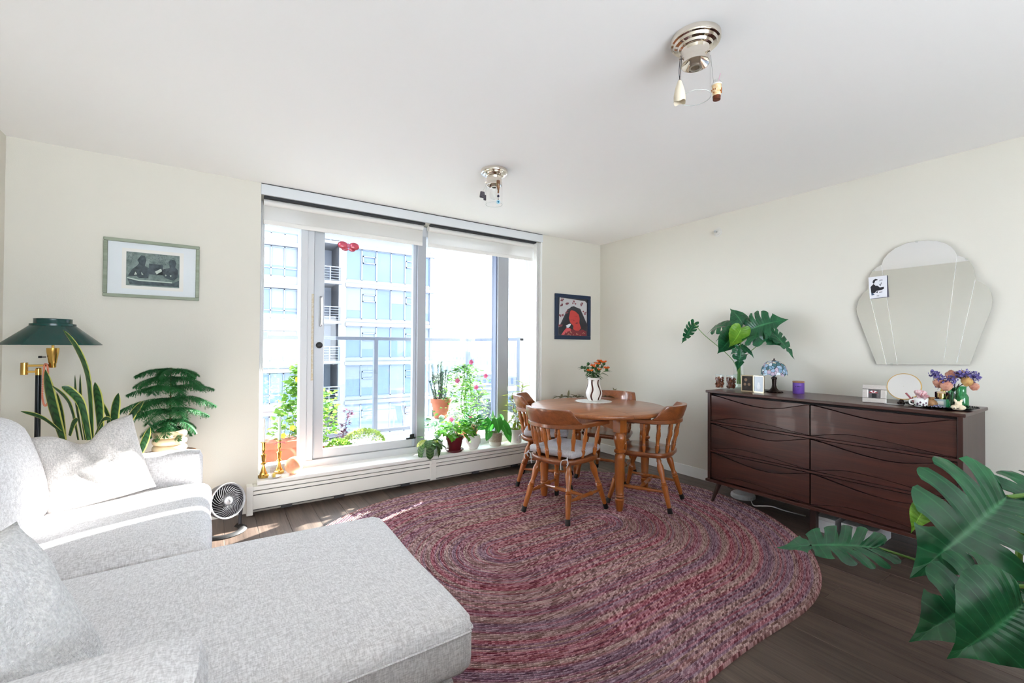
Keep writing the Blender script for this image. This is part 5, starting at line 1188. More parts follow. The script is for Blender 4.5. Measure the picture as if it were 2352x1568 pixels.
flat(t, [[(560,1000),(640,860),(760,760),(800,700),(760,640),(800,580),(850,520),(930,540),(960,620),(940,700),(930,760),(1020,800),(1030,900),(1010,1030),(800,1040),(740,990),(600,1010)],
         [(1180,950),(1370,790),(1500,760),(1490,700),(1470,620),(1530,560),(1620,570),(1660,640),(1630,730),(1700,800),(1700,960),(1600,1050),(1400,1000),(1330,930)]], M_e1, 'print_figures', onp)
flat(t, [[(540,1035),(780,1075),(1560,1085),(1560,1110),(790,1105),(545,1060)], [(690,980),(720,900),(760,960)], [(850,900),(900,960),(860,960)], [(1390,920),(1430,930),(1410,960)], [(1500,930),(1550,930),(1530,970)], [(1160,870),(1300,790),(1320,850),(1200,930)]], M_e2, 'print_highlights', lambda x, y: V(onp(x, y))-V((0, .0004, 0)))
flat(t, [[(545,1062),(790,1106),(1560,1112),(1720,1040),(1720,1190),(600,1190)]], M_e3, 'print_boat', onp)
b = MB(); rr = random.Random(2)
for k in range(120):
    x, y = rr.uniform(530, 1720), rr.uniform(470, 690 if k % 3 else 900)
    if 740 < x < 980 or (1450 < x < 1680 and y > 540) or (y > 690 and x > 640): continue
    b.add([onp(x, y), onp(x+16, y+6), onp(x+12, y+16), onp(x-3, y+10)], [(0, 1, 2, 3)])
b.build('print_flecks', M_e3, t, smooth=0)
MB().box((-w_/2+.02, -.0165, -h_/2+.02), (w_/2-.02, -.015, h_/2-.02)).build('glazing', M_glaze, t, smooth=0)

t, w_, h_ = framed('framed_portrait', 'red-faced woman with white bird in a dark blue frame beside the window', (1275, 673), (1355.5, 780), .042, .022, mat('navy_frame', srgb(16, 38, 66), rough=.35))
MB().box((-w_/2+.04, -.010, -h_/2+.04), (w_/2-.04, -.004, h_/2-.04)).build('mount', mat('charcoal_mount', srgb(66, 66, 74), rough=.7), t, smooth=0)
def onq(x, y): return ((x-680)/960*w_, -.0112, -((y-800)/1230)*h_)
Mq = lambda n_, c_: mat('portrait_'+n_, srgb(*c_), rough=.6)
flat(t, [[(320,285),(1010,335),(1060,390),(1060,960),(880,560),(690,500),(520,600),(300,1100)]], Mq('sky', (206, 202, 204)), 'print_ground', onq)
up = lambda k: (lambda x, y: V(onq(x, y))-V((0, .0004*k, 0)))
flat(t, [[(300,1100),(420,920),(520,650),(620,520),(700,495),(790,540),(890,640),(1060,960),(1060,1250),(380,1300),(300,1250)]], Mq('hair', (44, 44, 52)), 'print_hair', up(1))
flat(t, [[(600,640),(640,610),(740,640),(830,720),(860,830),(850,950),(900,1100),(840,1170),(740,1170),(680,1130),(690,1040),(600,950),(565,830)]], Mq('face', (208, 66, 62)), 'print_face', up(2))
flat(t, [[(360,1300),(480,1110),(600,1110),(700,1160),(840,1175),(930,1130),(1050,1180),(1050,1320)]], Mq('dress', (132, 38, 52)), 'print_dress', up(3))
flat(t, [[(360,1295),(430,1190),(500,1105),(600,1110),(620,1170),(470,1230),(440,1300)]], Mq('hand', (214, 88, 94)), 'print_hand', up(4))
flat(t, [[(480,1040),(580,990),(625,990),(590,1060),(545,1105),(485,1085),(505,1065)]], Mq('bird', (226, 232, 236)), 'print_bird', up(5))
flat(t, [[(590,870),(640,880),(690,850),(640,890)], [(720,770),(770,780),(810,740),(770,790)], [(690,860),(715,900),(690,910)], [(730,970),(790,935),(820,960),(770,985)]], Mq('line', (120, 30, 40)), 'print_features', up(4))
b = MB(); rr = random.Random(8)
for (x, y) in ((370,325),(505,410),(400,510),(500,650),(365,755),(340,1020),(710,400),(935,440),(990,660)):
    for q in range(4):
        a = rr.uniform(0, 6.3); b.add([up(2)(x, y), up(2)(x+70*math.cos(a), y+70*math.sin(a)), up(2)(x+60*math.cos(a+.8), y+60*math.sin(a+.8))], [(0, 1, 2)])
b.build('print_birds', Mq('moth', (138, 68, 76)), t, smooth=0)
b = MB()
for k in range(16): x, y = rr.uniform(500, 1030), rr.uniform(1190, 1300); b.add([up(5)(x-14, y), up(5)(x, y+14), up(5)(x+14, y), up(5)(x, y-14)], [(0, 1, 2, 3)])
b.build('print_dots', Mq('dots', (206, 150, 120)), t, smooth=0)
MB().box((-w_/2+.04, -.0155, -h_/2+.04), (w_/2-.04, -.014, h_/2-.04)).build('glazing', M_glaze, t, smooth=0)

# ================================================================== ceiling lights
M_nick = mat('polished_nickel', (.80, .74, .66), rough=.07, metal=1.0)
M_shade = mat_glass('shade_glass', (.99, .99, .99), refl=.015); M_bulb = mat_glass('bulb_glass', (.98, .98, .97), refl=.05)
def ceiling_light(x, y, label, bulb, s=1.0):
    t = thing('ceiling_light', label, 'ceiling light', (x, y, HC), group='flush nickel ceiling lights'); t.scale = (s, s, s)
    MB().lathe([(.001, -.068), (.046, -.068), (.052, -.05), (.053, -.047), (.062, -.044), (.066, -.036), (.078, -.033), (.082, -.024), (.090, -.022), (.093, -.016), (.093, 0)], 48, cap=False).build('canopy', M_nick, t, smooth=40)
    MB().lathe([(.018, -.072), (.05, -.104), (.053, -.104), (.053, -.06), (.05, -.06)], 40, cap=False).build('shade_holder', M_nick, t, smooth=40)
    MB().lathe([(.001, -.080), (.020, -.080), (.020, -.108), (.024, -.112), (.024, -.118), (.016, -.118), (.015, -.095), (.001, -.095)], 24, cap=False).build('socket', mat('socket_nickel', (.66, .6, .52), rough=.3, metal=1.0), t, smooth=40)
    for k in range(3): a = k*2*PI/3+.5; MB().turned((.050*math.cos(a), .050*math.sin(a), -.082), (.064*math.cos(a), .064*math.sin(a), -.082), [(0, .004), (.8, .004), (.85, .006), (1, .005)], 10).build('thumbscrew', M_nick, t)
    MB().lathe([(.057, -.08), (.057, -.236)], 40, cap=False).build('glass_shade', M_shade, t)
    MB().lathe([(.0562, -.2365), (.0578, -.2365), (.0578, -.2345), (.0562, -.2345)], 40, cap=False).build('shade_rim', mat('glass_edge', srgb(206, 208, 206), rough=.15), t)
    if bulb: MB().lathe([(.014, -.112), (.018, -.125), (.030, -.155), (.031, -.17), (.024, -.19), (.008, -.2), (.001, -.201)], 24, cap=False).build('bulb', M_bulb, t)
    return t
l1 = ceiling_light(1.553, 1.032, 'nickel ceiling light without a bulb, hung with a cup charm', False)
l2 = ceiling_light(1.589, 2.60, 'nickel ceiling light near the window, hung with a bead tassel', True)
# charms on the near light
bell = thing('shell_bell', 'cream ceramic tulip bell hanging from the near ceiling light', 'ornament', onz(1561, 185, 2.265)); o_ = V(bell.location)
b = MB(); b.grid(lambda u, v: ((.006+.016*math.sin(min(1, v*1.15)*PI/2))*math.cos(u*2*PI)*(1-.10*max(0, v-.7)), (.006+.016*math.sin(min(1, v*1.15)*PI/2))*math.sin(u*2*PI)*(1-.10*max(0, v-.7)), -.085*v+.004*math.sin(u*2*PI*3)*max(0, v-.8)*5), 32, 14, cu=True)
b.build('bell', mat('cream_ceramic', srgb(226, 214, 192), rough=.45), bell, smooth=180)
kp = onz(1563, 128, 2.365)-o_; MB().tube(smooth_path([kp, V((-.002, .001, .04)), V((0, 0, .002))], 6), .0013, 6).tube(smooth_path([kp+V((.004, -.003, 0)), V((.003, -.002, .04)), V((0, 0, .002))], 6), .0013, 6).sphere((0, 0, .001), .0045, 8, 6).build('black_cord', M_black, bell)
cup = thing('cup_charm', 'miniature iced-coffee cup charm hanging from the near ceiling light', 'ornament', onz(1646, 228, 2.215)); o_ = V(cup.location); S_ = .95
MB().lathe([(.001, .0), (.0135, .0), (.018, .055), (.001, .055)], 24).build('drink', mat('iced_coffee', srgb(214, 172, 112), rough=.3, vcol=srgb(240, 226, 196), vscale=70), cup)
MB().lathe([(.001, -.002), (.014, -.002), (.0152, .012), (.001, .012)], 24).build('pearls', mat('tapioca', srgb(120, 52, 20), rough=.3, vcol=srgb(60, 24, 12), vscale=140), cup)
b = MB(); rr = random.Random(6)
for k in range(14): a, z = rr.uniform(0, 6.3), rr.uniform(.016, .042); r = .0145+.0045*z/.055+.0002; b.cbox((r*math.cos(a), r*math.sin(a), z), (.003, .003, .005))
b.build('ice_flecks', mat('caramel', srgb(176, 104, 40), rough=.4), cup, smooth=0)
MB().lathe([(.0187, .052), (.0192, .058), (.018, .064), (.012, .074), (.004, .078)], 24, cap=False).build('dome_lid', M_clear, cup)
MB().lathe([(.0186, .054), (.0196, .055), (.0196, .058), (.0186, .059)], 24, cap=False).build('lid_rim', mat('frosted_plastic', srgb(226, 224, 220), rough=.4), cup)
MB().turned((.002, .0, .05), (.006, -.012, .098), [(0, .0018), (1, .0018)], 8).build('straw', mat('pink_straw', srgb(206, 170, 182), rough=.4), cup)
MB().tube([onz(1632, 126, 2.36)-o_, V((-.008, .008, .066))], .0006, 5).build('thread', mat('grey_thread', srgb(120, 116, 110), rough=.6), cup)
# charms on the far light
tas = thing('bead_tassel', 'brown cord tassel with blue eye beads on the far ceiling light', 'ornament', (1.589, 2.545, HC-.20)); 
b = MB()
for k in range(7): a = k*.9; b.tube(smooth_path([(.010*math.cos(a), .008*math.sin(a), .115), (.008*math.cos(a), .006*math.sin(a), .07), (.001, 0, .035)], 5), .0028, 6)
b.sphere((0, 0, .036), .007, 8, 6); b.build('cord', mat('brown_cord', srgb(132, 92, 62), rough=.7), tas)
MB().tube([(0, 0, .035), (0, 0, -.03)], .0008, 5).build('thread', M_black, tas)
MB().sphere((0, 0, .008), .0085, 12, 8).build('dark_bead', mat('navy_bead', srgb(30, 32, 60), rough=.15), tas); MB().sphere((0, 0, -.012), .004, 8, 6).build('small_bead', mat('brown_bead', srgb(110, 70, 44), rough=.3), tas)
Me = Matrix.Translation((0, 0, -.032)) @ rotm(PI/2, 0, -.5); MB().lathe([(.001, -.003), (.013, -.002), (.013, .002), (.001, .004)], 20, Me).build('eye_bead', mat('pale_blue_glass', srgb(170, 216, 232), rough=.1), tas); MB().lathe([(.001, .0045), (.006, .0042), (.006, .002)], 16, Me, cap=False).build('eye_pupil', mat('teal_glass', srgb(20, 96, 128), rough=.1), tas)
sac = thing('lavender_sachet', 'two small dark dried-flower sachets on the far ceiling light', 'ornament', onz(1108, 447, 2.25)); o_ = V(sac.location); M_sac = mat('dried_lavender', srgb(104, 96, 104), rough=.9, vcol=srgb(60, 54, 62), vscale=130, bump=.6, bscale=120)
b = MB().rbox((-.018, -.006, -.022), (.018, .006, .022), .005, 5, lambda p, q: (p[0]*(1-.18*p[2]/.022), p[1], p[2])); b.build('sachet', M_sac, sac); MB().rbox((.016, .008, -.030), (.036, .016, .008), .004, 5).build('sachet', M_sac, sac)
MB().tube([(0, 0, .02), V((1.545, 2.62, 2.37))-o_], .0007, 5).tube([(.026, .012, .006), V((1.55, 2.63, 2.37))-o_], .0007, 5).build('thread', mat('clear_thread', srgb(200, 198, 194), rough=.5), sac)

# ================================================================== red glass bow on the door pane
bow = thing('glass_bow', 'red glass bow suncatcher stuck high on the sliding door', 'ornament', ony(800, 565, 3.955)); M_red = mat('red_glass', srgb(236, 98, 112), rough=.15, trans=.6)
for s in (-1, 1):
    b = MB(); b.sphere((s*.036, -.008, 0), .034, 14, 10, scale=(1, .3, .75)); b.build('loop', M_red, bow); MB().sphere((s*.022, -.008, -.024), .020, 10, 8, scale=(1.1, .25, .6)).build('tail', M_red, bow)
MB().sphere((0, -.010, 0), .015, 12, 8, scale=(1, .7, 1)).build('knot', mat('rose_glass', srgb(206, 110, 140), rough=.15), bow)
MB().lathe([(.001, 0), (.014, .001), (.012, .004), (.004, .007)], 16, Matrix.Translation((0, .008, .035)) @ rotm(PI/2)).box((-.003, -.006, 0), (.003, 0, .04)).build('suction_cup', M_clear, bow)

bow.scale = (1.3, 1.3, 1.3)
# ================================================================== floor lamp
M_lg = mat('green_enamel', srgb(4, 58, 54), rough=.25, coat=.1); LX, LYY = -.815, 3.50
fl_ = thing('floor_lamp', 'brass swing-arm floor lamp with a wide dark green metal shade', 'lamp', (LX, LYY, 0))
MB().lathe([(.14, 0), (.145, .01), (.13, .022), (.02, .03), (.012, .05)], 36).build('base', mat('dark_green_base', srgb(10, 40, 40), rough=.25), fl_)
MB().lathe([(.0125, .04), (.0125, 1.07)], 20).build('pole', mat('black_green_pole', srgb(16, 24, 30), rough=.25), fl_)
sh = V((.055, 0, 0))
arm = MB(); arm.lathe([(.013, 1.065), (.013, 1.10), (.009, 1.105)], 16); arm.box((-.045, -.006, 1.078), (.0, .006, 1.090)); arm.lathe([(.015, 1.068), (.015, 1.135)], 18, Matrix.Translation((-.055, 0, 0))); arm.box((-.055, -.006, 1.112), (.055, .006, 1.124)); arm.build('swing_arm', M_brass, fl_, bevel=.001)
MB().lathe([(.013, 1.105), (.015, 1.108), (.015, 1.128), (.017, 1.132), (.026, 1.195), (.027, 1.215)], 22, Matrix.Translation(sh)).build('socket', M_brass, fl_)
MB().turned((.03, -.004, 1.165), (.0, -.01, 1.165), [(0, .003), (.5, .003), (.55, .006), (1, .006)], 10).build('switch', M_black, fl_)
MB().lathe([(.205, 1.232), (.206, 1.235), (.098, 1.335), (.094, 1.338), (.094, 1.350), (.080, 1.352), (.078, 1.356), (.078, 1.376), (.08, 1.378), (.072, 1.378), (.070, 1.355), (.088, 1.345), (.196, 1.235), (.205, 1.232)], 56, Matrix.Translation(sh), cap=False).build('shade', M_lg, fl_, smooth=30)
b = MB()
for k in range(3): a = k*2*PI/3; b.tube([(sh.x, 0, 1.30), (sh.x+.09*math.cos(a), .09*math.sin(a), 1.342)], .002, 5)
b.lathe([(.006, 1.21), (.006, 1.305)], 10, Matrix.Translation(sh)); b.build('shade_spider', M_brass, fl_)
nk = thing('bead_necklace', 'string of coral beads looped over the lamp arm', 'necklace', (LX+.035, LYY-.022, 1.10)); b = MB()
pts = smooth_path([(-.008, 0, .018), (-.010, -.004, -.05), (-.012, -.004, -.16), (0, -.004, -.205), (.014, -.004, -.16), (.010, -.004, -.05), (.004, 0, .018), (-.008, .012, .026)], 12)
acc = 0; prev = pts[0]
for p in pts[1:]:
    d = (p-prev).length; n_ = max(1, round(d/.007))
    for k in range(n_): q = prev.lerp(p, k/n_); b.sphere(q, .0048, 7, 5)
    prev = p
b.build('beads', mat('coral_bead', srgb(216, 128, 98), rough=.35), nk)

# ================================================================== snake plant
M_snake = mat_leaf('snake_leaf', srgb(60, 104, 58), srgb(40, 80, 48), rough=.35, transl=.15, scale=5, stripe=(srgb(24, 54, 34), 60.0, .75), edge=(srgb(196, 196, 104), .09))
sn_ = thing('snake_plant', 'tall snake plant with yellow-edged banded leaves behind the sofa', 'plant', (-.60, 3.46, 0)); o_ = V(sn_.location)
MB().lathe([(.001, .0), (.11, .0), (.115, .01), (.145, .30), (.15, .32), (.138, .32), (.13, .29), (.001, .285)], 30, Matrix.Translation((0, 0, .14))).build('pot', mat('stone_planter', srgb(150, 144, 136), rough=.7), sn_)
MB().box((-.13, -.13, 0), (.13, .13, .14)).build('plinth', mat_wood('plinth_wood', srgb(120, 84, 56), srgb(90, 60, 38), axis=2), sn_, smooth=0)
def sword(path, w_, tilt=0.0):
    """leaf along pixel path [(px, py, Y)...]"""
    P = smooth_path([ony(x, y, Y)-o_ for x, y, Y in path], 6); b = MB(); n = len(P)-1
    rt = _r.copy()
    def fn(u, v):
        i = min(n-1, int(v*n)); p = P[i].lerp(P[i+1], v*n-i); d = (P[min(n, i+1)]-P[i]).normalized(); side = d.cross(_f).normalized(); side = (side+_f*tilt).normalized()
        ww = w_*min(1, .6+.9*v)*max(.02, (1-max(0, (v-.6)/.4)**2)); x = (2*u-1)
        return p+side*(x*ww/2)+_f*(-.25*(1-x*x)*ww*.5+.0)
    b.grid(fn, 4, 18).build('leaf', M_snake, sn_, smooth=180)
for path, w_, tl in (([(212, 1010, 3.44), (207, 900, 3.38), (196, 840, 3.32), (172, 790, 3.27), (145, 757, 3.24)], .045, .2), ([(232, 1010, 3.44), (228, 930, 3.44), (218, 877, 3.44)], .055, 0), ([(145, 1010, 3.44), (122, 930, 3.44), (104, 848, 3.43)], .07, .1),
    ([(190, 1010, 3.5), (176, 930, 3.5), (172, 860, 3.5)], .03, .4), ([(196, 1010, 3.52), (186, 930, 3.52), (184, 858, 3.52)], .028, .3), ([(180, 1010, 3.42), (160, 925, 3.41), (118, 884, 3.38)], .045, .5), ([(205, 1010, 3.42), (188, 930, 3.41), (160, 896, 3.39), (142, 887, 3.38)], .045, -.4),
    ([(150, 1000, 3.44), (100, 960, 3.42), (47, 944, 3.40)], .03, .3), ([(262, 1010, 3.44), (264, 950, 3.44), (272, 902, 3.44)], .055, 0), ([(280, 1020, 3.42), (300, 960, 3.41), (330, 920, 3.40)], .05, .2), ([(312, 1060, 3.38), (330, 1020, 3.37), (345, 980, 3.36)], .05, .1),
    ([(215, 1010, 3.4), (235, 965, 3.38), (256, 962, 3.36)], .03, .6), ([(150, 1010, 3.5), (142, 950, 3.5), (130, 900, 3.5)], .035, .2), ([(240, 1010, 3.5), (250, 960, 3.5), (222, 905, 3.5)], .03, .1), ([(160, 1000, 3.4), (170, 970, 3.38), (180, 962, 3.37)], .035, .2)): sword(path, w_, tl)

# ================================================================== norfolk pine on a stand
st_ = thing('plant_stand', 'small wooden stool carrying the ringed pot behind the sofa arm', 'plant stand', (-.232, 3.50, 0))
MB().lathe([(.001, .545), (.13, .545), (.135, .55), (.135, .565), (.001, .57)], 30).build('stool_top', M_oak, st_)
for k in range(3): a = k*2*PI/3+.4; MB().turned((.12*math.cos(a), .12*math.sin(a), 0), (.08*math.cos(a), .08*math.sin(a), .55), [(0, .012), (1, .016)], 10).build('leg', M_oak, st_)
np_ = thing('norfolk_pine', 'small Norfolk pine with drooping fronds in a ringed tan pot', 'plant', (-.232, 3.50, .570))
M_pot = mat('tan_glaze', srgb(214, 192, 160), rough=.22, var=.12, vscale=12)
pr = []
for k in range(3):
    for j in range(9): a = -PI/2+PI*j/8; pr.append((.070+.020*math.cos(a), .022+.044*k+.022*math.sin(a)))
MB().lathe([(.001, .001)]+pr+[(.064, .132), (.062, .118), (.001, .116)], 40, cap=False).build('pot', M_pot, np_, smooth=60)
MB().lathe([(.061, .117), (.001, .122)], 20, cap=False).build('soil', mat('potting_soil_dark', srgb(44, 34, 28), rough=.95), np_)
MB().turned((0, 0, .11), (0, .005, .52), [(0, .006), (1, .003)], 8).build('trunk', mat('pine_bark', srgb(92, 76, 50), rough=.9), np_)
M_pine = mat_leaf('pine_green', srgb(46, 122, 62), srgb(26, 88, 46), rough=.6, transl=.25, scale=9)
def frond_mesh(L, droop, seed):
    rr = random.Random(seed); b = MB(); ax = lambda t: V((L*t*(1-.12*t), 0, L*(.22*t-droop*.62*t*t)))
    b.tube([ax(k/10) for k in range(11)], [.0022*(1-.6*k/10) for k in range(11)], 5)
    n = 30
    for k in range(2, n+1):
        t = k/n; p = ax(t); d = (ax(min(1, t+.02))-ax(t-.02)).normalized()
        for s in (-1, 1):
            bl = L*.26*(math.sin(PI*min(1, t*.85+.1))**.7)*rr.uniform(.7, 1.25); side = (V((0, s, 0))*1.0+d*rr.uniform(.4, .9)+V((0, 0, rr.uniform(-.7, .05)))).normalized()
            m = 6; pts = [p+side*(bl*j/m)+V((0, 0, -.22*bl*(j/m)**2)) for j in range(m+1)]
            for j in range(m):
                a, c2 = pts[j], pts[j+1]; dd = (c2-a).normalized(); perp = dd.cross(V((0, 0, 1))).normalized(); upv = perp.cross(dd)
                for (ox, oz) in ((1, .3), (-1, .3), (.2, 1), (-.3, -.8)):
                    q = (perp*ox+upv*oz).normalized(); tip = a+dd*.012+q*.009
                    b.add([a-perp*.0015, a+perp*.0015+dd*.003, tip], [(0, 1, 2)])
    o = b.build('frond', M_pine, None, smooth=0); me = o.data; bpy.data.objects.remove(o); return me
FR = [frond_mesh(.27, .55, 1), frond_mesh(.22, .75, 2), frond_mesh(.18, .6, 3)]
rr = random.Random(14)
for z, n_, fm, s, tilt in ((.51, 5, 2, 1.05, .05), (.46, 6, 1, 1.0, .0), (.40, 7, 0, .95, .0), (.33, 7, 0, 1.0, .10), (.26, 7, 0, .92, .12), (.20, 6, 1, .85, .22), (.16, 5, 1, .7, .35)):
    a0 = rr.uniform(0, 6)
    for k in range(n_):
        a = a0+k*2*PI/n_+rr.uniform(-.15, .15)
        put(FR[fm], np_, Matrix.Translation((0, .003, z)) @ rotm(0, tilt+rr.uniform(-.06, .06), 0).copy() if False else Matrix.Translation((0, .003, z)) @ Matrix.Rotation(a, 4, 'Z') @ Matrix.Rotation(tilt+rr.uniform(-.08, .08), 4, 'Y') @ Matrix.Diagonal((s*rr.uniform(.9, 1.05),)*3+(1,)), 'frond')

# ================================================================== table fan
fan = thing('table_fan', 'dark grey air circulator fan with a swirl grille on the floor', 'fan', (.055, 3.50, 0), rz=math.radians(-60))
# local +X is the way the fan blows
M_fan = mat('fan_grey', srgb(66, 66, 72), rough=.35, metal=.2); M_grille = mat('grille_silver', srgb(176, 178, 182), rough=.3, metal=.4); M_fd = mat('fan_dark', srgb(10, 10, 12), rough=.6)
Mf = Matrix.Translation((0, 0, .205)) @ rotm(0, math.radians(90-10), 0)
MB().lathe([(.03, -.10), (.06, -.098), (.088, -.07), (.104, -.02), (.112, .03), (.114, .05), (.108, .055), (.104, .05), (.100, .0), (.03, -.04)], 44, Mf, cap=False).build('housing', M_fan, fan, smooth=50)
MB().lathe([(.001, -.02), (.102, -.02)], 30, Mf, cap=False).build('inner_dark', M_fd, fan)
b = MB()
for k in range(30):
    a0 = k*2*PI/30; pts = []
    for j in range(9):
        t = j/8; r = lerp(.026, .104, t); a = a0+1.05*(1-t)**1.0*.9; pts.append(Mf @ V((r*math.cos(a), r*math.sin(a), .048+.014*math.sin(t*PI*.5)*(1-t)*2)))
    b.tube(pts, .0012, 4)
b.build('grille_vanes', M_grille, fan); MB().lathe([(.102, .046), (.106, .056), (.112, .058), (.114, .05)], 44, Mf, cap=False).build('grille_ring', M_grille, fan)
MB().lathe([(.001, .066), (.012, .065), (.024, .058), (.026, .048)], 24, Mf, cap=False).build('hub', mat('hub_silver', srgb(210, 212, 216), rough=.2, metal=.4), fan)
flat(fan, [[(-6, 8), (-2, 8), (1, -4), (6, 10), (9, 10), (2, -9), (0, -9)]], M_fd, 'hub_emblem', lambda x, y: Mf @ V((-y*.0012, x*.0012, .0668)))
b = MB()
for s in (-1, 1): b.tube(smooth_path([(0, s*.118, .205), (.0, s*.122, .15), (-.01, s*.118, .06), (.01, s*.105, .014)], 6), .011, 8); b.lathe([(.016, 0), (.016, .012)], 16, Matrix.Translation((0, s*.112, .205)) @ rotm(PI/2*-s))
b.build('yoke', M_fan, fan)
b = MB(); b.grid(lambda u, v: ((.11+(v-.5)*.055)*math.cos(-1.75+3.5*u), (.11+(v-.5)*.055)*math.sin(-1.75+3.5*u), .004+.014*math.sin(v*PI)), 24, 5).grid(lambda u, v: ((.11+(v-.5)*.055)*math.cos(1.75-3.5*u), (.11+(v-.5)*.055)*math.sin(1.75-3.5*u), .002), 24, 1); b.build('foot', M_fd, fan)

# ================================================================== on the table
TZ0 = TZ
dl = thing('doily', 'round white crocheted doily under the flower vase', 'doily', onz(1363, 921, TZ0)); b = MB()
b.grid(lambda u, v: (.165*v*(1+.035*math.cos(u*2*PI*28)*(v > .85))*math.cos(u*2*PI), .165*v*(1+.035*math.cos(u*2*PI*28)*(v > .85))*math.sin(u*2*PI), .0012+.0008*math.sin(v*50)), 112, 14, cu=True); b.build('crochet', mat('white_cotton', srgb(232, 230, 224), rough=.9, bump=.6, bscale=300), dl)
dv = V(dl.location)
vs_ = thing('flower_vase', 'white pottery vase with brown stripes and orange safflowers', 'vase', dv+V((.01, .005, .0025))); VP = [(.001, 0), (.038, 0), (.046, .008), (.058, .04), (.060, .06), (.052, .095), (.043, .125), (.041, .145), (.044, .158), (.047, .164), (.044, .167), (.040, .162), (.036, .13), (.001, .13)]
MB().lathe(VP, 36, cap=False).build('body', mat('white_pottery', srgb(232, 228, 222), rough=.25), vs_, smooth=60)
for k in range(6):
    a0 = k*2*PI/6+.55; b = MB()
    def fn(u, v):
        z = .006+.146*v; r = [VP[i][0]+(VP[i+1][0]-VP[i][0])*((z-VP[i][1])/(VP[i+1][1]-VP[i][1])) for i in range(1, 9) if VP[i][1] <= z <= VP[i+1][1]][0]+.0006
        a = a0+.10*math.sin(v*9+k)+(u-.5)*(.012/r); return (r*math.cos(a), r*math.sin(a), z)
    b.grid(fn, 2, 22).build('stripe', mat('brown_slip', srgb(72, 34, 26), rough=.25), vs_, smooth=180)
vs_.scale = (1.28, 1.28, 1.28)
bo = thing('safflower_bunch', 'bunch of orange safflowers standing in the striped vase', 'flowers', dv+V((.01, .005, .195))); rr = random.Random(31)
M_saf = mat('safflower_orange', srgb(244, 138, 20), rough=.6, vcol=srgb(226, 92, 10), vscale=80); M_sleaf = mat_leaf('safflower_leaf', srgb(62, 112, 50), srgb(36, 78, 36), rough=.5, transl=.3); LF = leaf_mesh('safflower_leaf_blade', M_sleaf, .05, .022, 'lance', .3, .3)
for k in range(13):
    a = k*2.4; r = .02+.115*math.sqrt(k/13); hh = rr.uniform(.11, .19)-.4*r; tip = V((r*math.cos(a), r*math.sin(a), hh)); pth = smooth_path([(0, 0, -.05), (tip.x*.3, tip.y*.3, .03), tip], 5)
    MB().tube(pth, .0016, 5).build('stem', M_stem, bo)
    for q in range(8):
        p = pth[min(len(pth)-1, 4+q % 7)]; aa = rr.uniform(0, 6.3); put(LF, bo, leaf_matrix(p, (math.cos(aa), math.sin(aa), rr.uniform(-.2, .5)), s=rr.uniform(.8, 1.5)), 'leaf')
    MB().sphere(tip, .014, 10, 8, scale=(1, 1, 1.1)).build('calyx', M_sleaf, bo)
    if k in (0, 2, 3, 5, 7, 8, 10, 12):
        b = MB()
        for q in range(60):
            d = V((rr.gauss(0, .9), rr.gauss(0, .9), 1)).normalized(); p0 = tip+V((0, 0, .008)); p1 = p0+d*rr.uniform(.02, .036); s_ = d.orthogonal().normalized()*.004; b.add([p0-s_, p0+s_, p1+s_*.8, p1-s_*.8], [(0, 1, 2, 3)])
        b.build('petals', M_saf, bo, smooth=0)
M_dry = mat_leaf('dried_sprig', srgb(112, 118, 76), srgb(92, 80, 52), rough=.8, transl=.1); LD = leaf_mesh('dried_leaf', M_dry, .075, .022, 'lance', .2, .2)
for (pa, pb, lab) in (((1352, 913), (1282, 912), 'dried leafy sprig lying on the table towards the window'), ((1385, 912), (1420, 909), 'dried leafy sprig lying behind the vase towards the wall')):
    A, B = onz(*pa, TZ0), onz(*pb, TZ0); t = thing('dried_sprig', lab, 'sprig', A, group='dried sprigs on the table'); L = (B-A); MB().tube([V((0, 0, .003)), L*.5+V((0, 0, .008)), L+V((0, 0, .004))], .0015, 5).build('stem', M_dstem, t)
    for q in range(40): p = L*rr.uniform(.1, 1)+V((0, 0, .005)); put(LD, t, leaf_matrix(p, L.normalized()*.6+V((rr.uniform(-1, 1), rr.uniform(-1, 1), rr.uniform(.0, .25))), s=rr.uniform(.7, 1.4)), 'leaf')
# ================================================================== on the window sill
SZ_ = .243
def sill(px, py): return onz(px, py, SZ_)
def candlestick(px, py, h, label, ribbon):
    p = sill(px, py); t = thing('brass_candlestick', label, 'candlestick', (p.x, min(p.y, 3.87), SZ_), group='brass candlesticks on the sill'); s = h/.29
    pr = [(.001, 0), (.034, 0), (.036, .004), (.036, .016), (.026, .022), (.024, .034), (.018, .042), (.010, .075), (.007, .085), (.019, .092), (.019, .097), (.008, .103), (.013, .112), (.016, .145), (.018, .15), (.020, .155), (.008, .16), (.007, .175), (.012, .182), (.014, .188), (.011, .195), (.013, .235), (.022, .238), (.022, .241), (.011, .242)]
    MB().lathe([(r, z*s) for r, z in pr], 24).build('stick', M_brass, t, smooth=45)
    MB().lathe([(.010, .24*s), (.0095, .24*s+.17), (.004, .24*s+.18), (.001, .24*s+.182)], 16).build('candle', mat('pale_green_wax' if ribbon else 'white_wax', srgb(196, 214, 196) if ribbon else srgb(238, 236, 230), rough=.4), t)
    if ribbon:
        b = MB(); z = .226*s; b.lathe([(.0135, z-.004), (.0145, z), (.0135, z+.004)], 14, cap=False)
        for d in (-1, 1): b.grid(lambda u, v: (d*(.012+.03*u), -.014-.004*math.sin(u*5), z+(v-.5)*.008-.016*u*u), 6, 1)
        b.build('ribbon', mat('pink_ribbon', srgb(214, 132, 142), rough=.6), t)
candlestick(605, 1096, .32, 'brass candlestick with white candle nearest the window jamb', False)
candlestick(641, 1086, .31, 'brass candlestick with a pink ribbon and green candle', True)
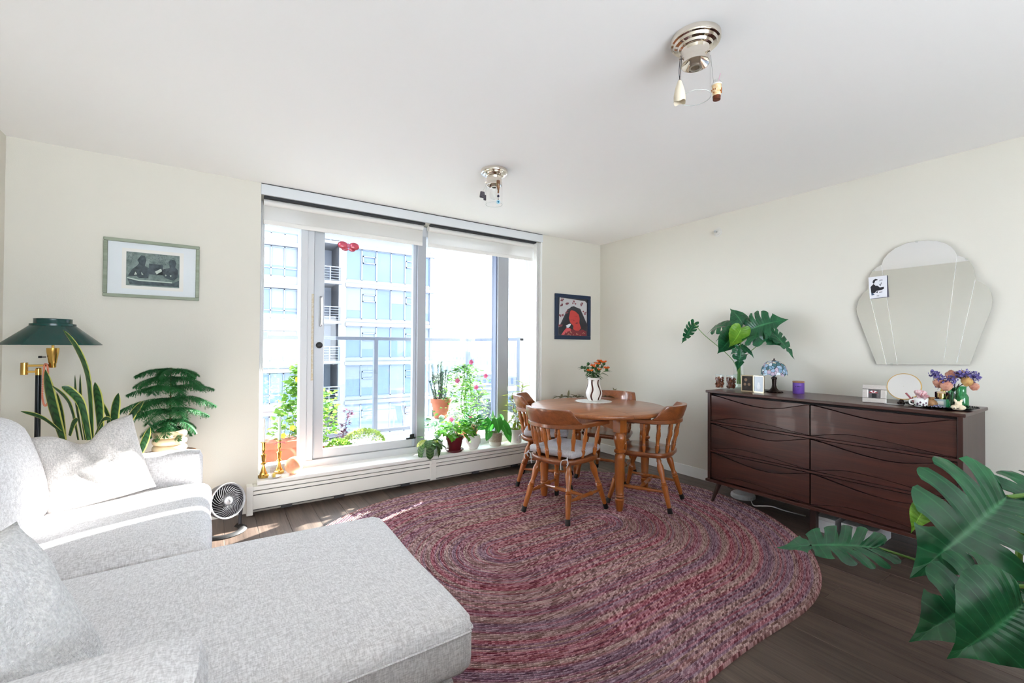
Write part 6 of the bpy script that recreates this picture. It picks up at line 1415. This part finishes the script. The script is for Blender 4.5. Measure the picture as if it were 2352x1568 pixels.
p = sill(675, 1087); t = thing('salt_lamp', 'round peach salt crystal globe on the sill', 'ornament', (p.x, min(3.83, p.y), SZ_))
MB().sphere((0, 0, .064), .066, 28, 18).build('globe', mat('peach_salt', srgb(240, 190, 158), rough=.4, vcol=srgb(232, 150, 108), vscale=9, sub=.3), t)
p = sill(632, 1099); t = thing('glass_saucer', 'pale glass saucer holding a small votive on the sill', 'saucer', (p.x, 3.745, SZ_)); dsx = p.x
MB().lathe([(.001, .002), (.02, .002), (.044, .012), (.046, .014), (.043, .014), (.02, .005), (.001, .004)], 30, cap=False).build('dish', mat('pale_glass', srgb(226, 224, 226), rough=.15), t)
t = thing('votive_glass', 'pale pink votive glass with a yellow candle on the saucer', 'votive', (dsx-.005, 3.748, SZ_+.005)); MB().lathe([(.001, .001), (.016, .001), (.026, .05), (.024, .075)], 24, cap=False).build('glass', mat_glass('pink_glass', (.96, .88, .86), refl=.06), t); MB().lathe([(.001, .002), (.010, .002), (.010, .03), (.001, .032)], 14).build('candle', mat('yellow_wax', srgb(232, 220, 110), rough=.5), t)

def pot_lathe(t, prof, m, soil_r, soil_z):
    MB().lathe(prof, 32, cap=False).build('pot', m, t, smooth=50); MB().lathe([(soil_r, soil_z), (.001, soil_z+.004)], 18, cap=False).build('soil', mat('potting_soil', srgb(48, 36, 28), rough=.95), t)
def leafy(t, me, n, z0, h, rad, seed, stems=True, smin=.7, smax=1.2, up=.35, droop=0.0, mesh_alt=None):
    rr = random.Random(seed)
    for k in range(n):
        a = rr.uniform(0, 2*PI); r = rad*math.sqrt(rr.random()); z = z0+h*(1-(r/rad)**2*.6)*rr.uniform(.45, 1.0); p = V((r*math.cos(a)*.8, r*math.sin(a)*.8, z))
        d = V((math.cos(a), math.sin(a), up-droop*r/rad+rr.uniform(-.3, .4)))
        put(mesh_alt if (mesh_alt and rr.random() < .3) else me, t, leaf_matrix(p, d, s=rr.uniform(smin, smax), roll=rr.uniform(-.5, .5)))
        if stems and k % 2 == 0: MB().tube(smooth_path([(p.x*.12, p.y*.12, z0-.01), (p.x*.5, p.y*.5, lerp(z0, z, .6)), p], 4), .0013, 4).build('stem', M_stem, t)
# prayer plant
M_pray = mat_leaf('prayer_leaf', srgb(104, 140, 74), srgb(80, 118, 58), rough=.45, transl=.35, scale=9, stripe=(srgb(34, 66, 34), 34.0, .9)); M_prayr = mat_leaf('prayer_leaf_pale', srgb(206, 204, 90), srgb(168, 176, 80), rough=.45, transl=.4, scale=9, stripe=(srgb(90, 120, 50), 34.0, .6))
PL = leaf_mesh('prayer_blade', M_pray, .085, .046, 'oval', .12, .35); PL2 = leaf_mesh('prayer_blade_pale', M_prayr, .07, .036, 'oval', .12, .3)
p = sill(988, 1046); t = thing('prayer_plant', 'prayer plant with drooping veined leaves in a low white pot', 'potted plant', (p.x, 3.775, SZ_), group='potted plants along the window sill')
pot_lathe(t, [(.001, 0), (.045, 0), (.05, .004), (.062, .06), (.060, .066), (.055, .064), (.05, .05), (.001, .05)], M_white, .05, .05); MB().lathe([(.001, .001), (.055, .001), (.066, .008), (.064, .010), (.05, .004)], 30, cap=False).build('saucer', M_white, t)
rr = random.Random(3)
for k in range(20):
    a = k*2.4; r = .02+.035*rr.random(); base = V((r*math.cos(a), r*math.sin(a), .075+.045*rr.random()))
    dz = rr.uniform(-1.2, .35); put(PL if k % 4 else PL2, t, leaf_matrix(base, (math.cos(a), math.sin(a), dz), s=rr.uniform(.8, 1.15))); MB().tube(smooth_path([(0, 0, .05), base*.7+V((0, 0, .03)), base], 4), .0014, 5).build('stem', M_stem, t)
for (x, y, z) in ((-.02, -.05, -1.4), (.045, -.035, -1.1), (-.06, -.02, -.9)): put(PL, t, leaf_matrix(V((x*.8, y, .085)), (x, y*1.3, z*.09), s=1.2))
# pale plant behind it
M_pale = mat_leaf('variegated_leaf', srgb(128, 168, 130), srgb(84, 132, 96), rough=.5, transl=.4, edge=(srgb(196, 214, 176), .12)); PV = leaf_mesh('pale_blade', M_pale, .075, .05, 'oval', .12, .2)
t = thing('pilea_plant', 'pale-edged leafy plant standing behind the prayer plant', 'potted plant', (1.745, 3.865, SZ_), group='potted plants along the window sill')
pot_lathe(t, [(.001, 0), (.036, 0), (.048, .08), (.046, .084), (.042, .08), (.001, .075)], mat('clear_nursery_pot', srgb(196, 200, 200), rough=.3), .042, .076); leafy(t, PV, 26, .09, .22, .085, 5, smin=.7, smax=1.05)
# bright green plant in burgundy pot
M_brt = mat_leaf('bright_leaf', srgb(140, 200, 62), srgb(92, 164, 46), rough=.3, transl=.55); BL = leaf_mesh('bright_blade', M_brt, .075, .045, 'obovate', .15, .45, ruffle=.004)
p = sill(1047, 1037); t = thing('violet_plant', 'bright green bushy plant in a burgundy pot with saucer', 'potted plant', (p.x, 3.785, SZ_), group='potted plants along the window sill')
M_burg = mat('burgundy_glaze', srgb(104, 28, 38), rough=.2); pot_lathe(t, [(.001, .004), (.045, .004), (.06, .085), (.060, .088), (.066, .089), (.067, .112), (.062, .113), (.058, .10), (.001, .1)], M_burg, .058, .1)
MB().lathe([(.001, 0), (.055, 0), (.070, .016), (.068, .019), (.064, .018), (.052, .004)], 30, cap=False).build('saucer', M_burg, t); leafy(t, BL, 64, .10, .12, .125, 6, smin=.7, smax=1.15, up=.3, droop=.4)
# small bush in a white round pot
M_ft = mat_leaf('glossy_leaf', srgb(76, 156, 62), srgb(46, 118, 48), rough=.28, transl=.45); GL = leaf_mesh('glossy_blade', M_ft, .045, .024, 'oval', .15, .2); GL2 = leaf_mesh('glossy_blade_pale', M_brt, .04, .022, 'oval', .15, .2)
p = sill(1088, 1030); t = thing('jasmine_plant', 'small glossy bush in a round white pot on the sill', 'potted plant', (p.x, 3.79, SZ_), group='potted plants along the window sill')
pot_lathe(t, [(.001, 0), (.032, 0), (.036, .004), (.058, .045), (.060, .065), (.055, .10), (.050, .104), (.048, .10), (.05, .09), (.001, .09)], M_white, .05, .09); leafy(t, GL, 120, .10, .165, .105, 7, smin=.7, smax=1.2, up=.5, mesh_alt=GL2)
# heart-leaf plant in a speckled pot
M_hrt = mat_leaf('heart_leaf', srgb(78, 164, 58), srgb(50, 130, 46), rough=.3, transl=.45); HL = leaf_mesh('heart_blade', M_hrt, .10, .085, 'heart', .15, .25, nu=6, nv=9)
p = sill(1140, 1023); t = thing('heartleaf_plant', 'heart-leaved plant in a speckled beige pot on the sill', 'potted plant', (p.x, 3.79, SZ_), group='potted plants along the window sill')
M_spk = mat('speckled_stoneware', srgb(186, 174, 156), rough=.5, vcol=srgb(150, 136, 116), vscale=160); pot_lathe(t, [(.001, 0), (.042, 0), (.045, .003), (.052, .045), (.056, .10), (.058, .104), (.054, .104), (.05, .09), (.001, .09)], M_spk, .05, .09)
MB().lathe([(.0425, .002), (.0462, .003), (.0505, .032), (.0495, .034)], 32, cap=False).build('glazed_foot', mat('cream_band', srgb(206, 200, 188), rough=.4), t)
for (x, y, z, dx, dy, dz, s) in ((-.05, -.02, .20, -.5, -.3, -.7, 1.1), (-.02, -.045, .215, -.1, -.6, -.6, 1.15), (.03, -.04, .18, .3, -.6, -.8, 1.1), (.06, -.02, .155, .7, -.4, -.7, 1.15), (.09, -.02, .10, .5, -.4, -1, .95), (.0, .02, .235, .1, .2, -.1, .9), (-.06, .03, .17, -.8, .2, -.4, .9), (.07, .03, .2, .8, .3, -.3, .9), (-.075, -.03, .115, -.6, -.4, -1, .7), (.02, -.02, .20, .05, -.8, -.3, .6)):
    put(HL, t, leaf_matrix(V((x, y, z)), (dx, dy, dz), s=s, up=(dx*.3, -1, .6))); MB().tube(smooth_path([(x*.15, y*.15, .085), (x*.6, y*.6, z*.8), (x, y, z)], 5), .0018, 5).build('stem', M_stem, t)
# croton in a white pot
M_cro = mat_leaf('croton_leaf', srgb(206, 214, 60), srgb(116, 160, 50), rough=.3, transl=.5, scale=30); CL = leaf_mesh('croton_blade', M_cro, .10, .034, 'lance', .2, .25)
p = sill(1180, 1014); t = thing('croton_plant', 'yellow-spotted croton in a plain white pot beside the chair', 'potted plant', (p.x, 3.80, SZ_), group='potted plants along the window sill')
pot_lathe(t, [(.001, 0), (.046, 0), (.05, .003), (.062, .105), (.060, .110), (.056, .108), (.053, .095), (.001, .095)], M_white, .053, .095)
rr = random.Random(8)
for q, (sx, sy, hh) in enumerate(((-.02, 0, .40), (.015, .01, .36), (.035, -.01, .30), (.06, .015, .47))):
    MB().tube(smooth_path([(sx*.3, sy*.3, .09), (sx*.8, sy, hh*.6), (sx*1.5, sy*1.5, hh)], 6), .003, 6).build('stem', mat('woody_stem', srgb(140, 110, 70), rough=.8), t)
    for k in range(20 if q < 3 else 9):
        z = hh*(1-.045*k if q < 3 else 1-.02*k); a = k*2.4+q; f = z/hh; put(CL, t, leaf_matrix(V((sx*(.6+.9*f), sy*(.6+.9*f), z)), (math.cos(a), math.sin(a), rr.uniform(.0, 1.1)), s=rr.uniform(.7, 1.15)))

for o in list(bpy.data.objects):
    if o.get('group') == 'potted plants along the window sill': o.scale = (1.28, 1.28, 1.28)
# ================================================================== balcony plants
DK = .08
M_terra = mat('terracotta', srgb(160, 92, 68), rough=.8, var=.12, vscale=10)
def foliage(t, n, fn, size, m, seed, name='foliage', shape=(1, .5), double=False):
    rr = random.Random(seed); b = MB()
    for k in range(n):
        p, d = fn(rr); s = size*rr.uniform(.6, 1.3); M = leaf_matrix(p, d, s=s, roll=rr.uniform(-.8, .8))
        w = shape[1]; b.add([(0, 0, 0), (-w*.5, .4, .06), (0, 1, -.12), (w*.5, .4, .06)], [(0, 3, 2, 1)] if not double else [(0, 3, 2), (0, 2, 1)], M, 0, [(.5, 0), (0, .4), (.5, 1), (1, .4)])
    return b.build(name, m, t, smooth=0, kind='stuff')
def rdir(rr, up=.2): a = rr.uniform(0, 6.3); return V((math.cos(a), math.sin(a), up+rr.uniform(-.6, .6)))
M_nas = mat_leaf('nasturtium_green', srgb(118, 156, 58), srgb(76, 124, 46), rough=.5, transl=.5, scale=12); M_man = mat_leaf('mandevilla_green', srgb(98, 138, 58), srgb(58, 106, 44), rough=.4, transl=.5, scale=10); M_ros = mat_leaf('rosemary_green', srgb(74, 98, 78), srgb(50, 74, 60), rough=.6, transl=.25)
M_sed = mat_leaf('sedum_green', srgb(150, 164, 84), srgb(112, 142, 62), rough=.5, transl=.5); M_pur = mat_leaf('purple_basil', srgb(110, 70, 90), srgb(70, 40, 62), rough=.5, transl=.3); M_pink = mat('pink_petal', srgb(214, 112, 148), rough=.5, vcol=srgb(190, 74, 120), vscale=40); M_orp = mat('orange_petal', srgb(250, 160, 50), rough=.5)
def bloom(t, p, r, m, n=5, name='flower'):
    b = MB(); q = random.Random(int(p[0]*999+p[2]*777))
    for k in range(n):
        a = k*2*PI/n; M = leaf_matrix(V(p), V((math.cos(a), -.9, math.sin(a))), up=(0, -1, .2), s=r); b.grid(lambda u, v: ((2*u-1)*.45*math.sin(min(1, v*.8+.2)*PI)**.6, v, -.2*v*v), 3, 4, M)
    b.build(name, m, t, smooth=180)
# nasturtium trough by the jamb
t = thing('terracotta_trough', 'peach terracotta trough with climbing nasturtiums outside the narrow pane', 'planter', (.44, 4.36, DK))
b = MB().prism([(-.30, -.13), (.30, -.13), (.30, .13), (-.30, .13)], 0, .30); b.build('trough', M_terra, t, smooth=0, bevel=.01); MB().box((-.32, -.15, .27), (.32, .15, .335)).build('trough_rim', M_terra, t, smooth=0, bevel=.01)
def nf(rr):
    h = rr.random()**.8; w = .16*(1-.5*h); return V((.10+.12*h+rr.uniform(-w, w), rr.uniform(-.08, .08), .34+.66*h)), rdir(rr)
foliage(t, 520, nf, .055, M_nas, 3, shape=(1, .9))
MB().tube(smooth_path([(.1, 0, .3), (.16, 0, .6), (.2, .02, .95)], 6), .004, 6).tube(smooth_path([(.06, 0, .3), (.1, .02, .55), (.14, .0, .85)], 6), .003, 6).build('stem', M_stem, t)
for q in ((.16, -.10, .86), (.20, -.09, .80), (.12, -.1, .44), (.24, -.1, .40), (.05, -.1, .38)): bloom(t, q, .03, M_orp)
# tall leafy plant + purple basil + sedum in a row behind the sliding door
t = thing('bean_plant', 'slender leafy climber in a terracotta pot outside the door', 'potted plant', (.88, 4.50, DK))
MB().lathe([(.001, 0), (.07, 0), (.095, .15), (.10, .15), (.10, .18), (.09, .18), (.085, .16), (.001, .155)], 26, cap=False).build('pot', M_terra, t)
foliage(t, 240, lambda rr: (V((rr.uniform(-.09, .10), rr.uniform(-.08, .08), .2+.52*rr.random())), rdir(rr)), .055, M_nas, 5, shape=(1, .8)); MB().tube([(0, 0, .15), (.02, 0, .5), (-.02, 0, .72)], .003, 5).build('stem', M_stem, t)
t = thing('purple_basil', 'dark purple-leaved herb leaning beside the climber', 'potted plant', (1.04, 4.62, DK)); MB().lathe([(.001, 0), (.06, 0), (.08, .13), (.075, .135), (.001, .12)], 24, cap=False).build('pot', M_terra, t)
foliage(t, 110, lambda rr: (V((rr.uniform(-.03, .03)+.09*(z_ := rr.random()), rr.uniform(-.03, .03), .15+.36*z_)), rdir(rr)), .05, M_pur, 6, shape=(1, .45)); MB().tube([(0, 0, .12), (.05, 0, .35), (.09, 0, .5)], .003, 5).build('stem', M_pur, t)
t = thing('sedum_bush', 'fluffy yellow-green shrub in a pot beyond the door threshold', 'potted plant', (1.20, 4.34, DK)); MB().lathe([(.001, 0), (.09, 0), (.11, .14), (.105, .145), (.001, .13)], 26, cap=False).build('pot', M_terra, t)
foliage(t, 1300, lambda rr: ((lambda d: (V((d.x*.18, d.y*.15, .21+d.z*.125)), d))(V((rr.gauss(0, 1), rr.gauss(0, 1), abs(rr.gauss(0, 1)))).normalized())), .030, M_sed, 7, shape=(1, .3))
t = thing('sedum_bush', 'low pale green tuft at the foot of the door', 'potted plant', (.93, 4.19, DK)); MB().lathe([(.001, 0), (.06, 0), (.075, .13), (.07, .135), (.001, .12)], 24, cap=False).build('pot', M_terra, t)
foliage(t, 420, lambda rr: ((lambda d: (V((d.x*.11, d.y*.08, .18+d.z*.11)), d))(V((rr.gauss(0, 1), rr.gauss(0, 1), abs(rr.gauss(0, 1)))).normalized())), .032, M_nas, 8, shape=(1, .7))
# rosemary on a plant stand
t = thing('patio_stool', 'round white patio stool under the terracotta rosemary pot', 'stool', (2.18, 4.72, DK)); MB().lathe([(.001, .30), (.14, .30), (.145, .305), (.145, .32), (.001, .325)], 30).build('stool_top', M_white, t)
for k in range(3): a = k*2*PI/3; MB().turned((.13*math.cos(a), .13*math.sin(a), 0), (.09*math.cos(a), .09*math.sin(a), .30), [(0, .01), (1, .01)], 8).build('leg', M_white, t)
t = thing('rosemary_pot', 'upright rosemary in a chipped terracotta pot on the balcony', 'potted plant', (2.18, 4.72, DK+.327))
MB().lathe([(.001, 0), (.075, 0), (.078, .004), (.105, .17), (.118, .172), (.120, .225), (.110, .225), (.104, .19), (.001, .19)], 30, cap=False).build('pot', M_terra, t, smooth=45)
rr = random.Random(40)
for k in range(15):
    a = rr.uniform(0, 6.3); r = rr.uniform(.01, .08); x0, y0 = r*math.cos(a), r*math.sin(a); hh = rr.uniform(.22, .48); lx, ly = x0*.9, y0*.6; b = MB(); pts = [V((x0, y0, .19)), V((x0+lx*.4, y0+ly*.4, .19+hh*.5)), V((x0+lx, y0+ly, .19+hh))]; pth = smooth_path(pts, 14); b.tube(pth, .0018, 4)
    for p in pth:
        for q in range(7):
            aa = rr.uniform(0, 6.3); d = V((math.cos(aa), math.sin(aa), .9)).normalized(); s_ = d.orthogonal().normalized()*.0035; e_ = p+V((0, 0, rr.uniform(-.01, .01))); b.add([e_-s_, e_+s_, e_+d*rr.uniform(.02, .034)], [(0, 1, 2)])
    b.build('sprig', M_ros, t, smooth=0)
# mandevilla
t = thing('mandevilla_bush', 'mandevilla with pink trumpet flowers climbing on the balcony', 'potted plant', (2.40, 4.50, DK))
MB().lathe([(.001, 0), (.10, 0), (.14, .22), (.145, .25), (.13, .25), (.001, .22)], 28, cap=False).build('pot', M_terra, t)
def mf(rr):
    z = rr.random(); w = .10+.16*math.sin(PI*min(1, z*.9+.1)); return V((rr.gauss(0, .55)*w+.04*math.sin(z*5), rr.gauss(0, .5)*w, .26+.68*z)), rdir(rr, .1)
foliage(t, 950, mf, .055, M_man, 11, shape=(1, .5))
for k in range(5): a = k*1.3; MB().tube(smooth_path([(.03*math.cos(a), .03*math.sin(a), .22), (.07*math.cos(a), .05*math.sin(a), .55), (.03*math.cos(a+1), .04*math.sin(a+1), .9)], 6), .004, 5).build('stem', M_stem, t)
for q in ((-.26, -.12, .36), (-.05, -.16, .38), (.02, -.17, .70), (.17, -.12, .82), (-.2, -.14, .78), (-.10, -.16, .28), (.12, -.15, .25), (-.02, -.12, .98)): bloom(t, q, .036, M_pink)
t = thing('trailing_vine', 'single thin vine twining up the balcony corner post', 'plant', (2.88, 4.60, DK)); pth = smooth_path([(0, 0, 0), (-.03, .0, .4), (.0, .02, .7), (.04, .0, 1.0), (.02, .0, 1.22)], 8); MB().tube(pth, .0025, 5).build('stem', M_stem, t)
foliage(t, 36, lambda rr: (pth[rr.randrange(6, len(pth))], rdir(rr)), .04, M_man, 12, shape=(1, .6)); MB().lathe([(.001, 0), (.05, 0), (.065, .12), (.06, .125), (.001, .11)], 20, cap=False).build('pot', M_terra, t)

# ================================================================== under and behind the dresser
M_wp = mat('white_plastic', srgb(222, 224, 226), rough=.35)
p = onx(1662, 1120, 3.55); t = thing('robot_charger', 'flat round white appliance tucked under the dresser', 'appliance', (3.64, 1.975, 0)); MB().lathe([(.001, 0), (.085, 0), (.09, .008), (.09, .03), (.08, .04), (.001, .042)], 40).build('shell', M_wp, t)
b = MB()
for k in range(40): a = k*2*PI/40; b.cbox((.0905*math.cos(a), .0905*math.sin(a), .014), (.004, .004, .018))
b.build('ribbed_edge', M_wp, t, smooth=0)
t = thing('white_cable', 'loose white cable drooping under the dresser front', 'cable', (3.42, 1.70, 0)); MB().tube(smooth_path([(.2, .2, .004), (.05, .10, .02), (0, .02, .05), (0, -.06, .07), (.05, -.12, .05), (.2, -.2, .004)], 10), .004, 8).build('wire', M_wp, t)
for i, (y0, y1, lab) in enumerate(((1.345, 1.235, 'flat white storage box under the dresser, left of its centre leg'), (1.195, 1.02, 'flat white storage box under the dresser behind the split leaf'))):
    t = thing('storage_box', lab, 'box', (3.52, (y0+y1)/2, 0)); MB().box((-.12, -(y0-y1)/2, 0), (.16, (y0-y1)/2, .085)).build('body', M_wp, t, smooth=0, bevel=.004); MB().box((-.124, -(y0-y1)/2-.004, .085), (.164, (y0-y1)/2+.004, .105)).build('lid', M_wp, t, smooth=0, bevel=.003)
t = thing('white_cable', 'thin black lead looping out beside the dresser foot', 'cable', (3.70, 2.12, 0)); t.name = 'lamp_lead'
MB().tube(smooth_path([(.06, -.04, .30), (0, .03, .26), (-.04, .05, .16), (-.02, .04, .06), (.02, -.04, .006)], 8), .0022, 6).build('wire', M_black, t)
